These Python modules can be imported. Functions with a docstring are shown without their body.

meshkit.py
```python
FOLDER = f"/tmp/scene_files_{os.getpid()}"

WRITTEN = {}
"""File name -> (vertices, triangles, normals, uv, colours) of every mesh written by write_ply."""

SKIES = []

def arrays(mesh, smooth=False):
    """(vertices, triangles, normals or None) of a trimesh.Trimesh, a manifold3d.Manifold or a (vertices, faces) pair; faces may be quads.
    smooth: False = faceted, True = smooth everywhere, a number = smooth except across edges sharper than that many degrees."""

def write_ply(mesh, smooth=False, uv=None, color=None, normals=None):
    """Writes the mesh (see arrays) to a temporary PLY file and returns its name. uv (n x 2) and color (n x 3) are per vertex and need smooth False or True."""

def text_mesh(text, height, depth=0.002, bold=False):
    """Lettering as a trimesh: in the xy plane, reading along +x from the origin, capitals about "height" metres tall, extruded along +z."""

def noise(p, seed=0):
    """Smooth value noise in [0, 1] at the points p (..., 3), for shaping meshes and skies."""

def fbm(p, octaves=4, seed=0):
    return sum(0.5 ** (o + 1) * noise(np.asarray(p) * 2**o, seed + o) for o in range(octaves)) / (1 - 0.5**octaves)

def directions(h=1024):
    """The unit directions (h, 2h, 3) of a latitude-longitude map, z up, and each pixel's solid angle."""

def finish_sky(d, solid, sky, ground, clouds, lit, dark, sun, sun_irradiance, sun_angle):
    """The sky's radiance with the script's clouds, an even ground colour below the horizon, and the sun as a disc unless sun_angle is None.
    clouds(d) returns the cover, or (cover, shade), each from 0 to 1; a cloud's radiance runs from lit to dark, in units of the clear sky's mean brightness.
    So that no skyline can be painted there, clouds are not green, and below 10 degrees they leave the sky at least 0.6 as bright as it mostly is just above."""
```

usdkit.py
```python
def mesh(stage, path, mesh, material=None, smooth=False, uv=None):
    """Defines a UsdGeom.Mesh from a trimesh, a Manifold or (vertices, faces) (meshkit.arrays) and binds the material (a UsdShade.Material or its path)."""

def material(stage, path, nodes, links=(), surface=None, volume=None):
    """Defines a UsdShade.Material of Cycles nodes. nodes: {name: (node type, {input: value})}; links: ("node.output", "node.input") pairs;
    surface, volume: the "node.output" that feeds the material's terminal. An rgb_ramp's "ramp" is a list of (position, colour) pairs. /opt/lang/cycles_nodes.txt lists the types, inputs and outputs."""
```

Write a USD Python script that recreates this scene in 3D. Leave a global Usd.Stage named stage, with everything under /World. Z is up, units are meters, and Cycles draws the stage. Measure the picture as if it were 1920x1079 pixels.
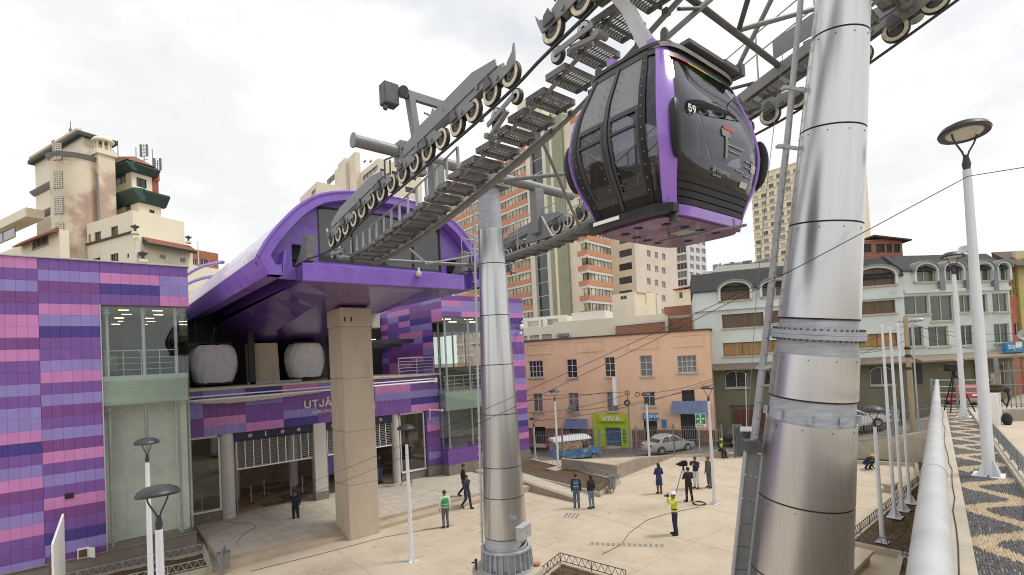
import math, random, glob
import numpy as np, trimesh, manifold3d as m3, usdkit, meshkit
from shapely.geometry import Polygon, box as sbox
from shapely.ops import unary_union
from pxr import Usd, UsdGeom, UsdLux, UsdShade, Sdf, Gf, Vt

stage = Usd.Stage.CreateInMemory()
UsdGeom.SetStageUpAxis(stage, UsdGeom.Tokens.z)
UsdGeom.SetStageMetersPerUnit(stage, 1.0)
UsdGeom.Xform.Define(stage, '/World')
UsdGeom.Scope.Define(stage, '/World/Looks')
rnd = random.Random(7)
nrg = np.random.default_rng(7)

# ------------------------------------------------------------ camera (17 mm lens, frame shifted up)
FPX, YAW, PITCH, ROLL, PPY = 965.4, 0.877381, 0.0256167, -0.0502145, 648.24
CAM = np.array([0, 0, 7.7])
_cy, _sy = math.cos(YAW), math.sin(YAW)
FW = np.array([_cy * math.cos(PITCH), _sy * math.cos(PITCH), math.sin(PITCH)])
_r = np.array([_sy, -_cy, 0.0]); _u = np.cross(_r, FW)
RT = _r * math.cos(ROLL) + _u * math.sin(ROLL)
UP = -_r * math.sin(ROLL) + _u * math.cos(ROLL)
cam = UsdGeom.Camera.Define(stage, '/World/camera')
cam.AddTransformOp().Set(Gf.Matrix4d(*RT, 0, *UP, 0, *(-FW), 0, *CAM, 1))
cam.CreateHorizontalApertureAttr(36.0)
cam.CreateFocalLengthAttr(FPX / 1920 * 36)
cam.CreateVerticalApertureOffsetAttr((PPY - 539.5) / 1920 * 36)
cam.CreateExposureAttr(0.6)

# ------------------------------------------------------------ sky and sun (thin bright overcast)
SUN_EL, SUN_AZ = math.radians(58), math.radians(-35)       # azimuth measured from +x towards +y
sd = np.array([math.cos(SUN_EL) * math.cos(SUN_AZ), math.cos(SUN_EL) * math.sin(SUN_AZ), math.sin(SUN_EL)])
dome = UsdLux.DomeLight.Define(stage, '/World/sky')
dome.GetPrim().SetCustomDataByKey('kind', 'structure')
skym = usdkit.material(stage, '/World/Looks/sky_material', {
    'tc': ('texture_coordinate', {}),
    'sky': ('sky_texture', {'sky_type': 'single_scattering', 'sun_disc': False, 'sun_elevation': SUN_EL,
                            'sun_rotation': math.atan2(sd[0], sd[1]), 'altitude': 3600.0, 'aerosol_density': 1.5}),
    'mp': ('mapping', {'vector': (0, 0, 0), 'scale': (1.0, 1.0, 2.2)}),
    'n': ('noise_texture', {'scale': 2.3, 'detail': 6.0, 'roughness': 0.55, 'distortion': 0.35}),
    'cov': ('map_range', {'from_min': 0.30, 'from_max': 0.47, 'to_min': 0.78, 'to_max': 1.0, 'clamp': True}),
    'n2': ('noise_texture', {'scale': 3.1, 'detail': 5.0, 'roughness': 0.6}),
    'cl': ('rgb_ramp', {'ramp': [(0.0, (5.4, 5.5, 5.7)), (0.40, (6.15, 6.2, 6.25)), (0.50, (6.7, 6.72, 6.7)), (0.60, (7.7, 7.65, 7.6)), (1.0, (8.6, 8.5, 8.4))]}),
    'mx': ('mix', {'mix_type': 'mix'}),
    'bg': ('background_shader', {'strength': 0.1})},
    [('tc.generated', 'sky.vector'), ('tc.generated', 'mp.vector'), ('mp.vector', 'n.vector'), ('n.fac', 'cov.value'), ('mp.vector', 'n2.vector'),
     ('n2.fac', 'cl.fac'), ('cov.result', 'mx.fac'), ('sky.color', 'mx.color1'), ('cl.color', 'mx.color2'), ('mx.color', 'bg.color')],
    surface='bg.background')
UsdShade.MaterialBindingAPI.Apply(dome.GetPrim()).Bind(skym)
sun = UsdLux.DistantLight.Define(stage, '/World/sun')
sun.CreateIntensityAttr(0.4); sun.CreateAngleAttr(14.0); sun.CreateNormalizeAttr(True)
sun.CreateColorAttr(Gf.Vec3f(1.0, 0.95, 0.88))
_z = sd; _x = np.cross([0, 0, 1.0], _z); _x /= np.linalg.norm(_x); _y = np.cross(_z, _x)
sun.AddTransformOp().Set(Gf.Matrix4d(*_x, 0, *_y, 0, *_z, 0, 0, 0, 60, 1))

# ------------------------------------------------------------ survey helpers: sight lines of the photograph met with real planes
def ray(px, py): return FW + RT * (px - 960) / FPX - UP * (py - PPY) / FPX
def atz(px, py, z=0.0):
    d = ray(px, py); return CAM + d * ((z - CAM[2]) / d[2])
def atx(px, py, x):
    d = ray(px, py); return CAM + d * (x / d[0])
def aty(px, py, y):
    d = ray(px, py); return CAM + d * (y / d[1])
def atd(px, py, t): return CAM + ray(px, py) * t
def atp(px, py, p0, n):
    d = ray(px, py); return CAM + d * (np.dot(np.asarray(p0, float) - CAM, n) / np.dot(d, n))
V3 = lambda *a: np.array(a, float)
def unit(v): v = np.asarray(v, float); return v / np.linalg.norm(v)

# ------------------------------------------------------------ mesh builder
class MB:
    def __init__(s): s.v, s.f, s.n = [], [], 0
    def add(s, v, f):
        v = np.asarray(v, float); f = np.asarray(f, int)
        if f.shape[1] == 4: f = np.vstack([f[:, [0, 1, 2]], f[:, [0, 2, 3]]])
        s.v.append(v); s.f.append(f + s.n); s.n += len(v); return s
    def mesh(s, tm):
        if hasattr(tm, 'to_mesh'):
            q = tm.to_mesh(); return s.add(q.vert_properties[:, :3], q.tri_verts)
        return s.add(tm.vertices, tm.faces)
    BF = [[0, 2, 3, 1], [4, 5, 7, 6], [0, 1, 5, 4], [2, 6, 7, 3], [0, 4, 6, 2], [1, 3, 7, 5]]
    def obox(s, c, ax, h):
        c = np.asarray(c, float); ax = np.asarray(ax, float)
        v = [c + ax[0] * h[0] * i + ax[1] * h[1] * j + ax[2] * h[2] * k for k in (-1, 1) for j in (-1, 1) for i in (-1, 1)]
        return s.add(v, MB.BF)
    def box(s, x0, y0, z0, x1, y1, z1):
        return s.obox(((x0 + x1) / 2, (y0 + y1) / 2, (z0 + z1) / 2), np.eye(3), (abs(x1 - x0) / 2, abs(y1 - y0) / 2, abs(z1 - z0) / 2))
    def cbox(s, x0, y0, z0, x1, y1, z1, b=0.01):
        "box with chamfered edges"
        q = m3.Manifold.hull_points(np.array([(x + dx * b * (a != 0), y + dy * b * (a != 1), z + dz * b * (a != 2))
            for a in range(3) for x, dx in ((min(x0, x1), 1), (max(x0, x1), -1)) for y, dy in ((min(y0, y1), 1), (max(y0, y1), -1)) for z, dz in ((min(z0, z1), 1), (max(z0, z1), -1))]))
        return s.mesh(q)
    def bar(s, p0, p1, w, h, up=(0, 0, 1)):
        p0, p1 = np.asarray(p0, float), np.asarray(p1, float); d = p1 - p0; L = np.linalg.norm(d)
        if L < 1e-6: return s
        d /= L; up = np.asarray(up, float)
        if abs(d @ up) > 0.98: up = np.array([0, 1.0, 0]) if abs(d[1]) < 0.9 else np.array([1.0, 0, 0])
        a = unit(np.cross(up, d)); b = np.cross(d, a)
        return s.obox((p0 + p1) / 2, [a, b, d], (w / 2, h / 2, L / 2))
    def tube(s, p0, p1, r0, r1=None, n=10, cap=True): return s.path([p0, p1], [r0, r0 if r1 is None else r1], n, cap)
    def path(s, pts, r, n=8, cap=True):
        pts = [np.asarray(p, float) for p in pts]; k = len(pts)
        r = [r] * k if np.ndim(r) == 0 else list(r)
        T = [unit((pts[min(i + 1, k - 1)] - pts[max(i - 1, 0)])) for i in range(k)]
        ref = np.array([0, 0, 1.0]) if abs(T[0][2]) < 0.9 else np.array([1.0, 0, 0])
        a = unit(np.cross(ref, T[0])); V = []
        for i in range(k):
            a = unit(a - T[i] * (a @ T[i])); b = np.cross(T[i], a)
            for j in range(n):
                t = 2 * math.pi * j / n; V.append(pts[i] + r[i] * (a * math.cos(t) + b * math.sin(t)))
        F = [[i * n + j, i * n + (j + 1) % n, (i + 1) * n + (j + 1) % n] for i in range(k - 1) for j in range(n)]
        F += [[i * n + j, (i + 1) * n + (j + 1) % n, (i + 1) * n + j] for i in range(k - 1) for j in range(n)]
        if cap:
            V += [pts[0], pts[-1]]; c0, c1 = k * n, k * n + 1
            F += [[c0, (j + 1) % n, j] for j in range(n)] + [[c1, (k - 1) * n + j, (k - 1) * n + (j + 1) % n] for j in range(n)]
        return s.add(V, F)
    def lathe(s, prof, base, axis=(0, 0, 1), n=24):
        axis = unit(axis); ref = np.array([0, 0, 1.0]) if abs(axis[2]) < 0.9 else np.array([1.0, 0, 0])
        a = unit(np.cross(ref, axis)) if abs(axis[2]) < 0.9 else unit(np.cross(axis, [0, 1.0, 0])); b = np.cross(axis, a); base = np.asarray(base, float)
        k = len(prof); V = [base + axis * z + r * (a * math.cos(2 * math.pi * j / n) + b * math.sin(2 * math.pi * j / n)) for r, z in prof for j in range(n)]
        F = [[i * n + j, i * n + (j + 1) % n, (i + 1) * n + (j + 1) % n, (i + 1) * n + j] for i in range(k - 1) for j in range(n)]
        return s.add(V, F)
    def grid(s, P):
        P = np.asarray(P, float); a, b = P.shape[:2]
        F = [[i * b + j, i * b + j + 1, (i + 1) * b + j + 1, (i + 1) * b + j] for i in range(a - 1) for j in range(b - 1)]
        return s.add(P.reshape(-1, 3), F)
    def prism(s, poly, o, ux, uy, un, d0, d1):
        "polygon (shapely) in the plane o,ux,uy extruded from d0 to d1 along un"
        for g in getattr(poly, 'geoms', [poly]):
            if g.is_empty or g.area < 1e-9: continue
            t = trimesh.creation.extrude_polygon(g, d1 - d0, engine='earcut')
            v = t.vertices; o_, a_, b_, c_ = (np.asarray(q, float) for q in (o, ux, uy, un))
            W = o_ + v[:, :1] * a_ + v[:, 1:2] * b_ + (v[:, 2:3] + d0) * c_
            f = t.faces if np.dot(np.cross(a_, b_), c_) > 0 else t.faces[:, ::-1]
            s.add(W, f)
        return s
    def ball(s, c, r, sub=2, sc=(1, 1, 1)):
        t = trimesh.creation.icosphere(subdivisions=sub, radius=1.0)
        return s.add(np.asarray(c) + t.vertices * r * np.asarray(sc), t.faces)
    def xf(s, M):
        M = np.asarray(M, float); s.v = [v @ M[:3, :3].T + M[:3, 3] for v in s.v]; return s
    def arrays(s): return np.vstack(s.v), np.vstack(s.f)
    def copy(s):
        q = MB(); q.v = [v.copy() for v in s.v]; q.f = [f.copy() for f in s.f]; q.n = s.n; return q

def RZ(a, t=(0, 0, 0)):
    c, s_ = math.cos(a), math.sin(a); M = np.eye(4); M[:2, :2] = [[c, -s_], [s_, c]]; M[:3, 3] = t; return M

# ------------------------------------------------------------ objects
_names = {}
def numbered(parent, name):
    k = (parent, name); i = _names.get(k, 0); _names[k] = i + 1
    return name if i == 0 else f'{name}_{i:03d}'
def tagp(p, label=None, cat=None, group=None, kind=None):
    for k, v in (('label', label), ('category', cat), ('group', group), ('kind', kind)):
        if v: p.SetCustomDataByKey(k, v)
class Thing:
    def __init__(s, name, label, cat, base=(0, 0, 0), rz=0.0, group=None, kind=None):
        s.name = numbered('/World', name); s.path = '/World/' + s.name; s.base = np.asarray(base, float); s.rz = rz
        x = UsdGeom.Xform.Define(stage, s.path); x.AddTranslateOp().Set(Gf.Vec3d(*map(float, s.base)))
        if rz: x.AddRotateZOp().Set(math.degrees(rz))
        tagp(x.GetPrim(), label, cat, group, kind)
    def add(s, name, mb, mat, smooth=False, parent=None, label=None, kind=None, local=False):
        v, f = mb.arrays()
        if not local:
            v = v - s.base
            if s.rz: v = v @ RZ(-s.rz)[:3, :3].T
        pp = parent or s.path
        if parent is not None and pp.startswith(s.path) is False: pp = s.path + '/' + parent
        path = pp + '/' + numbered(pp, name)
        m = usdkit.mesh(stage, path, (v, f), L[mat] if isinstance(mat, str) else mat, smooth=smooth)
        tagp(m.GetPrim(), label, None, None, kind)
        return path
def single(name, label, cat, mb, mat, smooth=False, group=None, kind=None):
    v, f = mb.arrays(); base = np.array([(v[:, 0].min() + v[:, 0].max()) / 2, (v[:, 1].min() + v[:, 1].max()) / 2, v[:, 2].min()])
    path = '/World/' + numbered('/World', name)
    m = usdkit.mesh(stage, path, (v - base, f), L[mat], smooth=smooth)
    m.AddTranslateOp().Set(Gf.Vec3d(*map(float, base)))
    tagp(m.GetPrim(), label, cat, group, kind); return path
def copy_of(t, base, rz=0.0, label=None, group=None):
    src = stage.GetPrimAtPath(t.path); cd = src.GetCustomData()
    path = '/World/' + numbered('/World', t.name.rstrip('0123456789').rstrip('_') if t.name[-3:].isdigit() else t.name)
    x = UsdGeom.Xform.Define(stage, path); p = x.GetPrim()
    p.GetReferences().AddInternalReference(t.path); p.SetInstanceable(True)
    x.ClearXformOpOrder(); 
    x.AddTransformOp().Set(Gf.Matrix4d(*RZ(rz, base).T.flatten()))
    tagp(p, label or cd.get('label'), cd.get('category'), group or cd.get('group')); return path

# ------------------------------------------------------------ materials
L = {}
def mat(name, color, rough=0.6, metal=0.0, var=0.12, scale=3.0, bump=0.0, bscale=40.0, stretch=(1, 1, 1), spec=0.5, coat=0.0, col2=None, ramp=None, rnd_amt=0.0, detail=4.0, rvar=0.0):
    c = np.array(color, float); lo = c * (1 - var); hi = np.minimum(c * (1 + var), 0.95)
    if col2 is not None: lo, hi = c, np.array(col2, float)
    N = {'g': ('geometry', {}), 'mp': ('mapping', {'scale': stretch}),
         'n': ('noise_texture', {'scale': scale, 'detail': detail, 'roughness': 0.6}),
         'r': ('rgb_ramp', {'ramp': ramp or [(0.3, tuple(lo)), (0.7, tuple(hi))]}),
         'p': ('principled_bsdf', {'roughness': rough, 'metallic': metal, 'specular_ior_level': spec, 'coat_weight': coat})}
    K = [('g.position', 'mp.vector'), ('mp.vector', 'n.vector'), ('n.fac', 'r.fac')]
    out = 'r.color'
    if rnd_amt:
        N['oi'] = ('object_info', {}); N['mr'] = ('map_range', {'from_min': 0.0, 'from_max': 1.0, 'to_min': 1 - rnd_amt, 'to_max': 1 + rnd_amt})
        N['hs'] = ('hsv', {})
        K += [('oi.random', 'mr.value'), ('mr.result', 'hs.value'), ('r.color', 'hs.color')]; out = 'hs.color'
    K.append((out, 'p.base_color'))
    if rvar:
        N['rr'] = ('map_range', {'from_min': 0.3, 'from_max': 0.7, 'to_min': max(rough - rvar, 0.02), 'to_max': rough + rvar})
        K += [('n.fac', 'rr.value'), ('rr.result', 'p.roughness')]
    if bump:
        N['bn'] = ('noise_texture', {'scale': bscale, 'detail': 3.0}); N['b'] = ('bump', {'strength': bump, 'distance': 0.02})
        K += [('g.position', 'bn.vector'), ('bn.fac', 'b.height'), ('b.normal', 'p.normal')]
    L[name] = usdkit.material(stage, '/World/Looks/' + name, N, K, surface='p.BSDF'); return L[name]
def glass(name, tint=(0.8, 0.85, 0.82), f0=0.045, rough=0.0, refl=(1, 1, 1), power=4.0):
    N = {'t': ('transparent_bsdf', {'color': tint}), 'gl': ('glossy_bsdf', {'color': refl, 'roughness': rough}), 'lw': ('layer_weight', {'blend': 0.5}),
         'pw': ('math', {'math_type': 'power', 'value2': power}), 'ad': ('math', {'math_type': 'multiply_add', 'value2': 1.0 - f0, 'value3': f0, 'use_clamp': True}), 'm': ('mix_closure', {})}
    L[name] = usdkit.material(stage, '/World/Looks/' + name, N, [('lw.facing', 'pw.value1'), ('pw.value', 'ad.value1'), ('ad.value', 'm.fac'), ('t.BSDF', 'm.closure1'), ('gl.BSDF', 'm.closure2')], surface='m.closure')
def emis(name, color, s):
    L[name] = usdkit.material(stage, '/World/Looks/' + name, {'e': ('emission', {'color': color, 'strength': s})}, surface='e.emission')
def srgb(r, g, b): return tuple(((x / 255 + 0.055) / 1.055) ** 2.4 if x > 10 else x / 255 / 12.92 for x in (r, g, b))

L['plaza_concrete'] = usdkit.material(stage, '/World/Looks/plaza_concrete', {'g': ('geometry', {}), 'n': ('noise_texture', {'scale': 0.42, 'detail': 8.0, 'roughness': 0.62}), 'r': ('rgb_ramp', {'ramp': [(0.25, (0.40, 0.325, 0.24)), (0.5, (0.50, 0.42, 0.32)), (0.75, (0.55, 0.475, 0.37))]}),
    'n2': ('noise_texture', {'scale': 1.9, 'detail': 9.0, 'roughness': 0.7, 'distortion': 0.8}), 'r2': ('rgb_ramp', {'ramp': [(0.30, (0.72, 0.70, 0.68)), (0.44, (0.96, 0.96, 0.96)), (1.0, (1, 1, 1))]}), 'm': ('mix', {'mix_type': 'multiply', 'fac': 1.0}),
    'n3': ('noise_texture', {'scale': 26.0, 'detail': 4.0}), 'b': ('bump', {'strength': 0.15, 'distance': 0.02}), 'p': ('principled_bsdf', {'roughness': 0.85})},
    [('g.position', 'n.vector'), ('g.position', 'n2.vector'), ('g.position', 'n3.vector'), ('n.fac', 'r.fac'), ('n2.fac', 'r2.fac'), ('r.color', 'm.color1'), ('r2.color', 'm.color2'), ('m.color', 'p.base_color'), ('n3.fac', 'b.height'), ('b.normal', 'p.normal')], surface='p.BSDF')
mat('terrace_tile', (0.47, 0.42, 0.35), 0.75, var=0.10, scale=2.0, rnd_amt=0.07, detail=6)
mat('step_concrete', (0.43, 0.36, 0.27), 0.85, var=0.12, scale=1.5, bump=0.2)
mat('kerb_concrete', (0.44, 0.39, 0.31), 0.85, var=0.14, scale=2.5, bump=0.25, detail=6)
mat('wall_concrete', (0.31, 0.265, 0.21), 0.85, var=0.16, scale=1.3, bump=0.25, detail=6)
mat('pillar_concrete', (0.46, 0.385, 0.295), 0.85, var=0, ramp=[(0.25, (0.36, 0.295, 0.22)), (0.42, (0.455, 0.38, 0.29)), (0.75, (0.50, 0.425, 0.33))], scale=1.4, bump=0.3, detail=9, stretch=(1.6, 1.6, 0.3))
mat('render_plinth', (0.20, 0.175, 0.15), 0.85, var=0.1, scale=1.5, bump=0.2)
mat('asphalt', (0.17, 0.155, 0.14), 0.9, var=0.2, scale=0.8, bump=0.3, bscale=60, detail=6)
mat('pavement_stone', (0.40, 0.35, 0.28), 0.85, var=0.15, scale=1.0, bump=0.2)
mat('terrain_earth', (0.22, 0.18, 0.13), 0.95, var=0.2, scale=0.3)
mat('soil', (0.09, 0.055, 0.032), 0.95, var=0.0, ramp=[(0.3, (0.055, 0.033, 0.02)), (0.5, (0.10, 0.058, 0.03)), (0.7, (0.085, 0.07, 0.028))], scale=4, bump=0.9, bscale=18, detail=7)
mat('grass', (0.10, 0.09, 0.025), 0.9, var=0.4, scale=6)
mat('galvanised', (0.22, 0.225, 0.23), 0.55, metal=0.35, var=0.14, scale=5, bump=0.05, rvar=0.08)
mat('galvanised_dark', (0.10, 0.102, 0.105), 0.55, metal=0.35, var=0.16, scale=5)
mat('galvanised_pale', (0.42, 0.43, 0.44), 0.5, metal=0.25, var=0.12, scale=4)
mat('bare_steel', (0.40, 0.42, 0.46), 0.6, metal=0.3, var=0.18, scale=3, stretch=(1, 1, 7), bump=0.05)
mat('cladding', (0.60, 0.605, 0.61), 0.30, metal=1.0, var=0.012, scale=6, stretch=(3, 3, 0.06), rvar=0.012)
mat('dark_seal', (0.015, 0.015, 0.017), 0.7)
mat('fence_grey', (0.22, 0.23, 0.235), 0.55, metal=0.3, var=0.12, scale=6)
mat('fence_dark', (0.07, 0.075, 0.078), 0.55, metal=0.3, var=0.12, scale=6)
mat('pole_white', (0.66, 0.68, 0.71), 0.45, var=0.05, scale=2, spec=0.4)
mat('lamp_dark', (0.045, 0.046, 0.05), 0.45, metal=0.2)
mat('lamp_lens', (0.55, 0.54, 0.50), 0.3)
mat('tyre_cream', (0.62, 0.56, 0.42), 0.6, var=0.25, scale=14)
mat('rubber', (0.018, 0.018, 0.018), 0.6, var=0.2)
mat('rope', (0.05, 0.05, 0.052), 0.5, metal=0.4, var=0.4, scale=60)
mat('wire', (0.02, 0.02, 0.02), 0.7)
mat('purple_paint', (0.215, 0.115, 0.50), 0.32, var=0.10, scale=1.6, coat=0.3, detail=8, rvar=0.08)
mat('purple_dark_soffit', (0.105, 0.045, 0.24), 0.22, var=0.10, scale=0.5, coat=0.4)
mat('purple_cabin', (0.26, 0.13, 0.52), 0.22, var=0.05, scale=4, coat=0.7)
mat('cabin_black', (0.012, 0.012, 0.013), 0.42, var=0.2, scale=8, spec=0.3)
mat('cabin_charcoal', (0.03, 0.03, 0.032), 0.45, var=0.15, scale=6)
mat('cabin_grey', (0.20, 0.20, 0.205), 0.5, var=0.08, scale=20)
mat('cabin_roof', (0.28, 0.285, 0.29), 0.5, var=0.12, scale=4)
mat('white_paint', (0.75, 0.75, 0.73), 0.5, var=0.05)
mat('white_cloth', (0.64, 0.63, 0.65), 0.9, var=0.10, scale=3, bump=1.0, bscale=4.5)
mat('dark_void', (0.012, 0.012, 0.014), 0.8)
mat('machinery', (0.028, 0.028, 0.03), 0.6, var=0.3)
glass('clear_glass', (0.93, 0.955, 0.935), 0.05, 0.0, (0.9, 0.95, 0.92))
glass('cabin_glass', (0.60, 0.61, 0.63), 0.05, 0.0, (0.95, 0.95, 1.0), 4.6)
mat('dark_pane', (0.022, 0.024, 0.026), 0.08, var=0.3, scale=0.6, spec=0.8)
mat('curtain_brown', (0.10, 0.062, 0.035), 0.35, var=0.3, scale=6, stretch=(1, 1, 0.1), spec=0.6)
mat('curtain_tan', (0.30, 0.17, 0.055), 0.35, var=0.25, scale=5, stretch=(1, 1, 0.1), spec=0.6)
mat('green_pane', (0.065, 0.075, 0.05), 0.12, var=0.35, scale=1.4, stretch=(1, 1, 0.3), spec=0.8)
mat('pale_pane', (0.45, 0.42, 0.33), 0.2, var=0.5, scale=0.5, spec=0.8)
mat('grey_pane', (0.16, 0.165, 0.17), 0.15, var=0.4, scale=0.8, spec=0.8)
mat('canopy_pane', (0.05, 0.052, 0.058), 0.06, var=0.2, scale=0.5, spec=1.0)
# ============================================================ THE SETTING
def structure(name, mb, m, smooth=False, kind='structure', label=None):
    v, f = mb.arrays(); path = '/World/' + numbered('/World', name)
    p = usdkit.mesh(stage, path, (v, f), L[m], smooth=smooth).GetPrim(); tagp(p, label, None, None, kind); return path
m = MB(); m.add([(-2500, -2500, -3.2), (2500, -2500, -3.2), (2500, 2500, -3.2), (-2500, 2500, -3.2)], [[0, 1, 2, 3]])
structure('terrain', m, 'terrain_earth')
# street climbing to the right along the house fronts
ST = [V3(13, 64, -3.0), V3(24, 44.5, -1.9), V3(29.3, 33.6, -.95), V3(34.7, 24.9, -.15), V3(39.8, 17.4, .3), V3(42.0, 11.8, 1.2), V3(42.9, 6.4, 2.5), V3(42.6, 1.0, 3.9), V3(43.4, -6, 5.2), V3(45, -22, 7.0)]
def street_rows(a, b, dz):
    P = []
    for i, p in enumerate(ST):
        t = unit(ST[min(i + 1, len(ST) - 1)] - ST[max(i - 1, 0)]); nn = unit((t[1], -t[0], 0))   # to the right of travel = plaza side
        P.append([p - nn * a + (0, 0, dz), p - nn * b + (0, 0, dz)])
    return np.array(P)
m = MB(); m.grid(street_rows(3.2, -3.0, 0.0)); structure('street', m, 'asphalt')
m = MB(); m.grid(street_rows(3.2, 30, 0.10)); G = street_rows(3.2, 3.2, 0.10); G[:, 1, 2] -= 0.35; m.grid(G[:, ::-1]); structure('pavement', m, 'pavement_stone')
m = MB(); m.grid(street_rows(-3.35, -2.9, 0.10)); G = street_rows(-2.9, -2.9, 0.10); G[:, 1, 2] -= 0.35; m.grid(G); G = street_rows(-3.35, -3.35, 0.10); G[:, 1, 2] = -2.5; m.grid(G[:, ::-1]); structure('kerb', m, 'kerb_concrete')
# plaza slab
plaza = Polygon([(-14, 0.5), (-14, 45), (25, 45), (25.2, 29.4), (29.4, 25.6), (33.5, 22.0), (34.7, 18.6), (36.2, 18.2), (38.5, 15.4), (38.6, 12.9), (39.6, 8.2), (28.6, 5.4), (-2, -0.4)])
m = MB(); m.prism(plaza, (0, 0, 0), (1, 0, 0), (0, 1, 0), (0, 0, 1), -0.8, 0.0); structure('plaza', m, 'plaza_concrete')
# saw-cut joints between the slabs of the plaza
m = MB()
for yy in (7.5, 11.6, 15.7, 19.6): m.box(4, yy - .012, 0.002, 37, yy + .012, 0.005)
for xx in (8, 14.2, 18.6, 23, 27.4, 31.8): m.box(xx - .012, 6.5, 0.002, xx + .012, 22.8, 0.0054)
structure('plaza_joints', m, 'step_concrete')
# terrace in front of the station: two steps, tiles laid one by one
terr = Thing('terrace', None, None, (4, 23, 0), kind='structure')
m = MB(); m.box(3.95, 22.95, 0.001, 17.2, 23.65, 0.17); m.box(3.95, 23.65, 0.001, 19.6, 30.6, 0.32); m.box(17.2, 22.6, 0.001, 19.6, 23.65, 0.32)
terr.add('step', m, 'step_concrete')
T = 0.45; tiles = []
for i in range(int(15.6 / T)):
    for j in range(int(6.9 / T)):
        x0, y0 = 4.0 + i * T, 23.68 + j * T
        if 8.85 < x0 + T and x0 < 10.4 and y0 < 24.3: continue
        if x0 < 5.4 and y0 > 28.9: continue
        tiles.append((math.hypot(x0, y0), x0, y0))
tiles.sort(); rest = MB()
for k, (_, x0, y0) in enumerate(tiles):
    q = MB() if k < 300 else rest
    z = 0.338 + rnd.uniform(-.002, .002)
    q.box(x0 + .006, y0 + .006, 0.315, x0 + T - .006, y0 + T - .006, z)
    if k < 300: terr.add('tile', q, 'terrace_tile')
terr.add('tile_field', rest, 'terrace_tile', kind='stuff')
# access ramp beside the terrace
rp = Thing('ramp', None, None, (20, 21, 0), kind='structure')
m = MB(); m.prism(Polygon([(19.1, 0.002), (29, .002), (29, .34), (24.6, .34), (19.1, .006)]), (19.95, 0, 0), (0, 1, 0), (0, 0, 1), (1, 0, 0), 0, 1.35); rp.add('slab', m, 'terrace_tile')
m = MB(); m.prism(Polygon([(19.0, 0.002), (24.2, .002), (24.2, .52), (19.0, .2)]), (19.62, 0, 0), (0, 1, 0), (0, 0, 1), (1, 0, 0), 0, .31); rp.add('kerb', m, 'wall_concrete')
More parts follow.
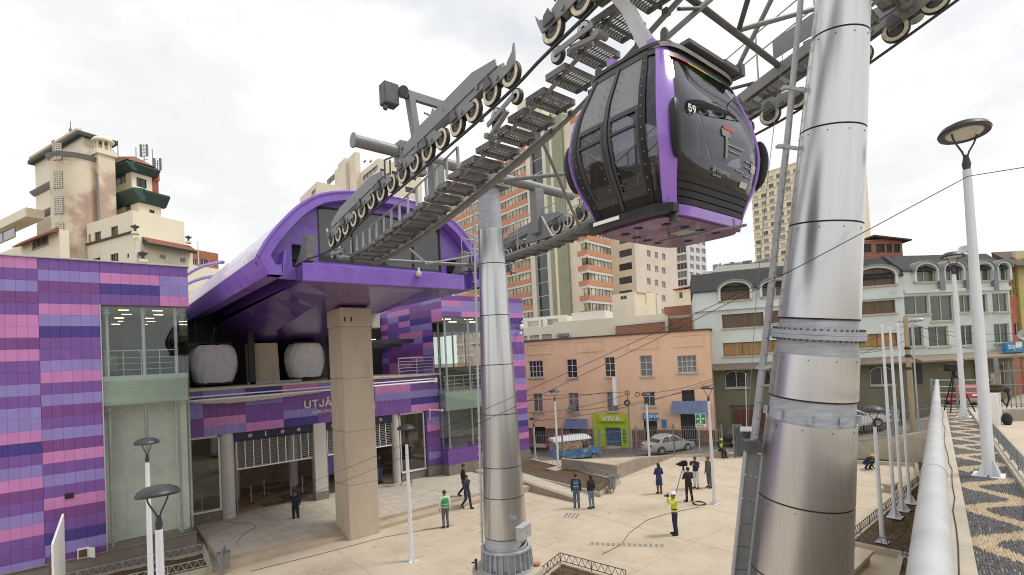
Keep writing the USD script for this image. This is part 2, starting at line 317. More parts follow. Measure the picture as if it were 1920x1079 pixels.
# planted beds with kerbs
def bed(name, pts, h=0.22, w=0.16, soilz=None):
    P = Polygon(pts); t = Thing(name, None, None, (pts[0][0], pts[0][1], 0), kind='structure')
    m = MB(); m.prism(P.difference(P.buffer(-w, join_style=2)), (0, 0, 0), (1, 0, 0), (0, 1, 0), (0, 0, 1), 0.002, h); t.add('kerb', m, 'kerb_concrete')
    q = P.buffer(-w, join_style=2); m = MB(); b = q.bounds; st = 0.16
    nx, ny = int((b[2] - b[0]) / st) + 2, int((b[3] - b[1]) / st) + 2
    X, Y = np.meshgrid(b[0] - .05 + np.arange(nx) * st, b[1] - .05 + np.arange(ny) * st, indexing='ij')
    Zs = (soilz or h - 0.05) + 0.16 * (meshkit.fbm(np.stack([X * 1.7, Y * 1.7, X * 0], -1), 4, 3) - .5)
    from shapely import contains_xy
    ins = contains_xy(q.buffer(0.14), X, Y); idx = -np.ones(X.shape, int); idx[ins] = np.arange(ins.sum())
    F = [[idx[i, j], idx[i + 1, j], idx[i + 1, j + 1], idx[i, j + 1]] for i in range(nx - 1) for j in range(ny - 1) if min(idx[i, j], idx[i + 1, j], idx[i + 1, j + 1], idx[i, j + 1]) >= 0]
    m.add(np.stack([X[ins], Y[ins], Zs[ins]], -1), F); t.add('soil', m, 'soil', smooth=True, kind='stuff')
    return q, (soilz or h - 0.05)
BEDS = []
BEDS.append((bed('planting_bed', [(-3.2, 24.05), (3.65, 23.2), (3.8, 25.55), (-3.2, 26.0)]), 0.3))
BEDS.append((bed('planting_bed', [(21.25, 18.75), (24.25, 19.75), (25.4, 29.2), (22.1, 28.6), (21.45, 24)]), 0.1))
BEDS.append((bed('planting_bed', [(21.9, 7.25), (21.9, 4.6), (30.3, 6.0), (33.6, 6.75), (33.2, 7.55)]), 0.8))
BEDS.append((bed('planting_bed', [(19.3, 5.2), (15, 4.0), (15, 3.3), (20.6, 4.4), (21.7, 5.3), (21.7, 5.6)]), 0.7))
BEDS.append((bed('planting_bed', [(10.95, 10.6), (11.2, 13.1), (13.2, 13.75), (13.6, 10.9)]), 0.35))
BEDS.append((bed('planting_bed', [(37.0, 12.0), (38.2, 12.75), (39.2, 8.3), (34.6, 7.1), (34.4, 7.8), (39.9 - 1.6, 8.75)]), 0.9))
# grass and ground cover tufts in the beds
m = MB(); k = 0
for (q, z), dens in BEDS:
    b = q.bounds; n = int(q.area * 150 * dens)
    for _ in range(n):
        x, y = rnd.uniform(b[0], b[2]), rnd.uniform(b[1], b[3])
        if not q.contains(__import__('shapely').Point(x, y)): continue
        if meshkit.noise(np.array([x * .9, y * .9, 1.0])) < 0.46: continue
        for _ in range(4):
            a = rnd.uniform(0, 6.28); h = rnd.uniform(.03, .10); w = .012; dx, dy = math.cos(a), math.sin(a)
            px_, py_ = x + rnd.uniform(-.06, .06), y + rnd.uniform(-.06, .06)
            m.add([(px_ - dy * w, py_ + dx * w, z - .03), (px_ + dy * w, py_ - dx * w, z - .03), (px_ + dx * h * .6, py_ + dy * h * .6, z + h)], [[0, 1, 2]])
structure('grass', m, 'grass', kind='stuff', label='thin grass and weeds sprouting from the brown soil of the beds')
# raised concrete walls at the street side of the plaza
t = Thing('retaining_wall', 'tapering bare concrete wall between the plaza and the street fence, behind the planted bed', 'wall', (27, 23, 0))
m = MB(); A, B = V3(25.2, 20.6, 0), V3(33.3, 21.75, 0); d = unit(B - A); n_ = V3(-d[1], d[0], 0)
m.prism(Polygon([(0, 0.002), (8.1, 0.002), (8.1, 0.05), (2.6, .80), (0, .84)]), A, d, (0, 0, 1), n_, 0, .25)
m.prism(Polygon([(0, 0.002), (4.3, 0.002), (4.3, .86), (0, .83)]), A + V3(0, .0, 0), unit(V3(-0.55, 4.3, 0)), (0, 0, 1), (-1, -.13, 0), 0, .25)
t.add('wall', m, 'wall_concrete')
t = Thing('retaining_wall', 'brown concrete wall carrying the street fence behind the flagpole bed', 'wall', (38.7, 12, 0))
W0, W1 = V3(37.6, 15.6, 0), V3(39.5, 8.0, 0)
m = MB(); m.prism(Polygon([(0, -.3), (7.9, -.3), (7.9, 1.95), (4, 1.3), (2.0, .75), (0, .45)]), W0, unit(W1 - W0), (0, 0, 1), (.97, .24, 0), 0, .3)
m.prism(Polygon([(0, -.3), (11.4, -.3), (11.4, 4.72), (0, 2.05)]), W1, unit(V3(28.3, 5.2, 0) - W1), (0, 0, 1), (-.25, .97, 0), -.3, 0); t.add('wall', m, 'wall_concrete')

# ------------------------------------------------------------ the walkway at the right, running gently down from the camera
WA = unit((.982, .188, -.04)); WB = unit((-.188, .982, 0)); WN = np.cross(WA, WB); WO = V3(0, 0, 5.86)
def wk(s, l, h=0.0): return WO + WA * s + WB * l + WN * h
wkt = Thing('walkway', None, None, (12, 1.5, 0), kind='structure')
def strip(mb, s0, s1, prof):
    v = [wk(s0, l, h) for l, h in prof] + [wk(s1, l, h) for l, h in prof]; n = len(prof)
    F = [[i, (i + 1) % n, n + (i + 1) % n, n + i] for i in range(n)]; mb.add(v, [f[::-1] for f in F])
    mb.add(v, [[0, i, i + 1] for i in range(1, n - 1)] + [[n, n + i + 1, n + i] for i in range(1, n - 1)]); return mb
m = MB(); strip(m, -4, 28.2, [(-.17, -.05), (-.86, -.05), (-.86, -.012), (-.17, -.012)]); wkt.add('mortar_bed', m, 'kerb_concrete')
m = MB(); strip(m, -4, 28.2, [(.30, -.25), (-.17, -.25), (-.17, .02), (-.155, .035), (.285, .035), (.30, .02)]); wkt.add('coping', m, 'kerb_concrete')
m = MB(); strip(m, -4, 28.2, [(-.86, -.25), (-1.04, -.25), (-1.04, .035), (-.86, .035)]); wkt.add('kerb', m, 'kerb_concrete')
m = MB()
for i in range(8):
    strip(m, -4 + i * 4, -4 + i * 4 + 3.985, [(-1.04, -.3), (-9, -.3), (-9, .01), (-1.04, .01)])
wkt.add('paving', m, 'plaza_concrete')
t = Thing('retaining_wall', 'tall smooth concrete wall under the sloping walkway at the right', 'wall', (12, 2, 0))
m = MB(); v = []
for s in (-4, 28.2):
    for l, zt in ((.27, None), (-.1, None)):
        p = wk(s, l, -.251); v += [p, V3(p[0], p[1], -.8)]
m.add(v, [[0, 1, 5, 4], [2, 6, 7, 3], [0, 2, 3, 1], [4, 5, 7, 6], [0, 4, 6, 2]]); t.add('wall', m, 'wall_concrete')
# pebbles set on edge: dark field with a pale winding band
def wave_d(s, l):
    k = 2 * math.pi / 1.6; A = .235; ph = 2 * math.pi * (8.73 / 1.6)
    dl = (l + .50) - A * math.cos(k * s - ph); return abs(dl) / math.sqrt(1 + (A * k * math.sin(k * s - ph)) ** 2)
dk, cr = MB(), MB(); s = 4.2
DV, DF, CV, CF = [], [], [], []
while s < 27.6:
    st = .026 if s < 13 else .034
    l = -.18
    while l > -.85:
        ss, ll = s + rnd.uniform(-.35, .35) * st, l + rnd.uniform(-.3, .3) * st
        pale = wave_d(ss, ll) < .105 + rnd.uniform(-.012, .012)
        a = rnd.uniform(0, 3.14) if pale else rnd.gauss(.5, .5)
        la, lb, h = st * rnd.uniform(.62, .85), st * rnd.uniform(.34, .5), rnd.uniform(.006, .016)
        ca, sa = math.cos(a), math.sin(a); VV, FF = (CV, CF) if pale else (DV, DF); n0 = len(VV)
        for i in range(6):
            t_ = i * math.pi / 3; x, y = la * math.cos(t_), lb * math.sin(t_)
            VV.append(wk(ss + x * ca - y * sa, ll + x * sa + y * ca, -.013))
        VV.append(wk(ss + la * .3 * ca, ll + la * .3 * sa, h)); VV.append(wk(ss - la * .3 * ca, ll - la * .3 * sa, h * .9))
        FF += [[n0 + a_, n0 + b_, n0 + c_] for a_, b_, c_ in ((0, 1, 6), (1, 2, 6), (2, 7, 6), (2, 3, 7), (3, 4, 7), (4, 5, 7), (5, 6, 7), (5, 0, 6))]
        l -= st
    s += st
mat('dark_pebble', (0.10, 0.10, 0.105), 0.7, ramp=[(0.25, (0.045, 0.045, 0.05)), (0.5, (0.13, 0.13, 0.135)), (0.75, (0.22, 0.21, 0.20))], var=0, scale=22)
mat('pale_pebble', (0.5, 0.4, 0.27), 0.7, ramp=[(0.25, (0.34, 0.25, 0.15)), (0.5, (0.55, 0.44, 0.29)), (0.75, (0.62, 0.54, 0.40))], var=0, scale=22)
dk.add(DV, DF); cr.add(CV, CF)
wkt.add('dark_pebbles', dk, 'dark_pebble', smooth=True, kind='stuff'); wkt.add('pale_pebbles', cr, 'pale_pebble', smooth=True, kind='stuff')
# round steel handrail on the coping
t = Thing('handrail', 'thick round steel handrail running along the coping of the sloping walkway', 'handrail', wk(10, .05))
rail = MB(); rail.path([wk(s_, .055, 1.16) for s_ in (0.95, 8, 16, 24, 27.6)], .062, 24); t.add('rail', rail, 'galvanised_pale', smooth=40)
for s_ in (4.1, 10.1, 16.1, 22.1): q = MB(); q.path([wk(s_ - .05, .055, 1.16), wk(s_ + .05, .055, 1.16)], .0655, 24); t.add('sleeve', q, 'galvanised_pale', smooth=40)
for s_ in (1.2, 3.6, 6, 9, 12, 15, 18, 21, 24, 27.5):
    q = MB(); q.tube(wk(s_, .055, .03), wk(s_, .055, 1.11), .022, n=10); q.tube(wk(s_, .055, .036), wk(s_, .055, .05), .06, n=12); t.add('post', q, 'galvanised_pale', smooth=40)
single('cable', 'thin black cable lying along the coping of the walkway', 'cable', MB().path([wk(s_, -.04 - .02 * math.sin(s_ * 1.1) - (.05 if 9 < s_ < 12 else 0) , .041) for s_ in np.arange(3.5, 26, .8)], .006, 6), 'wire', True)

m = MB(); A, B, C_, D_, E_ = wk(28.15, .3, -.02), V3(39.5, 8.0, 2.02), V3(39.4, 1.0, 3.85), V3(40.2, -6, 5.1), wk(28.15, -9, -.02)
m.add([A, B, C_, D_, E_], [[0, 4, 2], [0, 2, 1], [4, 3, 2]]); structure('pavement', m, 'pavement_stone')
# ============================================================ THE STATION
PC = {'K': ('panel_pink', srgb(184, 120, 174)), 'L': ('panel_lavender', srgb(134, 121, 182)), 'V': ('panel_violet', srgb(112, 76, 147)), 'P': ('panel_plum', srgb(112, 65, 128)), 'N': ('panel_navy', srgb(66, 53, 128))}
for k_, (n_, c_) in PC.items(): mat(n_, c_, 0.38, var=0.04, scale=1.5, rnd_amt=0.05, spec=0.45)
def panel(mb, o, u, n, a0, a1, z0, z1, tilt=True, t=.03):
    "one cladding panel, a shallow tray with folded edges, on the wall plane o,u,n"
    g = .002; o, u, n = np.asarray(o, float), np.asarray(u, float), np.asarray(n, float); Zu = V3(0, 0, 1)
    ta, tb = (rnd.uniform(-.0035, .0035), rnd.uniform(-.0035, .0035)) if tilt else (0, 0)
    V = []
    for dd, e in ((-t, 0), (0, 0), (.004, .007)):
        for (a, z, sa, sz) in ((a0 + g + e, z0 + g + e, -1, -1), (a1 - g - e, z0 + g + e, 1, -1), (a1 - g - e, z1 - g - e, 1, 1), (a0 + g + e, z1 - g - e, -1, 1)):
            V.append(o + u * a + Zu * (z - o[2]) + n * (dd + (sa * ta + sz * tb if dd >= 0 else 0)))
    F = [[i, (i + 1) % 4, 4 + (i + 1) % 4, 4 + i] for i in range(4)] + [[4 + i, 4 + (i + 1) % 4, 8 + (i + 1) % 4, 8 + i] for i in range(4)] + [[8, 9, 10, 11]]
    return mb.add(V, F)
YL = 26.1
lw = Thing('station_wing', 'left station wing clad in pink, lavender and violet panels with a tall corner window', 'building', (0, YL, 0))
m = MB(); m.box(-9, YL + .05, .9, .50, 44, 12.36); m.box(.50, YL + .05, 10.69, 3.53, 44, 12.36); m.box(.5, 36.2, .9, 3.4, 44, 10.69); lw.add('wall', m, 'panel_violet')
m = MB(); m.cbox(-9, YL - .05, 12.39, 3.6, 44, 12.45, .01); lw.add('coping', m, 'galvanised_pale')
m = MB(); m.box(-9, YL - .06, -.02, 3.53, YL + 3.2, .93); m.box(-9, YL - .10, .93, 3.55, YL + 3.2, .965); lw.add('plinth', m, 'render_plinth')
A_ = 'KVLPVKKPKVVLVLLKNVLKPVLKVVL'; B_ = 'VLPVKLNVVLKVLPVLPKVLVKPVNLP'; R_ = .43
field = {}
for r in range(27):
    z1 = 12.385 - r * R_; z0 = z1 - R_; z0 = max(z0, .955)
    for i in range(4): lw.add('panel', panel(MB(), (0, YL, 0), (1, 0, 0), (0, -1, 0), -2.5 + i * .3025, -2.5 + (i + 1) * .3025, z0, z1), PC[A_[r]][0])
    for i in range(6): lw.add('panel', panel(MB(), (0, YL, 0), (1, 0, 0), (0, -1, 0), -1.285 + i * .303, -1.285 + (i + 1) * .303, z0, z1), PC[B_[r]][0])
    for i in range(16):
        c = 'VLPKVNVL'[(r * 5 + (i // 5) * 3 + r // 3) % 8]
        panel(field.setdefault(c, MB()), (0, YL, 0), (1, 0, 0), (0, -1, 0), -2.5 - (i + 1) * .35, -2.5 - i * .35, z0, z1)
    if r < 4:
        for i in range(6): lw.add('panel', panel(MB(), (0, YL, 0), (1, 0, 0), (0, -1, 0), .54 + i * .327, .54 + (i + 1) * .327, z0, z1), PC['VKNV'[r]][0])
        for i in range(3): lw.add('panel', panel(MB(), (0, YL, 0), (1, 0, 0), (0, -1, 0), 2.505 + i * .345, 2.505 + (i + 1) * .345, z0, z1), PC['VLLK'[r]][0])
for c, q in field.items(): lw.add('panel_field', q, PC[c][0], kind='stuff')
# the corner window: slabs, rooms, steel columns, fixed panes
mat('room_ceiling', (0.30, 0.28, 0.23), 0.8, var=0.1, scale=2); mat('room_wall', (0.72, 0.73, 0.69), 0.8, var=0.08); mat('slab_green', (0.33, 0.40, 0.36), 0.4, var=0.06)
mat('room_dark', (0.075, 0.068, 0.055), 0.7, var=0.3, scale=1.2)
emis('light_tube', (1.0, 0.84, 0.5), 2.5)
m = MB(); m.box(.52, YL + .12, 6.62, 3.42, 36.2, 7.80); lw.add('floor_slab', m, 'slab_green')
m = MB(); m.box(.52, YL + .15, 10.62, 3.45, 36.2, 10.68); lw.add('ceiling', m, 'room_ceiling')
m = MB(); m.box(.52, 27.25, .965, 3.0, 27.4, 6.62); m.box(3.0, 26.9, .965, 3.42, 27.4, 6.62); lw.add('inner_wall', m, 'room_wall')
m = MB(); m.box(.52, 35.9, 7.8, 3.42, 36.1, 10.62); m.box(1.5, 31, 7.8, 2.35, 31.8, 10.5); lw.add('inner_wall', m, 'room_dark')
m = MB(); m.box(.8, 35.82, 8.2, 1.4, 35.86, 9.0); m.box(1.6, 35.82, 8.2, 2.1, 35.86, 9.0); lw.add('far_window', m, 'pale_pane')
for i, y in enumerate((27.4, 29.2, 31, 32.8, 34.6)):
    for x in (1.15, 2.35):
        q = MB(); q.box(x + (i % 2) * .2, y, 10.595, x + .36 + (i % 2) * .2, y + .10, 10.618); lw.add('ceiling_light', q, 'light_tube')
for x in (.72, 1.92, 3.06):
    q = MB(); q.tube((x, YL + .35, .965), (x, YL + .35, 10.62), .062, n=14); lw.add('steel_column', q, 'galvanised_pale', smooth=40)
    for z in (10.4, 7.55, 6.5, 4.6, 2.8, 1.3):
        q = MB(); q.tube((x, YL + .30, z), (x, YL + .02, z), .02, n=8)
        for dx in (-.1, .1):
            for dz in (-.1, .1): q.tube((x, YL + .06, z), (x + dx, YL + .012, z + dz), .012, n=6)
        lw.add('glass_clamp', q, 'galvanised_pale', smooth=40)
q = MB(); q.tube((.6, YL + .8, 8.85), (3.2, YL + .8, 8.85), .025); q.tube((.6, YL + .8, 8.3), (3.2, YL + .8, 8.3), .012); q.tube((.6, YL + .8, 8.55), (3.2, YL + .8, 8.55), .012); q.tube((.6, YL + .8, 8.05), (3.2, YL + .8, 8.05), .012)
for x in (.65, 1.25, 1.85, 2.5, 3.15): q.tube((x, YL + .8, 7.8), (x, YL + .8, 8.85), .018)
lw.add('railing', q, 'galvanised_pale', smooth=40)
zs = (.975, 2.80, 4.64, 6.52, 7.62, 10.60); xs = (.545, 1.92, 3.46)
for i in range(2):
    for j in range(5):
        q = MB(); q.box(xs[i] + .006, YL, zs[j] + .006, xs[i + 1] - .006, YL + .012, zs[j + 1] - .006); lw.add('pane', q, 'clear_glass')
for j in range(5):
    for y0 in (YL + .015, YL + 1.6):
        q = MB(); q.box(3.45, y0, zs[j] + .006, 3.462, y0 + 1.57, zs[j + 1] - .006); lw.add('pane', q, 'clear_glass')
m = MB(); m.box(.505, YL - .02, .965, .54, YL + .06, 10.68); lw.add('edge_trim', m, 'galvanised_pale')
p = aty(130, 930, YL); m = MB(); m.box(p[0] - .13, YL - .03, p[2] - .10, p[0] + .13, YL - .005, p[2] + .10); lw.add('vent_hole', m, 'dark_void')
p = aty(157, 1038, YL - .08); m = MB(); m.box(p[0] - .19, YL - .12, p[2] - .17, p[0] + .15, YL - .012, p[2] + .2); pth = lw.add('meter_box', m, 'white_paint')
m = MB(); m.box(p[0] - .15, YL - .135, p[2] - .13, p[0] + .10, YL - .118, p[2] + .16); lw.add('niche', m, 'curtain_brown', parent=pth)
m = MB(); m.obox((p[0] + .24, YL - .26, p[2] + .02), RZ(-1.0)[:3, :3].T, (.16, .012, .19)); lw.add('door', m, 'white_paint', parent=pth)

# ---- right wing
YR, XR = 28.6, 17.95
rw = Thing('station_wing', 'station wing with a chequered pink and violet side wall, half behind the first mast', 'building', (20, YR, 0))
m = MB(); m.box(XR + .05, 30.0, .3, 24.9, 40, 1.95); m.box(XR + .05, 33.5, 1.9, 24.9, 40, 7.25); m.box(XR + .05, 33.5, 10.0, 24.9, 40, 12.1); m.box(XR + .05, 33.5, 7.25, 18.2, 40, 10.0); m.box(XR + .05, YR + .05, 10.7, 24.9, 40, 12.1); m.box(23.1, YR + .05, .9, 24.9, 30.2, 10.7); m.box(23.1, 30.2, .9, 24.9, 33.5, 7.3); m.box(XR + .05, YR + .05, .3, 23.1, YR + 1.6, 1.98); m.box(XR + .05, 30.1, 6.9, 18.15, 33.6, 10.7)
rw.add('wall', m, 'panel_violet')
m = MB(); m.box(XR - .02, YR - .05, .0, 24.98, YR + .3, 1.0); m.box(XR - .02, YR + .3, 0, XR + .3, 30.2, 1.0); rw.add('plinth', m, 'render_plinth')
pr = random.Random(21)
def pick(): return pr.choices('VLPKN', (.42, .2, .14, .17, .07))[0]
def block_row(th, o, u, n, a0, a1, z0, z1, cols, w=.34, name='panel'):
    for (b0, b1, c) in cols:
        q = MB(); k = max(1, round((b1 - b0) / w))
        for i in range(k): panel(q, o, u, n, b0 + (b1 - b0) * i / k, b0 + (b1 - b0) * (i + 1) / k, z0, z1, tilt=False)
        th.add(name, q, PC[c][0])
# side wall facing the canopy, boards grouped in colour blocks (seen from the canopy end to the front)
sidecols = [(-37.9, -36.4), (-36.4, -34.6), (-34.6, -32.9), (-32.9, -31.2), (-31.2, -29.9), (-29.9, -28.6)]
SP = ['LVVVLLL', 'VKKPVVP'[:7], 'VLNPPKP', 'KVKNNKV', 'PVVLLVV', 'KVKKVNL', 'KPVLNVL', 'NPVVKLV', 'VVPPLKK', 'LPVKVVP', 'VKKVVKV', 'VKVVLVV']
for r in range(12):
    z1 = 12.1 - r * .43; cols = []
    for i, (a, b) in enumerate(sidecols):
        if i >= 4 and 3 < r < 12: 
            if i == 5: continue
        cols.append((a, b, SP[r][i]))
    block_row(rw, (XR, 0, 0), (0, -1, 0), (-1, 0, 0), 0, 0, z1 - .43, z1, cols)
for r in range(4):
    z1 = 12.1 - r * .36
    block_row(rw, (0, YR, 0), (1, 0, 0), (0, -1, 0), 0, 0, z1 - .36, z1, [(XR, 19.5, 'VKLV'[r]), (19.5, 21.2, 'PLLK'[r]), (21.2, 23.0, 'VVLK'[r]), (23.0, 24.95, 'VLLK'[r])])
RC = 'NVLKVPLKVVLKVPKVLNVKPVL'
for r in range(22):
    z1 = 10.66 - r * .44
    if z1 - .44 < .95: break
    block_row(rw, (0, YR, 0), (1, 0, 0), (0, -1, 0), 0, 0, z1 - .44, z1, [(23.1, 24.95, RC[r])])
for r in range(2): block_row(rw, (0, YR, 0), (1, 0, 0), (0, -1, 0), 0, 0, 1.0 + .47 * (1 - r), 1.47 + .47 * (1 - r), [(XR, 20.6, 'V'), (20.6, 23.1, 'K' if r else 'P')])
for r in range(2): block_row(rw, (XR, 0, 0), (0, -1, 0), (-1, 0, 0), 0, 0, 1.0 + .47 * (1 - r), 1.47 + .47 * (1 - r), [(-30.0, -28.6, 'V')])
m = MB(); m.box(XR + .1, YR + .12, 4.5, 23.05, 33.5, 5.7); rw.add('floor_slab', m, 'slab_green')
m = MB(); m.box(XR + .1, YR + .15, 10.60, 23.05, 33.5, 10.69); rw.add('ceiling', m, 'room_ceiling')
m = MB(); m.box(XR + .1, 33.3, 2.0, 23.05, 33.45, 4.5); m.box(22.9, YR + .2, 2, 23.05, 33.4, 4.5); rw.add('inner_wall', m, 'room_wall')
m = MB(); m.box(XR + .1, 33.3, 5.7, 23.05, 33.45, 7.3); m.box(XR + .2, 33.3, 10.0, 23.05, 33.45, 10.6); rw.add('inner_wall', m, 'room_dark')
for x in (18.2, 19.4, 20.6, 21.8, 22.95): q = MB(); q.box(x - .05, 33.3, 7.3, x + .05, 33.4, 10.0); rw.add('mullion', q, 'galvanised')
q = MB(); q.box(18.2, 33.34, 7.3, 22.95, 33.36, 10.0); rw.add('far_window', q, 'clear_glass')
for x in (18.5, 20.3, 22.1):
    for y in (29.3, 31.3): q = MB(); q.box(x, y, 10.565, x + .6, y + .16, 10.597); rw.add('ceiling_light', q, 'light_tube')
for x in (18.35, 20.2, 22.2):
    q = MB(); q.tube((x, YR + .35, 2), (x, YR + .35, 10.6), .07, n=14); rw.add('steel_column', q, 'galvanised_pale', smooth=40)
q = MB(); q.tube((18.35, 29.8, 2), (18.35, 29.8, 10.6), .07, n=14); rw.add('steel_column', q, 'galvanised_pale', smooth=40)
q = MB()
for z in (5.95, 6.2, 6.45, 6.75): q.tube((18.3, YR + .7, z), (23, YR + .7, z), .016 if z < 6.7 else .028, n=8)
for x in np.arange(18.4, 23, .75): q.tube((x, YR + .7, 5.7), (x, YR + .7, 6.75), .02, n=8)
rw.add('railing', q, 'galvanised_pale', smooth=40)
zs = (2.0, 4.45, 5.6, 7.3, 10.62)
for j in range(4):
    for a, b in ((18.0, 19.3), (19.3, 21.2), (21.2, 23.08)):
        q = MB(); q.box(a + .008, YR, zs[j] + .008, b - .008, YR + .014, zs[j + 1] - .008); rw.add('pane', q, 'clear_glass')
    q = MB(); q.box(XR, YR + .03, zs[j] + .008, XR + .014, 29.95, zs[j + 1] - .008); rw.add('pane', q, 'clear_glass')
q = MB(); pa, pb = aty(800, 770, 29.3), aty(830, 769, 28.4); q.tube(aty(806, 787, 29.45), aty(806, 769, 29.2), .03); q.tube(aty(806, 769, 29.2), aty(829, 770, 28.3), .035); q.ball(aty(829, 770, 28.3), .07, 1); q.ball(aty(806, 769, 29.2), .07, 1)
single('camera_arm', 'small white security camera arm on the purple wall right of the entrance', 'security camera', q, 'white_paint', True)
q = MB(); q.ball(aty(978, 613, 28.3), .16, 1, (1, 1, 1.3)); q.tube(aty(978, 605, 28.5), aty(985, 600, 28.3), .07); q.box(*(aty(976, 625, 28.3) - .08), *(aty(976, 625, 28.3) + .08))
single('alarm_horn', 'white loudspeaker horn on the corner of the purple wing right of the first mast', 'loudspeaker', q, 'white_paint', True)

# ---- entrance hall with its panelled fascia
YF = 29.45
eh = Thing('entrance_hall', 'entrance hall with a purple fascia lettered UTJAWI over half raised roller grilles', 'building', (10.5, YF, 0))
m = MB(); m.box(3.56, YF + .04, 4.62, XR, YF + .5, 6.86); eh.add('fascia_beam', m, 'panel_violet')
m = MB(); m.box(3.56, YF - .12, 6.88, XR + .1, 44, 7.0); eh.add('platform_slab', m, 'kerb_concrete')
FB = [(3.63, 4.45, 'VLLPV'), (4.45, 6.35, 'LPPKL'), (6.35, 8.2, 'NLVVK'), (8.2, 10.05, 'KVVLN'), (10.05, 12.8, 'LVVVV'), (12.8, 13.5, 'VPNKV'), (13.5, 15.9, 'VKLVV'), (15.9, 17.93, 'VVLNK')]
for (a, b, c) in FB:
    k = round((b - a) / .31)
    for r in range(5):
        z1 = 6.875 - r * .452
        for i in range(k): eh.add('panel', panel(MB(), (0, YF, 0), (1, 0, 0), (0, -1, 0), a + (b - a) * i / k, a + (b - a) * (i + 1) / k, z1 - .452, z1), PC[c[r]][0])
for r, c in enumerate('VLKPVVLV'):
    z1 = 4.6 - r * .452
    for i in range(3): eh.add('panel', panel(MB(), (0, YF, 0), (1, 0, 0), (0, -1, 0), 17.0 + i * .31, 17.0 + (i + 1) * .31, max(z1 - .452, 1.0), z1), PC[c][0])
m = MB(); m.box(16.95, YF + .04, .3, 17.95, YF + .6, 4.62); eh.add('pier', m, 'panel_violet'); m = MB(); m.box(16.93, YF - .06, .3, 17.98, YF + .5, 1.0); eh.add('plinth', m, 'render_plinth')
def column(x, r, name='column', sq=False):
    q = MB()
    if sq: q.cbox(x - .34, YF - .02, .34, x + .34, YF + .5, 4.62, .02)
    else: q.tube((x, YF + .3, .34), (x, YF + .3, 4.62), r, n=28)
    eh.add(name, q, 'column_paint', smooth=False if sq else 40)
mat('column_paint', (0.50, 0.47, 0.43), 0.6, var=0.05)
column(5.48, .32); column(10.1, .3, sq=True); column(14.86, .24)
m = MB(); m.box(9.74, YF - .04, .32, 10.46, YF + .52, .8); eh.add('column_plinth', m, 'render_plinth')
# glazed side bays
for (a, b) in ((3.62, 5.15), (15.15, 16.9)):
    m = MB(); m.box(a, YF + .2, .32, b, YF + .45, .86); eh.add('plinth', m, 'render_plinth')
    m = MB(); m.box(a, YF + .14, .86, b, YF + .46, .93); m.box(b - .07, YF + .2, .93, b, YF + .3, 4.6); m.box(a, YF + .2, .93, a + .05, YF + .3, 4.6); m.box(a, YF + .2, 4.5, b, YF + .3, 4.6); eh.add('window_frame', m, 'white_paint')
    m = MB(); m.box(a + .05, YF + .24, .93, b - .07, YF + .255, 4.5); eh.add('pane', m, 'clear_glass')
# sign boards and grilles
mat('sign_navy', (0.012, 0.016, 0.05), 0.4)
for (a, b, syms) in ((5.83, 9.75, (6.55, 7.3, 8.15, 9.0)), (10.5, 14.6, (10.9, 11.9, 12.8, 13.85))):
    m = MB(); m.box(a, YF + .12, 4.15, b, YF + .3, 4.62); pth = eh.add('sign_board', m, 'sign_navy')
    for i, x in enumerate(syms):
        q = MB(); q.tube((x, YF + .12, 4.39), (x, YF + .105, 4.39), .105, n=20)
        if i != 1: eh.add('pictogram', q, 'white_paint', parent=pth)
        q = MB(); y_ = YF + .10 if i != 1 else YF + .115
        if i == 1: q.box(x - .025, y_ - .01, 4.28, x + .025, y_, 4.44); q.tube((x, y_, 4.49), (x, y_ - .01, 4.49), .028, n=10)
        else:
            ring = Polygon([(.1 * math.cos(t), .1 * math.sin(t)) for t in np.linspace(0, 6.283, 24)[:-1]]); ring = ring.difference(ring.buffer(-.022))
            bar_ = Polygon([(-.07, .05), (-.05, .07), (.07, -.05), (.05, -.07)]); q.prism(unary_union([ring, bar_, sbox(-.02, -.05, .02, .05)]), (x, y_, 4.39), (1, 0, 0), (0, 0, 1), (0, -1, 0), 0, .006)
        eh.add('symbol', q, 'white_paint' if i == 1 else 'sign_red', parent=pth) if i == 1 or 'sign_red' in L else (mat('sign_red', (.4, .02, .02), .5), eh.add('symbol', q, 'sign_red', parent=pth))
    gr = MB(); 
    for z in np.arange(2.80, 4.14, .105): gr.box(a + .02, YF + .19, z, b - .02, YF + .215, z + .022)
    pth = eh.add('grille', gr, 'galvanised_pale', kind='stuff')
    gr = MB()
    for x in np.arange(a + .05, b, .40): gr.box(x, YF + .17, 2.75, x + .035, YF + .186, 4.14)
    eh.add('grille_bars', gr, 'white_paint', kind='stuff')
    m = MB(); m.box(a, YF + .16, 2.70, b, YF + .24, 2.76); eh.add('grille_rail', m, 'white_paint')
    for x in (a, b - .05): m = MB(); m.box(x, YF + .15, .34, x + .05, YF + .25, 4.14); eh.add('grille_guide', m, 'galvanised')
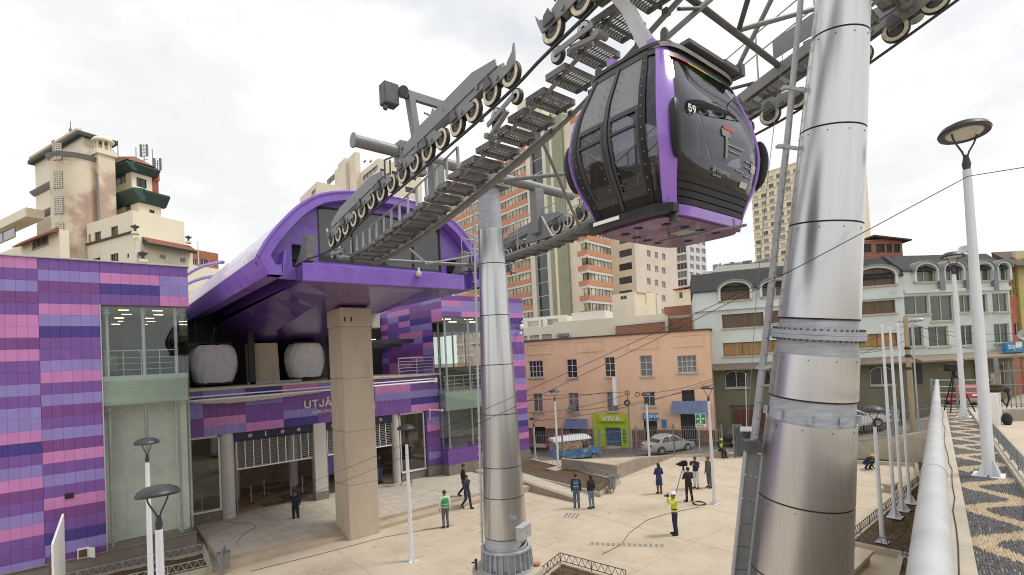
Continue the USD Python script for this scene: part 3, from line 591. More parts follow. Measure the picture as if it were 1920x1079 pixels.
# inside: floor slabs, walls, ceiling
mat('hall_floor', (0.34, 0.22, 0.13), 0.35, var=0.15, scale=2, rnd_amt=0.05); mat('hall_floor_dark', (0.17, 0.125, 0.095), 0.35, var=0.15, rnd_amt=0.05); mat('hall_floor_pale', (0.5, 0.42, 0.33), 0.35, var=0.1); mat('hall_floor_tan', (0.42, 0.28, 0.17), 0.35, var=0.1, rnd_amt=0.05)
mat('hall_wall', (0.30, 0.23, 0.17), 0.7, var=0.2)
m = MB(); m.box(3.6, YF + .4, .2, 17, 41, .325); eh.add('floor_screed', m, 'hall_floor_dark')
fr = random.Random(5)
for i in range(11):
    y = YF + .02; 
    while y < 40:
        ln = fr.choice((.9, 1.35, 1.8)); q = MB(); x0 = 3.7 + i * 1.2
        q.box(x0 + .004, max(y, YF + (.46 if x0 < 5 or x0 > 14.8 else .02)) + .004, .30, x0 + 1.196, y + ln - .004, .336 + fr.uniform(-.001, .001))
        eh.add('floor_slab', q, fr.choices(('hall_floor', 'hall_floor_dark', 'hall_floor_pale', 'hall_floor_tan'), (4, 3, 1.3, 3))[0]); y += ln
m = MB(); m.box(3.56, YF + .5, 4.45, XR, 41, 4.6); eh.add('ceiling', m, 'hall_wall')
m = MB(); m.box(3.56, 40.6, .3, XR, 41, 4.5); m.box(3.5, YF + 3.2, .3, 3.6, 41, 4.5); m.box(17.0, YF + .6, .3, 17.2, 41, 4.5); m.box(7.2, 36.5, .336, 13.4, 37.0, 3.4); eh.add('inner_wall', m, 'hall_wall')
for x, y in ((6.6, 34.0), (10.1, 34.6), (13.2, 34.2)): q = MB(); q.tube((x, y, .336), (x, y, 4.5), .28, n=20); eh.add('column', q, 'column_paint', smooth=40)
m = MB(); m.box(11.3, 32.5, 1.0, 12.4, 32.56, 2.5); eh.add('hanging_banner', m, 'purple_paint')
# letters
w0 = aty(569, 766, YF - .05); tm = meshkit.text_mesh('UTJÄWI', .40, .05, bold=True); q = MB(); v = tm.vertices
mat('letter_cream', (0.62, 0.56, 0.44), 0.45)
q.add(np.stack([w0[0] + v[:, 0] * 1.08, YF - .012 - v[:, 2], w0[2] + v[:, 1]], 1), tm.faces); eh.add('lettering', q, 'letter_cream')
w0 = aty(585, 776, YF - .05); tm = meshkit.text_mesh('OBELISCO', .15, .03, bold=True); q = MB(); v = tm.vertices
q.add(np.stack([w0[0] + v[:, 0] * 1.25, YF - .012 - v[:, 2], w0[2] + v[:, 1]], 1), tm.faces); eh.add('lettering', q, 'letter_cream')
# crowd control posts inside
for (x, y), w_ in zip(((7.0, 31.9), (9.0, 31.4), (9.8, 31.9), (9.6, 32.9), (10.9, 31.3), (11.9, 31.8), (4.6, 31.8), (8.0, 33.2)), ('leftmost in the left opening', 'left opening, just left of the square column', 'half behind the square column', 'deeper in, left of the square column', 'in the right opening next to the square column', 'in the right opening nearest the concrete pillar', 'behind the left glazed bay', 'deepest in the middle of the left opening')):
    t = Thing('queue_post', 'slim steel queue post inside the entrance, ' + w_, 'post', (x, y, .34), group='queue posts inside the entrance')
    q = MB(); q.tube((x, y, .34), (x, y, 1.32), .032, n=10); t.add('pole', q, 'galvanised_pale', smooth=40)
    q = MB(); q.lathe([(0, .03), (.14, .02), (.17, 0)], (x, y, .337), n=16); t.add('foot', q, 'lamp_dark', smooth=40)
# rolled awning net under the platform edge
an = Thing('rolled_net', 'white tube rails with a sagging rolled net along the purple fascia', 'awning', (10, YF - .3, 6.4))
q = MB(); q.tube((3.65, YF - .35, 6.42), (17.6, YF - .35, 6.5), .05, n=12); q.tube((3.65, YF - .22, 6.60), (17.6, YF - .22, 6.66), .035, n=10); an.add('rail', q, 'white_paint', smooth=40)
q = MB(); P = []
for i in range(41):
    x = 3.9 + i * .155; sag = .05 + .22 * math.sin(math.pi * min(1, max(0, (i) / 40)) ** .7) * (1 - .3 * i / 40) + .012 * math.sin(i * 1.9)
    P.append([(x, YF - .37 - .05 * math.sin(t), 6.42 - sag * (1 - math.cos(t)) / 2 - .02 * math.sin(3 * t + i)) for t in np.linspace(0, 2 * math.pi, 9)])
q.grid(P); mat('net_fabric', (0.50, 0.45, 0.39), 0.9, ramp=[(0.35, (0.22, 0.18, 0.15)), (0.6, (0.6, 0.55, 0.48))], var=0, scale=30); an.add('net', q, 'net_fabric', smooth=True)
q = MB(); q.box(3.56, YF - .42, 6.34, 3.72, YF - .15, 6.64); q.box(17.5, YF - .42, 6.42, 17.66, YF - .15, 6.7); an.add('bracket', q, 'white_paint')
# platform rail at the right
gr_ = Thing('guard_rail', 'pale steel guard rail on the platform edge in front of the chequered wall', 'railing', aty(780, 703, YF))
a, b = aty(754, 701, YF + .4), aty(816, 700, YF + .4); q = MB(); x0, x1 = 15.3, 17.9
for z in (7.25, 7.45, 7.65, 7.85, 8.08): q.tube((x0, YF + .3, z), (x1, YF + .3, z), .014 if z < 8 else .026, n=8)
gr_.add('rails', q, 'galvanised_pale', smooth=40)
for x in (x0, (x0 + x1) / 2, x1 - .05): q = MB(); q.tube((x, YF + .3, 7.0), (x, YF + .3, 8.08), .024, n=8); gr_.add('post', q, 'galvanised_pale', smooth=40)

# ---- the platform level: dark machine hall, centre pillar, two cabins under dust sheets
ph = Thing('platform_hall', 'dark open platform hall with black machinery under the purple canopy', 'building', (10, 36, 7))
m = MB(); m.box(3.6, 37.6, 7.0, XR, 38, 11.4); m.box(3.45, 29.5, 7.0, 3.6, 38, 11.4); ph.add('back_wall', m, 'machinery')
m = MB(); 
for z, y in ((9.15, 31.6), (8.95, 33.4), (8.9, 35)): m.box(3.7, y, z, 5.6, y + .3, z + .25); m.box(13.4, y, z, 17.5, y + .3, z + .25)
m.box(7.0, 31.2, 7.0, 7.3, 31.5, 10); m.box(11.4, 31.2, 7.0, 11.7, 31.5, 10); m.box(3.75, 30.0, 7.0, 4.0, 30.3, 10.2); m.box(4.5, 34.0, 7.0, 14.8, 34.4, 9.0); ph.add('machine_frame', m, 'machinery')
m = MB()
for i in range(6): m.box(3.66, 29.75, 7.1 + i * .22, 3.78, 29.95, 7.21 + i * .22)
mat('warning_yellow', (.55, .36, .03), .5); ph.add('warning_strip', m, 'warning_yellow')
for x in (12.7, 13.4): q = MB(); q.box(x + 1.0, 31.8, 9.42, x + 1.4, 31.95, 9.45); ph.add('ceiling_light', q, 'light_tube')
c0, c1 = aty(474, 712, 31.6), aty(525, 710, 31.6); c2, c3 = aty(470, 645, 31.6), aty(520, 645, 31.6)
m = MB(); 
v = []
for y in (31.6, 33.0):
    for p in (c0, c1, c3, c2): v.append((p[0], y, 7.0 if p is c0 or p is c1 else 9.3))
m.add(v, [[0, 1, 2, 3], [7, 6, 5, 4], [0, 4, 5, 1], [1, 5, 6, 2], [2, 6, 7, 3], [3, 7, 4, 0]]); ph.add('pillar', m, 'pillar_concrete')
m = MB(); m.box(c0[0] - .3, 31.2, 7.0, c1[0] + 1.1, 31.5, 7.12); ph.add('threshold', m, 'galvanised_pale')
def covered(px, lab):
    a, b = aty(px[0], 678, 31.4), aty(px[1], 678, 31.4); cx = (a[0] + b[0]) / 2; hw = (b[0] - a[0]) / 2
    t = Thing('covered_cabin', lab, 'cable car cabin', (cx, 32.3, 7.0), group=None)
    q = MB(); P = []
    for z, f in ((7.22, .72), (7.35, .80), (7.75, .93), (8.2, 1.0), (8.65, .97), (9.0, .88), (9.22, .74), (9.24, .3)):
        row = []
        for k in range(25):
            th = math.pi * (1.0 + k / 24) ; c, s_ = math.cos(th), math.sin(th)
            x = hw * f * math.copysign(abs(c) ** .55, c); y = 1.0 * (.8 + .2 * f) * math.copysign(abs(s_) ** .5, s_)
            row.append((cx + x + .02 * math.sin(k * 2.3 + z * 5), 32.3 + y + .035 * math.sin(k * 1.7 + z * 9) + .02 * math.sin(k * 3.1 - z * 14), z + .015 * math.sin(k * 1.3)))
        P.append(row)
    q.grid([r[::-1] for r in P][::-1] if False else P); t.add('dust_sheet', q, 'white_cloth', smooth=True)
    q = MB(); q.cbox(cx - hw * .7, 31.5, 7.12, cx + hw * .7, 33.3, 7.24, .02); q.cbox(cx - hw * .66, 31.6, 9.2, cx + hw * .66, 33.1, 9.36, .03); q.cbox(cx - hw * .9, 32.3, 7.3, cx + hw * .9, 33.6, 9.1, .1); t.add('body', q, 'machinery')
    q = MB(); q.tube((cx, 32.4, 9.3), (cx + .2, 32.4, 10.3), .06); t.add('hanger', q, 'machinery', smooth=40)
covered((357, 450), 'parked cabin under a white dust sheet, left of the concrete pillar on the platform')
covered((541, 614), 'parked cabin under a white dust sheet, right of the concrete pillar on the platform')

# ---- canopy
XC, YC = 9.6, 18.9
pl_ = [aty(*p, 19.2) for p in ((500, 517), (480, 482), (497, 453), (528, 416), (563, 385), (603, 367))]
prof = [(p[0] - XC, p[2]) for p in pl_] + [(-1.2, 14.50), (0, 14.55)]
prof = prof + [(-x, z) for x, z in prof[-2::-1]]
cp = Thing('canopy', 'purple barrel canopy of the station with pale dotted roof and dark front window', 'canopy', (XC, 24, 11))
def fine(pr_, n):
    from scipy.interpolate import PchipInterpolator
    pr_ = np.array(pr_); s = np.r_[0, np.cumsum(np.hypot(*np.diff(pr_, axis=0).T))]; ss = np.linspace(0, s[-1], n)
    return np.stack([PchipInterpolator(s, pr_[:, 0])(ss), PchipInterpolator(s, pr_[:, 1])(ss)], 1)
arc = fine(prof[1:-1], 48)
ys = np.r_[np.arange(YC + .15, 42, 1.15), 42]
L['roof_lilac'] = usdkit.material(stage, '/World/Looks/roof_lilac', {
    'g': ('geometry', {}), 'v': ('voronoi_texture', {'scale': 3.4, 'randomness': 0.0}), 'st': ('math', {'math_type': 'less_than', 'value2': 0.30}),
    'c': ('mix', {'color1': (0.68, 0.62, 0.78), 'color2': (0.30, 0.20, 0.55)}), 'mp': ('mapping', {'rotation': (0.0, 0.6, 0.5)}), 'p': ('principled_bsdf', {'roughness': 0.35, 'coat_weight': 0.3})},
    [('g.position', 'mp.vector'), ('mp.vector', 'v.vector'), ('v.distance', 'st.value1'), ('st.value', 'c.fac'), ('c.color', 'p.base_color')], surface='p.BSDF')
for i in range(len(ys) - 1):
    q = MB()
    for k in range(0, 47):
        if k % 4 == 0 or True:
            P = [[(XC + arc[k][0], ys[i] + .006, arc[k][1]), (XC + arc[k + 1][0], ys[i] + .006, arc[k + 1][1])], [(XC + arc[k][0], ys[i + 1] - .006, arc[k][1]), (XC + arc[k + 1][0], ys[i + 1] - .006, arc[k + 1][1])]]
            q.grid(P)
    cp.add('roof_sheet', q, 'roof_lilac', smooth=60)
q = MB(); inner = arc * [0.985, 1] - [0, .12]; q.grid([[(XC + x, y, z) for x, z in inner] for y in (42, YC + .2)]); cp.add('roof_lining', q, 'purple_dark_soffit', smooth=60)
oc = fine(prof[1:-1], 60); rimP = Polygon([(x, z + .03) for x, z in oc] + [(prof[-1][0], prof[-1][1]), (prof[0][0], prof[0][1])]); rimP = rimP.difference(rimP.buffer(-.36)).intersection(unary_union([sbox(-6, 11.4, 6, 15), sbox(-6, 11, -4.2, 15), sbox(4.2, 11, 6, 15)])); q = MB(); q.prism(rimP, (XC, YC, 0), (1, 0, 0), (0, 0, 1), (0, 1, 0), 0, .5); cp.add('rim', q, 'purple_paint')
q = MB(); q.path([(XC + x, YC + .03, z - .02) for x, z in oc], .075, 10); cp.add('rim_edge', q, 'purple_paint', smooth=50)
for sgn in (-1, 1):      # side skirts
    q = MB(); a, b = prof[1], prof[0]; sk = [(a[0], a[1]), (b[0], b[1]), (b[0] + .50, b[1]), (b[0] + .62, b[1] + .9), (b[0] + .56, b[1] + .9), (b[0] + .45, b[1] + .05), (b[0] + .03, b[1] + .05), (a[0] + .04, a[1])]
    q.prism(Polygon([(sgn * x, z) for x, z in sk]), (XC, 0, 0), (1, 0, 0), (0, 0, 1), (0, 1, 0), YC + .05, 42); cp.add('side_skirt', q, 'purple_paint')
# front wall with window and the two cable openings
shell = Polygon([(x, z - .15) for x, z in fine(prof[1:-1], 40)] + [(4.2, 11.0), (-4.2, 11.0)])
def rectpx(a, b, Y): p, q_ = aty(*a, Y), aty(*b, Y); return sbox(min(p[0], q_[0]) - XC, min(p[2], q_[2]), max(p[0], q_[0]) - XC, max(p[2], q_[2]))
win = Polygon([(-2.7, 11.76), (2.7, 11.72), (2.7, 13.62), (0, 13.92), (-2.7, 13.86)])
opL, opR = sbox(-3.68, 11.45, -2.98, 12.30), sbox(2.98, 11.45, 3.7, 12.30)
q = MB(); q.prism(shell.difference(win).difference(opL).difference(opR), (XC, YC + .55, 0), (1, 0, 0), (0, 0, 1), (0, 1, 0), 0, .12); cp.add('front_wall', q, 'purple_paint')
for o in (opL, opR):
    b = o.bounds; q = MB(); q.box(XC + b[0], YC + .7, b[1], XC + b[2], YC + 4, b[3]); cp.add('cable_opening', q, 'dark_void')
for x0, x1 in ((-2.68, -1.36), (-1.32, -.02), (.02, 1.32), (1.36, 2.68)):
    q = MB(); q.prism(win.intersection(sbox(x0, 11, x1, 15)), (XC, YC + .60, 0), (1, 0, 0), (0, 0, 1), (0, 1, 0), 0, .02); cp.add('pane', q, 'canopy_pane')
q = MB(); q.prism(win.difference(win.buffer(-.05, join_style=2)), (XC, YC + .53, 0), (1, 0, 0), (0, 0, 1), (0, 1, 0), 0, .09); cp.add('window_frame', q, 'lamp_dark')
for x in (-1.34, 0, 1.34): q = MB(); q.box(XC + x - .025, YC + .53, 11.78, XC + x + .025, YC + .62, 13.8); cp.add('mullion', q, 'lamp_dark')
# beam and folded soffit
q = MB(); q.cbox(XC - 3.54, YC - .2, 10.855, XC + 3.40, YC - .022, 11.51, .02); cp.add('front_beam', q, 'purple_paint')
XS, YS = (-3.52, -1.75, 1.65, 3.38), np.linspace(YC - .02, 35.5, 9)
def zsf(x, y): f = (y - YC + .02) / 16.62; return 10.86 - f * (1.72 if abs(x) < 2 else .28)
for i in range(8):
    for j in range(3):
        x0, x1, y0, y1 = XS[j] + .004, XS[j + 1] - .004, YS[i] + .006, YS[i + 1] - .006; q = MB(); B = [(XC + x, y, zsf(XS[j] if x == x0 else XS[j + 1], y)) for x, y in ((x0, y0), (x1, y0), (x1, y1), (x0, y1))]
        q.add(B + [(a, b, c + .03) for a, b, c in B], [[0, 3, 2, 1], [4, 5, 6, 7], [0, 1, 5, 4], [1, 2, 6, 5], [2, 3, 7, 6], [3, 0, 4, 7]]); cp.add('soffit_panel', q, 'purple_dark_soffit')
q = MB()
for x in (XS[0] - .04, XS[3]): q.box(XC + x, YC, 10.88, XC + x + .04, 35.5, 11.45)
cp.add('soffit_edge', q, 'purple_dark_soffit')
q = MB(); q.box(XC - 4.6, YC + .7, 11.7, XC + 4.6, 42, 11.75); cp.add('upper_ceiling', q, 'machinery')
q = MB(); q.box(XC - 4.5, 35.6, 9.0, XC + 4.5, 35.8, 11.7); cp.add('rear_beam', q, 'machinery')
q = MB(); q.ball(aty(785, 514, YC - .3), .13, 2); q.tube(aty(785, 510, YC - .3), aty(785, 504, YC - .1), .05); cp.add('beacon', q, 'lamp_lens', smooth=True)
for a in ((418, 492, 352, 515), (420, 518, 348, 535)):
    p0, p1 = aty(a[0], a[1], 33), aty(a[2], a[3], 40); mid = (p0 + p1) / 2 + V3(0, 0, .35)
    q = MB(); q.path([p0 * (1 - t) ** 2 + 2 * mid * t * (1 - t) + p1 * t * t for t in np.linspace(0, 1, 10)], .10, 10); cp.add('roof_hoop', q, 'purple_paint', smooth=True)
for x, side in ((XC - 3.5, -1), (XC + 3.1, 1)):     # rope guide flap standing in each opening
    q = MB(); q.prism(Polygon([(0, 0), (.75, .1), (.95, .95), (.6, 1.0), (.32, .35)]), (x - .1 if side < 0 else x, YC + .5, 11.5), (.2, -1, 0), (0, 0, 1), (1, .2, 0), 0, .35); cp.add('guide_flap', q, 'galvanised')
# big concrete pillar under the canopy
t = Thing('pillar', 'huge square concrete pillar holding up the front of the purple canopy', 'pillar', (9.6, 23.4, 0))
for z0, z1 in ((-.02, 2.38), (2.385, 4.78), (4.785, 7.18), (7.185, 9.545)): q = MB(); q.cbox(8.88, 22.55, z0, 10.30, 24.2, z1, .03); t.add('shaft_lift', q, 'pillar_concrete')
for z in (.6, 1.7, 3.0, 4.2, 5.4, 6.6, 7.8, 8.9):
    for x in (9.2, 9.98): q = MB(); q.tube((x, 22.551, z), (x, 22.545, z), .022, n=8); t.add('tie_hole', q, 'render_plinth')
q = MB(); q.cbox(8.84, 22.51, 9.55, 10.34, 24.24, 10.40, .05); t.add('head', q, 'pillar_concrete')
for x in (9.0, 9.3): q = MB(); q.box(x, 22.495, 9.75, x + .06, 22.515, 9.95); t.add('slot', q, 'dark_void')
single('cable_box', 'pale grey box hung under the canopy right of the concrete pillar', 'box', MB().cbox(*(aty(697, 615, 30.2)), *(aty(712, 588, 30.2) + V3(0, .5, 0)), .03), 'column_paint')
single('cable_box', 'pale box at the corner between the left wing and the canopy', 'box', MB().cbox(3.48, 28.9, 9.6, 3.8, 29.3, 10.6, .03), 'column_paint')
# ============================================================ ROPEWAY
from scipy.interpolate import PchipInterpolator
XL_, XR_ = 6.22, 12.98
_pts = [atx(px, py, XL_) for px, py in ((565, 487), (620, 469), (700, 396), (800, 311), (972, 157), (1008, 118), (1128, 1))]
_ys = [p[1] for p in _pts]; _zs = [p[2] for p in _pts]
_ys += [_ys[-1] - 3, _ys[-1] - 12, _ys[-1] - 40]; _zs += [_zs[-1] + .95, _zs[-1] + 5.2, _zs[-1] + 20]
_o = np.argsort(_ys); _rz = PchipInterpolator(np.array(_ys)[_o], np.array(_zs)[_o]); Y0R = max(_ys)
def ropez(y): return float(_rz(min(max(y, -30), Y0R)))
def ropet(y): return unit((0, 1, (ropez(y + .1) - ropez(y - .1)) / .2))
for x, lab in ((XL_, 'black hauling rope under the left wheels that carries the cabin'), (XR_, 'black twisted hauling rope running under the right hand wheels behind the masts')):
    q = MB(); q.path([(x, y, ropez(y)) for y in np.r_[np.arange(-25, 0, 5), np.arange(0, 19.6, .4), 20.5]], .031, 8); single('hauling_rope', lab, 'cable', q, 'rope', True)

def wheel(th, x, y, z, side, r=.245, parent=None):
    q = MB(); q.lathe([(r * .55, -.052), (r * .80, -.058), (r * .93, -.052), (r, -.038), (r, .038), (r * .93, .052), (r * .80, .058), (r * .55, .052)], (x, y, z), (side, 0, 0), 26)
    pth = th.add('wheel', q, 'rubber', smooth=40)
    q = MB(); q.lathe([(r * .62, .0535), (r * .66, .064), (r * .90, .062), (r * .93, .0535)], (x, y, z), (side, 0, 0), 26); th.add('tyre_ring', q, 'tyre_cream', smooth=40, parent=pth)
    q = MB(); q.lathe([(0, .075), (.05, .075), (.06, .05), (r * .56, .035), (r * .58, -.04), (0, -.05)], (x, y, z), (side, 0, 0), 16); th.add('hub', q, 'galvanised_dark', smooth=40, parent=pth)
def train(name_lab, x, side, y0, y1, n, base):
    th = Thing('wheel_train', name_lab, 'wheel train', base, group=None)
    ys_ = np.linspace(y0, y1, n); C = []
    for y in ys_:
        t = ropet(y); nn = unit(np.cross([1, 0, 0], t)); nn = nn if nn[2] > 0 else -nn
        c = V3(x, y, ropez(y)) + nn * .27; C.append((c, t, nn)); wheel(th, *c, side)
    def beam(i, j, off, h, w, thick, nm, mt, taper=.25):
        a, b = C[i][0], C[j][0]; t = unit(b - a); nn = unit(np.cross([1, 0, 0], t)); nn = nn if nn[2] > 0 else -nn; Ln = np.linalg.norm(b - a)
        P = Polygon([(-w, off), (Ln + w, off), (Ln + w - .02, off + h * .45), (Ln * (1 - taper) + w, off + h), (Ln * taper - w, off + h), (-w + .02, off + h * .45)])
        q = MB()
        for sx in (1, -1): q.prism(P, a + V3(side * (.085 + .02 * (nm == 'main_beam')) * sx, 0, 0), t, nn, (side * sx, 0, 0), -thick / 2, thick / 2)
        m_ = (a + b) / 2; q.tube(m_ + nn * (off + h * .5) - V3(.13, 0, 0), m_ + nn * (off + h * .5) + V3(.13, 0, 0), .045, n=10); th.add(nm, q, mt)
    for i in range(0, n - 1, 2): beam(i, i + 1, .02, .17, .11, .02, 'rocker_plate', 'galvanised')
    for i in range(0, n - 3, 4): beam(i, i + 3, .17, .20, -.10, .022, 'rocker_beam', 'galvanised')
    for i in range(0, n - 7, 8): beam(i, i + 7, .30, .34, -.25, .03, 'main_beam', 'galvanised', .18)
    for i in range(0, n, 2):        # dark rope guards between pairs
        c, t, nn = C[i]; q = MB(); q.prism(Polygon([(-.16, .06), (.1, .06), (.05, .24), (-.08, .30)]), c + V3(side * .12, 0, 0), t, nn, (side, 0, 0), 0, .03); th.add('rope_guard', q, 'galvanised_dark')
    for e, sg in ((0, -1), (n - 1, 1)):
        c, t, nn = C[e]; t = t if t @ (V3(x, ys_[-1] - ys_[0], 0) * 0 + V3(0, (1 if ys_[e] == max(y0, y1) else -1), 0)) > 0 else -t
        q = MB(); q.prism(Polygon([(.0, .0), (.2, .06), (.25, .28), (.27, .44), (.20, .30), (.02, .2)]), c + V3(side * .05, 0, 0), t, nn, (side, 0, 0), 0, .05); th.add('rope_horn', q, 'galvanised')
        # under rollers with links
        q = MB(); b0 = c - nn * .46 + t * .02
        pth = None
        for k_ in (0, 1):
            w_ = b0 - t * (.62 * k_) + V3(-side * .02, 0, 0)
            r_ = MB(); r_.lathe([(.05, .05), (.13, .05), (.145, .03), (.145, -.03), (.13, -.05), (.05, -.05)], w_, (side, 0, 0), 18); pth = th.add('under_roller', r_, 'rubber', smooth=40)
            r_ = MB(); r_.lathe([(.05, .052), (.085, .06), (.12, .052)], w_, (side, 0, 0), 18); th.add('roller_ring', r_, 'galvanised_pale', smooth=40, parent=pth)
        q.bar(b0 + V3(side * .07, 0, 0), b0 - t * .85 - nn * .10 + V3(side * .07, 0, 0), .03, .09, nn); q.bar(b0 - t * .3 - nn * .1, b0 - t * .95 - nn * .32, .09, .07, nn); q.bar(b0 - t * .75 + nn * .02, b0 - t * .75 - nn * .38, .05, .05); q.tube(b0 - t * .9 - nn * .3 - V3(.12, 0, 0), b0 - t * .9 - nn * .3 + V3(.12, 0, 0), .06)
        th.add('roller_link', q, 'galvanised')
    return th, C
tr1, C1 = train('long train of cream rimmed wheels leading to the canopy, left of the first mast', XL_, -1, 16.2, 7.05, 16, (XL_, 12, 12.2))
tr2, C2 = train('wheel train at the very top over the cabin, wheels with cream and pink rims', XL_, -1, 5.92, 1.2, 8, (XL_, 4, 13.5))
tr3, C3 = train('wheel train seen from below, behind the first mast on its right side', XR_, -1, 16.2, 7.6, 16, (XR_, 12, 12.2))
tr4, C4 = train('wheel train seen from below, crossing behind the thick leaning mast at the top', XR_, -1, 6.6, -3.2, 16, (XR_, 4, 13.5))

# ------------------------------------------------------------ walkways of steps beside the wheels
def catwalk(lab, xa, xb, xt, pts, y0, y1, n, railx, tend):
    th = Thing('catwalk', lab, 'catwalk', (xt, (y0 + y1) / 2, 11.5))
    f = PchipInterpolator([p[1] for p in pts][::-1], [p[2] for p in pts][::-1], extrapolate=True)
    q = MB(); q.path([(xt, y, float(f(y))) for y in np.linspace(y0 + .3, tend, 24)], .085, 14); th.add('tube', q, 'galvanised', smooth=50)
    q = MB(); q.path([(xt, y, float(f(y)) - .02) for y in np.linspace(tend + .02, y1 - .3, 12)], .05, 12); th.add('tube', q, 'galvanised', smooth=50)
    q = MB(); q.path([(xa + .12, y, float(f(y)) + .02) for y in np.linspace(y0, y1, 24)], .04, 8); th.add('tube', q, 'galvanised', smooth=50)
    yy = np.linspace(y0, y1, n); stp = abs(yy[1] - yy[0])
    for y in yy:
        z = float(f(y)) + .12
        q = MB(); hw = stp * .44
        for e in (-hw, hw): q.box(xa, y + e - .012, z - .07, xb, y + e + .012, z + .035)
        for x in (xa, xb): q.box(x - .012, y - hw, z - .07, x + .012, y + hw, z + .035)
        k = 12
        for i in range(k): xx = xa + (xb - xa) * (i + .5) / k; q.box(xx - .011, y - hw, z - .012, xx + .011, y + hw, z + .014)
        for i in range(4): e = -hw + 2 * hw * (i + .5) / 4; q.box(xa, y + e - .008, z - .008, xb, y + e + .008, z + .010)
        pth = th.add('step', q, 'galvanised')
        q = MB(); q.box(xt - .06, y - .05, z - .16, xt + .06, y + .05, z - .06); q.box(xa + .05, y - .05, z - .14, xa + .18, y + .05, z - .07); q.tube((xa, y, z - .10), (xb, y, z - .10), .03, n=8); th.add('bracket', q, 'galvanised_dark', parent=pth)
    for xr in railx:
        q = MB(); 
        for h in (.55, 1.0): q.path([(xr, y, float(f(y)) + .17 + h) for y in np.linspace(y0, y1, 20)], .016, 8)
        th.add('handrail', q, 'galvanised_pale', smooth=50)
        for y in yy[::2]: q = MB(); q.tube((xr, y, float(f(y)) + .1), (xr, y, float(f(y)) + 1.17), .02, n=8); th.add('rail_post', q, 'galvanised_pale', smooth=50)
    return f
ltp = [atx(px, py, 7.6) for px, py in ((712, 489), (1035, 249), (1130, 155), (1215, 62))]
ltp = [ltp[0]] + [ltp[1], ltp[2], ltp[3]]; e_ = ltp[3] + (ltp[3] - ltp[2]) * 1.5; ltp.append(e_)
fl = catwalk('stepped grating catwalk with a thick grey tube, left of the first mast below the wheels', 6.62, 7.45, 7.6, ltp, 15.9, 3.0, 24, (), float(ltp[1][1]))
rtp = [atx(px, py, 11.62) for px, py in ((905, 496), (1000, 465), (1100, 418), (1389, 183), (1527, 78))]
e_ = rtp[-1] + (rtp[-1] - rtp[-2]) * 1.3; rtp.append(e_)
fr_ = catwalk('grating catwalk with thin handrails running behind the masts on the far side', 11.75, 12.55, 11.62, rtp, 15.9, 2.0, 24, (11.70,), 3.2)
# short guard posts between the left wheels and its steps
th = Thing('guard_posts', 'short grey rail of upright posts between the left wheel train and the catwalk steps', 'railing', (6.6, 12, 11.5))
q = MB()
for h in (.42,): q.path([(6.58, y, fl(y) + .17 + h) for y in np.linspace(15.8, 9.5, 16)], .022, 8)
th.add('rail', q, 'galvanised_pale', smooth=50)
for y in np.linspace(15.7, 9.5, 14): q = MB(); q.box(6.56, y - .03, fl(y) + .1, 6.61, y + .03, fl(y) + .6); th.add('post', q, 'galvanised_pale')
# cross tubes at the canopy end
th = Thing('end_frame', 'grey tube frame tying the two catwalks together in front of the canopy window', 'frame', (9.6, 15.9, 11))
za = fl(15.6); q = MB(); q.tube((7.6, 15.6, za - .02), (11.7, 15.6, fr_(15.6) - .02), .06, n=12); th.add('cross_tube', q, 'galvanised', smooth=50)
q = MB(); q.tube((7.6, 13.9, fl(13.9) + .0), (9.3, 15.6, za - .02), .035, n=10); q.tube((9.3, 15.6, za), (11.7, 14.2, fr_(14.2) + .3), .03, n=10); th.add('brace', q, 'galvanised_pale', smooth=50)
q = MB()
for y in (15.3, 15.9):
    for x in (11.0, 11.7): q.tube((x, y, fr_(15.6) - .05), (x, y, fr_(15.6) + 1.05), .018, n=8)
for h in (.5, 1.0):
    q.path([(11.7, 15.3, fr_(15.6) + h), (11.0, 15.3, fr_(15.6) + h), (11.0, 15.9, fr_(15.6) + h), (11.7, 15.9, fr_(15.6) + h)], .018, 8)
th.add('railing', q, 'galvanised_pale', smooth=50)
q = MB(); q.box(10.95, 15.25, fr_(15.6) - .06, 11.75, 15.95, fr_(15.6) - .02); th.add('platform', q, 'galvanised')

# ------------------------------------------------------------ first mast
X1, Y1 = 9.6, 12.3
def z1_(py): return aty(950 - (1065 - py) * .049, py, Y1)[2]
R1 = [(330, .355), (400, .365), (490, .40), (611, .46), (720, .515), (873, .58), (927, .626), (1001, .65), (1030, .66)]
r1 = PchipInterpolator([z1_(a) for a, _ in R1][::-1], [b for _, b in R1][::-1], extrapolate=True)
t1 = Thing('mast', 'upright tapering mast in bright metal bands on a ribbed flange, left of the cabin', 'mast', (X1, Y1, 0))
q = MB(); q.lathe([(float(r1(z)) - .025, z) for z in np.linspace(2.0, z1_(330), 12)], (X1, Y1, 0), n=48); t1.add('shaft', q, 'bare_steel', smooth=50)
def bands(th, zs_, rf, axis_pt, axis, gapz=.012):
    for a, b in zs_:
        q = MB(); q.lathe([(rf(a) - .02, a + gapz), (rf(a), a + gapz), (rf(b), b - gapz), (rf(b) - .02, b - gapz)], axis_pt, axis, 64); th.add('cladding', q, 'cladding', smooth=50)
        q = MB(); q.lathe([(rf(a) - .008, a - gapz), (rf(a) - .008, a + gapz)], axis_pt, axis, 64); th.add('seal', q, 'dark_seal')
        q = MB()
        for k in range(10):
            an = k * .628 + .2
            for zz in (b - .09,):
                zv = V3(0, 0, 1) if abs(axis[2]) > .999 else np.asarray(axis); ax = unit(np.cross([0, 1.0, 0], zv)); bx = np.cross(zv, ax)
                c = np.asarray(axis_pt) + zv * zz + (ax * math.cos(an) + bx * math.sin(an)) * (rf(zz) + .002); q.ball(c, .011, 0)
        th.add('screws', q, 'dark_seal', kind='stuff')
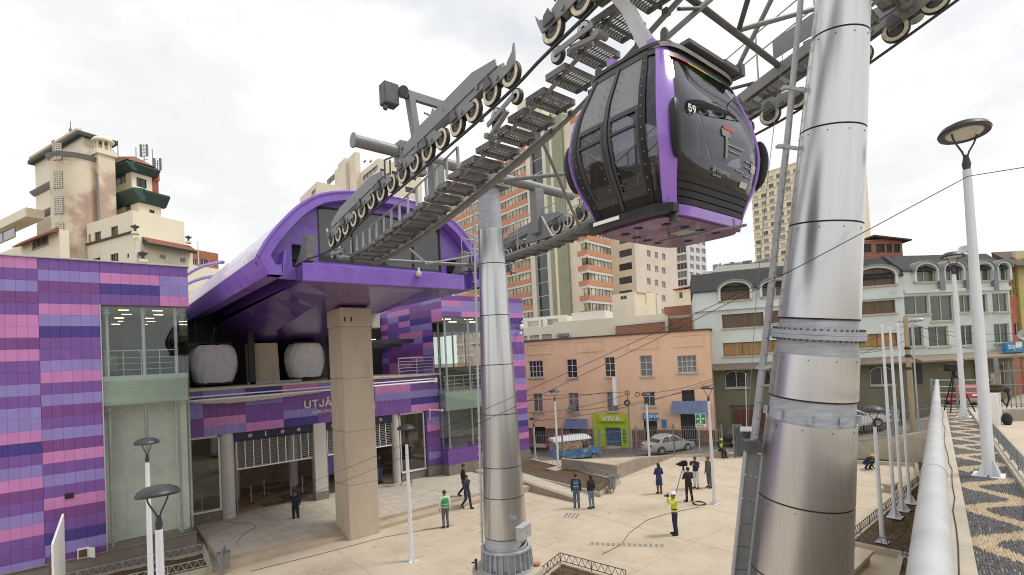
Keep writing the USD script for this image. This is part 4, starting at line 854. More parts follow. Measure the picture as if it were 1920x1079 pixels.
J = [1001, 927, 872, 775, 684, 593, 497, 432]
bands(t1, [(z1_(J[i]), z1_(J[i + 1])) for i in range(7)], lambda z: float(r1(z)), (X1, Y1, 0), V3(0, 0, 1))
zb = 1.49; zt = 2.12
q = MB(); q.lathe([(.80, zb), (.80, zb + .05), (.70, zb + .06), (.66, zt - .05), (.76, zt - .04), (.76, zt), (.66, zt + .01)], (X1, Y1, 0), n=48); t1.add('base_flange', q, 'bare_steel', smooth=30)
for k in range(26):
    a = k * 2 * math.pi / 26; d = V3(math.cos(a), math.sin(a), 0); q = MB(); q.prism(Polygon([(.64, zb + .05), (.79, zb + .05), (.755, zt - .035), (.64, zt - .035)]), (X1, Y1, 0), d, (0, 0, 1), V3(-d[1], d[0], 0), -.012, .012); t1.add('rib', q, 'bare_steel')
for k in range(13):
    a = (k + .25) * 2 * math.pi / 13; q = MB(); q.tube((X1 + .74 * math.cos(a), Y1 + .74 * math.sin(a), zb + .05), (X1 + .74 * math.cos(a), Y1 + .74 * math.sin(a), zb + .13), .028, n=8); t1.add('bolt', q, 'galvanised')
q = MB(); q.lathe([(0, -.02), (1.12, -.02), (1.04, zb - .004), (0, zb - .004)], (X1, Y1, 0), n=48); single('mast_footing', 'round concrete footing under the first mast', 'footing', q, 'kerb_concrete', 40)
c = atd(982, 997, 14.55); e = RZ(math.radians(22))[:3, :3].T; q = MB(); q.obox(c, [e[0], e[1], e[2]], (.27, .10, .17)); pth = t1.add('switch_box', q, 'galvanised_pale')
q = MB(); q.obox(c + e[1] * .0 - e[2] * 0 + V3(0, 0, .175), [e[0], e[1], e[2]], (.285, .115, .012)); t1.add('box_lid', q, 'galvanised_pale', parent=pth)
q = MB(); q.prism(Polygon([(-.05, -.03), (.05, -.03), (0, .05)]), c - e[1] * .101 - V3(0, 0, .0), e[0], (0, 0, 1), -e[1], 0, .003); t1.add('warning_triangle', q, 'warning_yellow', parent=pth)
q = MB()
for k in range(4): q.path([c + e[0] * (-.15 + k * .09) - V3(0, 0, .17), c + e[0] * (-.15 + k * .09) - V3(0, 0, .3), c + e[0] * (-.1 + k * .08) + e[1] * .12 - V3(0, 0, .45)], .012, 6)
t1.add('cables', q, 'wire', smooth=True)
q = MB(); la, lb = atd(888, 385, 14.9), atd(904, 1018, 15.0)
q.tube(la, lb, .035, n=10)
t1.add('ladder_rail', q, 'galvanised_pale', smooth=50); q = MB()
for s_ in np.linspace(.02, .97, 38): p = la + (lb - la) * s_; q.tube(p - RT * .09, p + RT * .07, .010, n=6)
t1.add('ladder_rungs', q, 'galvanised_pale', kind='stuff')
# head of the first mast: cross arm, hangers, rope lifting frame
hd = Thing('rope_frame', 'grey cross arm with hangers and a rope lifting frame on top of the first mast', 'cross arm', (X1, Y1, 13.2))
q = MB(); q.tube((5.35, Y1, 13.42), (13.3, Y1, 13.30), .155, n=20); q.tube((5.33, Y1, 13.42), (5.37, Y1, 13.42), .19, n=20); hd.add('cross_arm', q, 'galvanised', smooth=40)
q = MB(); q.cbox(X1 - .38, Y1 - .36, 12.95, X1 + .38, Y1 + .36, 13.6, .06); q.box(X1 - .5, Y1 - .45, 12.9, X1 + .5, Y1 + .45, 12.95); hd.add('saddle', q, 'galvanised')
for x in (7.75, 11.6): q = MB(); q.cbox(x - .2, Y1 - .16, 11.75, x + .2, Y1 + .16, 13.25, .03); q.prism(Polygon([(-.65, 11.55), (.65, 11.55), (.2, 12.3), (-.2, 12.3)]), (x, Y1, 0), (0, 1, 0), (0, 0, 1), (1, 0, 0), -.05, .05); hd.add('hanger', q, 'galvanised')
A, B, Cc = aty(745, 172, Y1), aty(905, 222, Y1), aty(792, 330, Y1)
q = MB(); q.bar(A, B, .14, .22); q.bar(aty(768, 180, Y1), Cc, .18, .24); q.bar(aty(802, 245, Y1), aty(812, 205, Y1), .05, .05); q.bar(aty(795, 212, Y1 - .05), aty(870, 243, Y1 - .05), .04, .04); hd.add('lifting_frame', q, 'galvanised')
q = MB(); q.cbox(*(aty(722, 190, Y1 - .15)), *(aty(748, 158, Y1 - .15) + V3(0, .35, 0)), .03); q.tube(aty(757, 170, Y1 - .2), aty(757, 170, Y1 + .2), .13, n=16); q.tube(aty(725, 195, Y1), aty(722, 205, Y1), .06); hd.add('pulley_block', q, 'galvanised_dark')
q = MB(); q.bar(aty(757, 282, Y1 - .2), aty(800, 236, Y1 - .2), .14, .16); q.cbox(*aty(752, 305, Y1 - .2), *(aty(785, 270, Y1 - .2) + V3(0, .4, 0)), .02); q.prism(Polygon([(-.1, 0), (.3, 0), (.2, .9), (0, .9)]), aty(764, 330, Y1 - .25), (1, 0, 0), (0, 0, 1), (0, 1, 0), 0, .1); hd.add('bearing_block', q, 'galvanised')
q = MB()
for px_ in (722, 732): q.tube(aty(px_, 335, Y1 - .3), aty(px_ - 1, 300, Y1 - .3), .022, n=6)
q.tube(aty(722, 300, Y1 - .3), aty(748, 290, Y1 - .3), .022); hd.add('lug', q, 'lamp_dark')

# ------------------------------------------------------------ second, leaning mast
def ax2(py): return atx(1497 + (1079 - py) * 83 / 1079, py, 9.6)
P2b, P2t = ax2(1079), ax2(0); A2 = unit(P2t - P2b); O2 = P2b - A2 * ((P2b[2] - .0) / A2[2])      # axis foot on the ground
def s2(py): return float((ax2(py) - O2) @ A2)
r2 = lambda s_: .81 - (s_ - s2(1075)) * .0436
t2 = Thing('mast', 'thick leaning mast in polished metal bands with a bolted ring and a ladder', 'mast', (O2[0], O2[1], 0))
q = MB(); q.lathe([(r2(s_) - .03, s_) for s_ in np.linspace(0.05, s2(-160), 14)], O2, A2, 64); t2.add('shaft', q, 'bare_steel', smooth=50)
bands(t2, [(.3, 1.2), (1.2, 2.2), (2.2, s2(1066)), (s2(1066), s2(931)), (s2(931), s2(786)), (s2(744), s2(662)), (s2(598), s2(424)), (s2(424), s2(249)), (s2(249), s2(72)), (s2(72), s2(-105))], r2, O2, A2, .014)
sf = s2(627); q = MB(); q.lathe([(r2(sf) - .03, sf - .075), (r2(sf) + .085, sf - .07), (r2(sf) + .085, sf - .004), (r2(sf) + .075, sf), (r2(sf) + .085, sf + .004), (r2(sf) + .085, sf + .07), (r2(sf) - .03, sf + .075)], O2, A2, 72); t2.add('flange', q, 'bare_steel', smooth=30)
ax_ = unit(np.cross([0, 1.0, 0], A2)); bx_ = np.cross(A2, ax_)
for k in range(44):
    a = k * 2 * math.pi / 44; c = O2 + A2 * sf + (ax_ * math.cos(a) + bx_ * math.sin(a)) * (r2(sf) + .045); q = MB(); q.tube(c - A2 * .105, c + A2 * .105, .017, n=6); t2.add('bolt', q, 'galvanised_dark')
for k in range(9):
    a = k * 2 * math.pi / 9; c = O2 + A2 * s2(775) + (ax_ * math.cos(a) + bx_ * math.sin(a)) * (r2(s2(775)) + .01); q = MB(); q.obox(c, [ax_, bx_, A2], (.035, .035, .07)); t2.add('lug', q, 'bare_steel')
# ladder on the mast with its anti climb plate below
def lad(px, py): return atd(px, py, 8.36 + (9.08 - 8.36) * py / 1079 + .25)
lp = [((1506, -60), (1521, -60)), ((1500, 0), (1515.6, 0)), ((1474, 260), (1491, 260)), ((1455, 420), (1472.6, 420)), ((1436.6, 600), (1455, 600)), ((1413, 800), (1432, 800)), ((1404, 880), (1424, 880)), ((1385, 1079), (1407, 1079)), ((1375, 1180), (1400, 1180))]
Lf = [lad(*a) for a, b in lp]; Rg = [lad(*b) + RT * .0 + FW * .22 for a, b in lp]
for P in (Lf, Rg):
    q = MB()
    for i in range(len(P) - 1): q.bar(P[i], P[i + 1], .075, .035, RT)
    t2.add('ladder_rail', q, 'galvanised_pale')
def along(P, s_): f_ = s_ * (len(P) - 1); i = min(int(f_), len(P) - 2); return P[i] + (P[i + 1] - P[i]) * (f_ - i)
tot = sum(np.linalg.norm(Lf[i + 1] - Lf[i]) for i in range(len(Lf) - 1)); cum = np.r_[0, np.cumsum([np.linalg.norm(Lf[i + 1] - Lf[i]) for i in range(len(Lf) - 1)])]
def al(P, d): i = min(int(np.searchsorted(cum, d, 'right')) - 1, len(P) - 2); return P[i] + (P[i + 1] - P[i]) * ((d - cum[i]) / (cum[i + 1] - cum[i]))
for k in range(int(tot / .29)):
    q = MB(); q.tube(al(Lf, .1 + k * .29), al(Rg, .1 + k * .29), .014, n=8); t2.add('rung', q, 'galvanised_pale', smooth=50)
q = MB(); a0, a1, b0, b1 = lad(1394, 845), lad(1367, 1110), lad(1424, 852), lad(1396, 1110)
for k in range(6):
    s0, s1 = k / 6, (k + 1) / 6 - .008
    v = [a0 + (a1 - a0) * s0, b0 + (b1 - b0) * s0, b0 + (b1 - b0) * s1, a0 + (a1 - a0) * s1]; w_ = [p_ - FW * .06 for p_ in v]
    q = MB(); q.add(v + w_, [[0, 1, 2, 3], [7, 6, 5, 4], [0, 4, 5, 1], [2, 6, 7, 3], [0, 3, 7, 4], [1, 5, 6, 2]]); t2.add('ladder_guard', q, 'galvanised')
q = MB()
for a, b in ((a0, a1), (b0, b1)): q.bar(a - FW * .07, b - FW * .07, .07, .03, RT)
t2.add('guard_edge', q, 'galvanised_pale')
q = MB(); q.obox(lad(1408, 836), [RT, UP, FW], (.13, .1, .14)); t2.add('guard_cap', q, 'galvanised_dark')
for py in (165, 275, 690, 905):
    c = lad(1486 - py * .09 + 6, py); m_ = ax2(py); d = unit((m_ - c) - A2 * ((m_ - c) @ A2)); q = MB(); q.bar(c, m_ - d * (r2(s2(py)) - .02), .06, .05, A2); q.bar(c - RT * .1, c + RT * .1, .09, .05, A2); t2.add('ladder_bracket', q, 'galvanised_pale')
c0 = lad(1400, 805); q = MB(); q.tube(c0 - RT * .10, c0 + RT * .08, .045, n=14); q.tube(c0, lad(1398, 700), .006, n=6); single('lamp_fitting', 'small white tube lamp hung on a wire beside the ladder of the leaning mast', 'lamp', q, 'white_paint', 40)
q = MB(); q.path([lad(1468, 100) , lad(1440, 330), lad(1418, 560), lad(1402, 800)], .006, 6); single('cable', 'thin grey wire hanging down beside the ladder of the leaning mast', 'cable', q, 'galvanised', True)
# cross arm of the second mast and the lattice between the catwalks
tp = ax2(-150)
h2 = Thing('tube_lattice', 'lattice of dark grey tubes joining the two catwalks near the top of the leaning mast', 'lattice', (9.6, 4, 14))
q = MB(); q.tube((5.6, tp[1], tp[2]), (13.6, tp[1], tp[2]), .17, n=20); h2.add('cross_arm', q, 'galvanised', smooth=40)
S_ = MB()
def strut(p, q_, r, m='galvanised_dark', ext0=0, ext1=0):
    d = q_ - p; p = p - d * ext0; q_ = q_ + d * ext1; S = MB(); S.tube(p, q_, r, n=12); h2.add('strut', S, m, smooth=50)
Nn = atx(1385, 57, 9.9)
strut(atx(1298, 0, 8.2), atx(1462, 125, 11.6), .062, ext0=.35)
strut(Nn, atx(1402, 0, 9.5), .05, ext1=1.6); strut(Nn, atx(1530, 16, 11.6), .05, 'galvanised')
strut(atx(1368, 158, 11.5), atx(1446, 0, 10.9), .05, 'galvanised', ext1=.6)
strut(atx(1371, 167, 11.4), atx(1413, 156, 11.62), .035)
strut(atx(1251, 70, 7.8), atx(1316, 13, 8.4), .05, 'galvanised', ext0=.6, ext1=1.2); strut(atx(1272, 17, 7.7), atx(1310, 16, 8.3), .03)
for z_ in (0, 1.0): strut(V3(7.6, 9.5 - z_ * 3, fl(9.5 - z_ * 3)), V3(11.62, 7.5 - z_ * 2, fr_(7.5 - z_ * 2)), .05, 'galvanised')
strut(V3(7.6, 7.8, fl(7.8)), V3(11.62, 10.5, fr_(10.5)), .04, 'galvanised')
q = MB(); 
p0, p1, p2, p3 = atx(1450, 112, 12.0), atx(1528, 62, 12.0), atx(1528, 22, 12.0), atx(1448, 78, 12.0)
q.add([p0, p1, p2, p3] + [p_ + V3(.03, 0, 0) for p_ in (p0, p1, p2, p3)], [[0, 1, 2, 3], [7, 6, 5, 4], [0, 4, 5, 1], [1, 5, 6, 2], [2, 6, 7, 3], [3, 7, 4, 0]]); h2.add('side_plate', q, 'galvanised')
q = MB(); 
for k in range(2):
    a = atx(1389, 186, 11.52); b = atx(1527, 80, 11.52); q.bar(a + V3(.15 * k, 0, 0), b + V3(.15 * k, 0, 0), .03, .2)
h2.add('edge_beam', q, 'galvanised')

# ------------------------------------------------------------ the cabin
CX, CY, N_ = 6.2, 3.95, 5.5
hx_ = PchipInterpolator([9.30, 9.40, 9.60, 9.95, 10.3, 10.7, 11.05, 11.36], [.94, .97, 1.05, 1.21, 1.28, 1.20, 1.04, .89])
hy_ = PchipInterpolator([9.30, 9.40, 9.60, 9.95, 10.3, 10.7, 11.05, 11.36], [.61, .63, .68, .80, .845, .80, .70, .59])
def sp(face, s, z, off=0.0):
    hx, hy = float(hx_(z)) + off, float(hy_(z)) + off; s = max(-1, min(1, s)); b = (1 - abs(s) ** N_) ** (1 / N_)
    return {'-x': V3(CX - hx * b, CY + s * hy, z), '+x': V3(CX + hx * b, CY - s * hy, z), '-y': V3(CX + s * hx, CY - hy * b, z), '+y': V3(CX - s * hx, CY + hy * b, z)}[face]
def patch(face, s0, s1, z0, z1, off=0.0, t=.012, ns=9, nz=9):
    q = MB(); S = np.linspace(s0, s1, ns); Z = np.linspace(z0, z1, nz); flip = face in ('-x', '+x')
    O = [[sp(face, s, z, off) for s in S] for z in Z]; I = [[sp(face, s, z, off - t) for s in S] for z in Z]
    if flip: O = [r[::-1] for r in O]; I = [r[::-1] for r in I]
    q.grid(O); q.grid([r[::-1] for r in I])
    for row_o, row_i in ((O[0], I[0]), (O[-1][::-1], I[-1][::-1])): q.grid([row_i, row_o])
    for k in (0, -1):
        co, ci = [r[k] for r in O], [r[k] for r in I]
        q.grid([co, ci] if k == 0 else [ci, co])
    return q
def corner(a_mid, half, z0, z1, off, t=.03, nz=14):
    q = MB(); n = 9; TH = np.linspace(a_mid - half, a_mid + half, n)
    def pt(th, z, o):
        hx, hy = float(hx_(z)) + o, float(hy_(z)) + o; c, s = math.cos(th), math.sin(th)
        return V3(CX + hx * math.copysign(abs(c) ** (2 / N_), c), CY + hy * math.copysign(abs(s) ** (2 / N_), s), z)
    Z = np.linspace(z0, z1, nz); O = [[pt(th, z, off) for th in TH] for z in Z]; I = [[pt(th, z, off - t) for th in TH] for z in Z]
    q.grid(O); q.grid([r[::-1] for r in I])
    for k in (0, -1): q.grid([[r[k] for r in (O if k else I)], [r[k] for r in (I if k else O)]])
    return q
cb = Thing('cable_car', 'cable car cabin with purple corner posts, dark curved glass and a purple floor', 'cable car', (CX, CY, 9.3))
D2 = math.pi / 180
for a in (225, 315, 135, 45):
    cb.add('corner_post', corner(a * D2, 13 * D2, 9.36, 11.36, .012), 'purple_cabin', smooth=60)
for f in ('-x', '-y', '+x', '+y'):
    if f in ('-y', '+y'):
        cb.add('window', patch(f, -.90, .90, 9.76, 11.22, -.004, .01, 17, 15), 'cabin_glass', smooth=60)
        for k in range(4): cb.add('vent_slat', patch(f, -.90, .90, 9.44 + k * .083, 9.505 + k * .083, .014 - .004 * k, .02, 13, 3), 'cabin_black', smooth=60)
        cb.add('lower_panel', patch(f, -.90, .90, 9.41, 9.77, -.012, .02, 13, 5), 'cabin_black', smooth=60)
        cb.add('sill', patch(f, -.93, .93, 9.31, 9.425, .025, .05, 15, 4), 'purple_cabin', smooth=60)
        cb.add('top_band', patch(f, -.92, .92, 11.21, 11.37, .012, .03, 15, 4), 'cabin_charcoal', smooth=60)
    else:
        for s0, s1 in ((-.90, -.66), (.66, .90)): cb.add('window', patch(f, s0, s1, 9.5, 11.25, -.004, .01, 5, 13), 'cabin_glass', smooth=60)
        for s0, s1 in ((-.56, -.05), (.05, .56)):
            cb.add('upper_panel', patch(f, s0, s1, 10.52, 11.24, .0, .02, 7, 9), 'cabin_grey', smooth=60)
            cb.add('window', patch(f, s0, s1, 9.62, 10.5, -.01, .01, 7, 9), 'cabin_glass', smooth=60)
            for z0, z1 in ((10.48, 10.545), (10.30, 10.33), (9.56, 9.66)): cb.add('window_frame', patch(f, s0, s1, z0, z1, .012, .03, 7, 2), 'cabin_charcoal', smooth=60)
            for e in (s0, s1 - .045): cb.add('window_frame', patch(f, e, e + .045, 9.62, 10.5, .01, .03, 2, 9), 'cabin_charcoal', smooth=60)
        for s in (-.66, -.035, .56): 
            w = .10 if abs(s) > .1 else .07
            cb.add('door_frame', patch(f, s, s + w, 9.45, 11.28, .02, .035, 4, 14), 'cabin_black' if abs(s) > .1 else 'cabin_charcoal', smooth=60)
        cb.add('lower_panel', patch(f, -.9, .9, 9.36, 9.58, .004, .03, 13, 4), 'cabin_black', smooth=60)
        cb.add('top_band', patch(f, -.92, .92, 11.24, 11.37, .012, .03, 13, 4), 'cabin_charcoal', smooth=60)
q = MB()
for s in (-.60, -.13, .13, .60):
    for k in range(13): q.ball(sp('-x', s, 9.6 + k * .13, .022), .011, 0)
cb.add('rivets', q, 'cabin_grey', kind='stuff')
mat('stripe_red', (.5, .02, .02), .4); mat('stripe_yellow', (.6, .42, .03), .4); mat('stripe_green', (.04, .25, .05), .4)
for (a, b, c_) in ((-.88, -.45, 'red'), (-.45, -.02, 'yellow'), (-.02, .35, 'green')): cb.add('top_stripe', patch('-y', a, b, 11.195, 11.212, .016, .01, 7, 2), 'stripe_' + c_)
# bumpers
for f, s in (('-y', -.80), ('-y', .93), ('-x', .93), ('+y', .8), ('+x', .9)):
    q = MB(); 
    for zz, hh in ((10.22, .30),):
        tm = trimesh.creation.icosphere(3); v = tm.vertices.copy(); v = np.sign(v) * np.abs(v) ** .75
        ctr = sp(f, s, 10.22, .03); nrm = {'-y': V3(0, -1, 0), '-x': V3(-1, 0, 0), '+y': V3(0, 1, 0), '+x': V3(1, 0, 0)}[f]; tg = np.cross([0, 0, 1], nrm)
        P_ = [ctr + tg * (a[0] * .085) + nrm * (a[1] * .05) + V3(0, 0, a[2] * .33) + (sp(f, s, 10.22 + a[2] * .33, .03) - sp(f, s, 10.22, .03)) * V3(1, 1, 0) for a in v]; q.add(P_, tm.faces)
    cb.add('bumper', q, 'cabin_black', smooth=60)
# floor pan, step, holes, rod
def rr(hx, hy, off, n=28): return [((hx + off) * math.copysign(abs(math.cos(t)) ** (2 / N_), math.cos(t)), (hy + off) * math.copysign(abs(math.sin(t)) ** (2 / N_), math.sin(t))) for t in np.linspace(0, 2 * math.pi, n * 2)[:-1]]
q = MB(); q.prism(Polygon(rr(.94, .61, -.03)), (CX, CY, 0), (1, 0, 0), (0, 1, 0), (0, 0, 1), 9.285, 9.33)
mat('cabin_floor', (0.16, 0.06, 0.21), 0.25, var=0.2, scale=2.5, coat=0.4); cb.add('floor', q, 'cabin_floor')
q = MB()
for s, l in ((-.55, -.3), (-.2, -.34), (.15, -.36), (.5, -.38), (-.6, .3), (-.3, .34), (0, .38), (.3, .4), (.6, .1), (-.72, .0)): q = MB(); q.lathe([(0, 0), (.06, 0), (.06, .006), (0, .006)], (CX + s, CY + l, 9.28), n=14); cb.add('drain_hole', q, 'dark_void')
q = MB(); q.box(CX - .1, CY - .3, 9.278, CX + .14, CY - .05, 9.284); cb.add('inspection_plate', q, 'slab_green')
q = MB(); q.prism(Polygon([(-.66, 0), (-.5, -.15), (.5, -.15), (.66, 0), (.66, .12), (-.66, .12)]), (CX - .95, CY, 9.31), (0, 1, 0), (1, 0, 0), (0, 0, 1), 0, .10); cb.add('door_step', q, 'cabin_black')
q = MB(); q.box(CX - 1.106, CY + .0, 9.35, CX - 1.101, CY + .42, 9.395); cb.add('step_label', q, 'white_paint')
q = MB(); a, b = atz(1237, 453, 9.2), atz(1398, 422, 9.2); q.tube(a, b, .016, n=10); q.path([b, b + (b - a) * .02 + V3(.02, .03, .0), b + V3(.03, .09, 0), b + V3(-.03, .1, 0)], .016, 8)
for s_ in (.12, .88): q.tube(a + (b - a) * s_, a + (b - a) * s_ + V3(0, 0, .1), .016, n=8)
cb.add('lower_rod', q, 'galvanised', smooth=50)
q = MB(); q.lathe([(0, 0), (.05, 0), (.05, .09), (0, .09)], (CX - .80, CY - .56, 9.22), n=14); cb.add('buffer', q, 'lamp_dark', smooth=40)
# inside
q = MB(); q.cbox(CX - .80, CY - .5, 9.34, CX - .45, CY + .5, 9.37, .01); q.cbox(CX - .95, CY - .60, 9.75, CX + .95, CY - .35, 9.82, .02); q.cbox(CX - .95, CY + .35, 9.75, CX + .95, CY + .6, 9.82, .02); q.cbox(CX - .9, CY + .50, 9.82, CX + .9, CY + .62, 10.3, .02); q.cbox(CX - .9, CY - .62, 9.82, CX + .9, CY - .52, 10.15, .02); cb.add('seat', q, 'cabin_black')
q = MB(); q.prism(Polygon(rr(.87, .58, 0)), (CX, CY, 0), (1, 0, 0), (0, 1, 0), (0, 0, 1), 11.31, 11.335); cb.add('ceiling', q, 'cabin_black')
q = MB(); q.tube((CX + .5, CY - .2, 9.4), (CX + .5, CY - .2, 11.3), .018); q.tube((CX - .4, CY + .2, 9.4), (CX - .4, CY + .2, 11.3), .018); cb.add('grab_pole', q, 'galvanised_pale', smooth=40)
# roof
q = MB(); V = []
prof_r = [(1.09, 11.34), (1.10, 11.39), (.97, 11.44), (.80, 11.52), (.5, 11.60), (0.05, 11.63)]
P_ = [[(CX + x * k, CY + y * k, z) for x, y in rr(.82, .60, .0)] + [(CX + rr(.82, .6, 0)[0][0] * k, CY + rr(.82, .6, 0)[0][1] * k, z)] for k, z in prof_r]; q.grid(P_); cb.add('roof', q, 'cabin_roof', smooth=40)
q = MB(); q.prism(Polygon(rr(.89, .60, .03)).difference(Polygon(rr(.89, .60, -.04))), (CX, CY, 0), (1, 0, 0), (0, 1, 0), (0, 0, 1), 11.355, 11.40); cb.add('roof_rim', q, 'cabin_charcoal')
q = MB(); q.bar((CX - .45, CY - .62, 11.47), (CX + .80, CY - .66, 11.44), .16, .05); q.cbox(CX + .35, CY - .74, 11.42, CX + .85, CY - .58, 11.50, .015); q.box(CX + .74, CY - .76, 11.40, CX + .84, CY - .6, 11.56); cb.add('roof_rack', q, 'galvanised_dark')
for sg in (-1, 1): q = MB(); q.lathe([(.10, 0), (.10, .03), (.055, .08), (.05, .20), (.03, .24), (0, .25)], (CX - .70, CY + .52 * sg, 11.37), n=16); cb.add('guide_pin', q, 'lamp_dark', smooth=30)
for (x, y) in ((CX - .42, CY - .15), (CX - .5, CY + .45)):
    q = MB(); q.cbox(x - .05, y - .05, 11.52, x + .05, y + .05, 11.76, .01); cb.add('roof_bracket', q, 'purple_cabin'); q = MB(); q.cbox(x + .05, y - .06, 11.60, x + .16, y + .06, 11.76, .01); cb.add('bracket_block', q, 'column_paint')
q = MB(); c = sp('-y', 1.0, 10.75, .18) ; q.cbox(c[0] - .02, c[1] - .02, c[2] - .06, c[0] + .14, c[1] + .1, c[2] + .1, .03); q.bar(c, sp('-y', .95, 10.75), .04, .04); cb.add('side_bracket', q, 'lamp_dark')
gy = 4.75; gz = ropez(gy)
q = MB(); pts = [V3(CX, CY + .02, 11.58), V3(CX + .0, CY + .10, 11.85), V3(CX + .05, CY + .32, 12.25), V3(CX + .12, CY + .55, 12.75), V3(XL_, gy, gz + .05)]
for i in range(4): q.bar(pts[i], pts[i + 1] + (pts[i + 1] - pts[i]) * .06, .22 - .02 * i, .12, (1, 0, 0))
cb.add('hanger_arm', q, 'galvanised_pale'); q = MB(); q.cbox(XL_ - .12, gy - .3, gz - .05, XL_ + .16, gy + .3, gz + .16, .03); cb.add('grip', q, 'galvanised_dark')
# markings on the end glass
def letter(txt, s0, z0, h, off=.012, face='-y', mt='white_paint'):
    tm = meshkit.text_mesh(txt, h, .004, bold=True); v = tm.vertices; q = MB()
    q.add([sp(face, s0 + a[0] / float(hx_(z0)), z0 + a[1], off + a[2]) for a in v], tm.faces); cb.add('lettering', q, mt)
letter('59', -.64, 10.44, .095); letter('Mi Teleférico', -.22, 9.87, .048, mt='cabin_roof'); letter('Línea Morada', -.2, 9.82, .022, mt='cabin_roof')
q = MB()
for k, (s, z, w) in enumerate(((.05, 10.24, .30), (.07, 10.17, .24), (.42, 10.12, .16), (.42, 10.05, .2), (.25, 9.97, .16), (.45, 9.94, .18))): q.mesh(trimesh.Trimesh(*patch('-y', s, s + w, z, z + .016, .008, .006, 5, 2).arrays(), process=False))
cb.add('notice_lines', q, 'cabin_roof', kind='stuff')
q = MB(); q.mesh(trimesh.Trimesh(*patch('-y', -.06, .10, 10.33, 10.42, .008, .006, 5, 3).arrays(), process=False)); q.mesh(trimesh.Trimesh(*patch('-y', .0, .045, 10.07, 10.33, .008, .006, 3, 5).arrays(), process=False)); cb.add('sticker', q, 'cabin_grey')
q = MB(); q.mesh(trimesh.Trimesh(*patch('-y', -.02, .16, 10.43, 10.475, .008, .006, 4, 2).arrays(), process=False)); cb.add('sticker', q, 'stripe_red')
q = MB(); q.mesh(trimesh.Trimesh(*patch('-y', .56, .66, 10.02, 10.12, .008, .006, 3, 2).arrays(), process=False)); q.mesh(trimesh.Trimesh(*patch('-y', .40, .56, 9.80, 9.87, .008, .006, 3, 2).arrays(), process=False)); cb.add('sticker', q, 'column_paint')
# ============================================================ BUILDINGS AROUND THE SQUARE
class Fac:
    "a facade plane: origin, direction to the right as seen from outside"
    def __init__(s, p0, az):
        s.p0 = np.asarray(p0, float) * V3(1, 1, 0); a = math.radians(az); s.u = V3(math.cos(a), math.sin(a), 0); s.n = V3(s.u[1], -s.u[0], 0)
    def uz(s, px, py): p = atp(px, py, s.p0, s.n); return float((p - s.p0) @ s.u), float(p[2])
    def rect(s, x0, y0, x1, y1):
        a, b = s.uz(x0, y1), s.uz(x1, y0); a2, b2 = s.uz(x0, y0), s.uz(x1, y1); return ((a[0] + a2[0]) / 2, (a[1] + b2[1]) / 2, (b[0] + b2[0]) / 2, (b[1] + a2[1]) / 2)
    def pt(s, u, z, c=0.0): return s.p0 + s.u * u + V3(0, 0, z) + s.n * c
    def prism(s, mb, poly, c0, c1): return mb.prism(poly, s.p0, s.u, (0, 0, 1), s.n, c0, c1)
    def box(s, mb, u0, z0, u1, z1, c0, c1): return s.prism(mb, sbox(min(u0, u1), min(z0, z1), max(u0, u1), max(z0, z1)), c0, c1)
mat('frame_white', (0.55, 0.55, 0.52), 0.5); mat('frame_wood', (0.16, 0.09, 0.045), 0.6); mat('frame_dark', (0.03, 0.03, 0.03), 0.5)
def window(th, F, r, nx=2, ny=2, pane='dark_pane', frame='frame_white', sill=None, depth=.16, fw=.05, arch=0.0):
    u0, z0, u1, z1 = r
    if u1 - u0 < .1 or z1 - z0 < .1: return
    shape = sbox(u0, z0, u1, z1) if not arch else Polygon([(u0, z0), (u1, z0)] + [((u0 + u1) / 2 + (u1 - u0) / 2 * math.cos(t), z1 - arch + arch * math.sin(t)) for t in np.linspace(0, math.pi, 11)])
    q = MB(); F.prism(q, shape.buffer(.02, join_style=2), -depth - .03, -depth); pth = th.add('window', q, pane)
    if frame:
        bars = [shape.difference(shape.buffer(-fw, join_style=2))]
        for i in range(1, nx): u = u0 + (u1 - u0) * i / nx; bars.append(sbox(u - fw / 2, z0, u + fw / 2, z1).intersection(shape))
        for j in range(1, ny): z = z0 + (z1 - z0) * (j / ny if ny != 2 else .68); bars.append(sbox(u0, z - fw / 2, u1, z + fw / 2).intersection(shape))
        q = MB(); F.prism(q, unary_union(bars), -depth + .002, -depth + .05); th.add('frame', q, frame, parent=pth)
    if sill: q = MB(); F.box(q, u0 - .12, z0 - .12, u1 + .12, z0 - .002, -.1, .1); th.add('sill', q, sill, parent=pth)
def wall(th, F, outer, holes, m, t=.3, name='wall', c=0.0):
    P = outer if hasattr(outer, 'area') else sbox(*outer)
    hs = [h if hasattr(h, 'area') else sbox(*h) for h in holes]
    q = MB(); F.prism(q, P.difference(unary_union(hs)) if hs else P, c - t, c); return th.add(name, q, m)
def body(th, F, u0, u1, z0, z1, depth, m, name='body', inset=.28):
    q = MB(); F.box(q, u0 + .01, z0, u1 - .01, z1, -depth, -inset); return th.add(name, q, m)

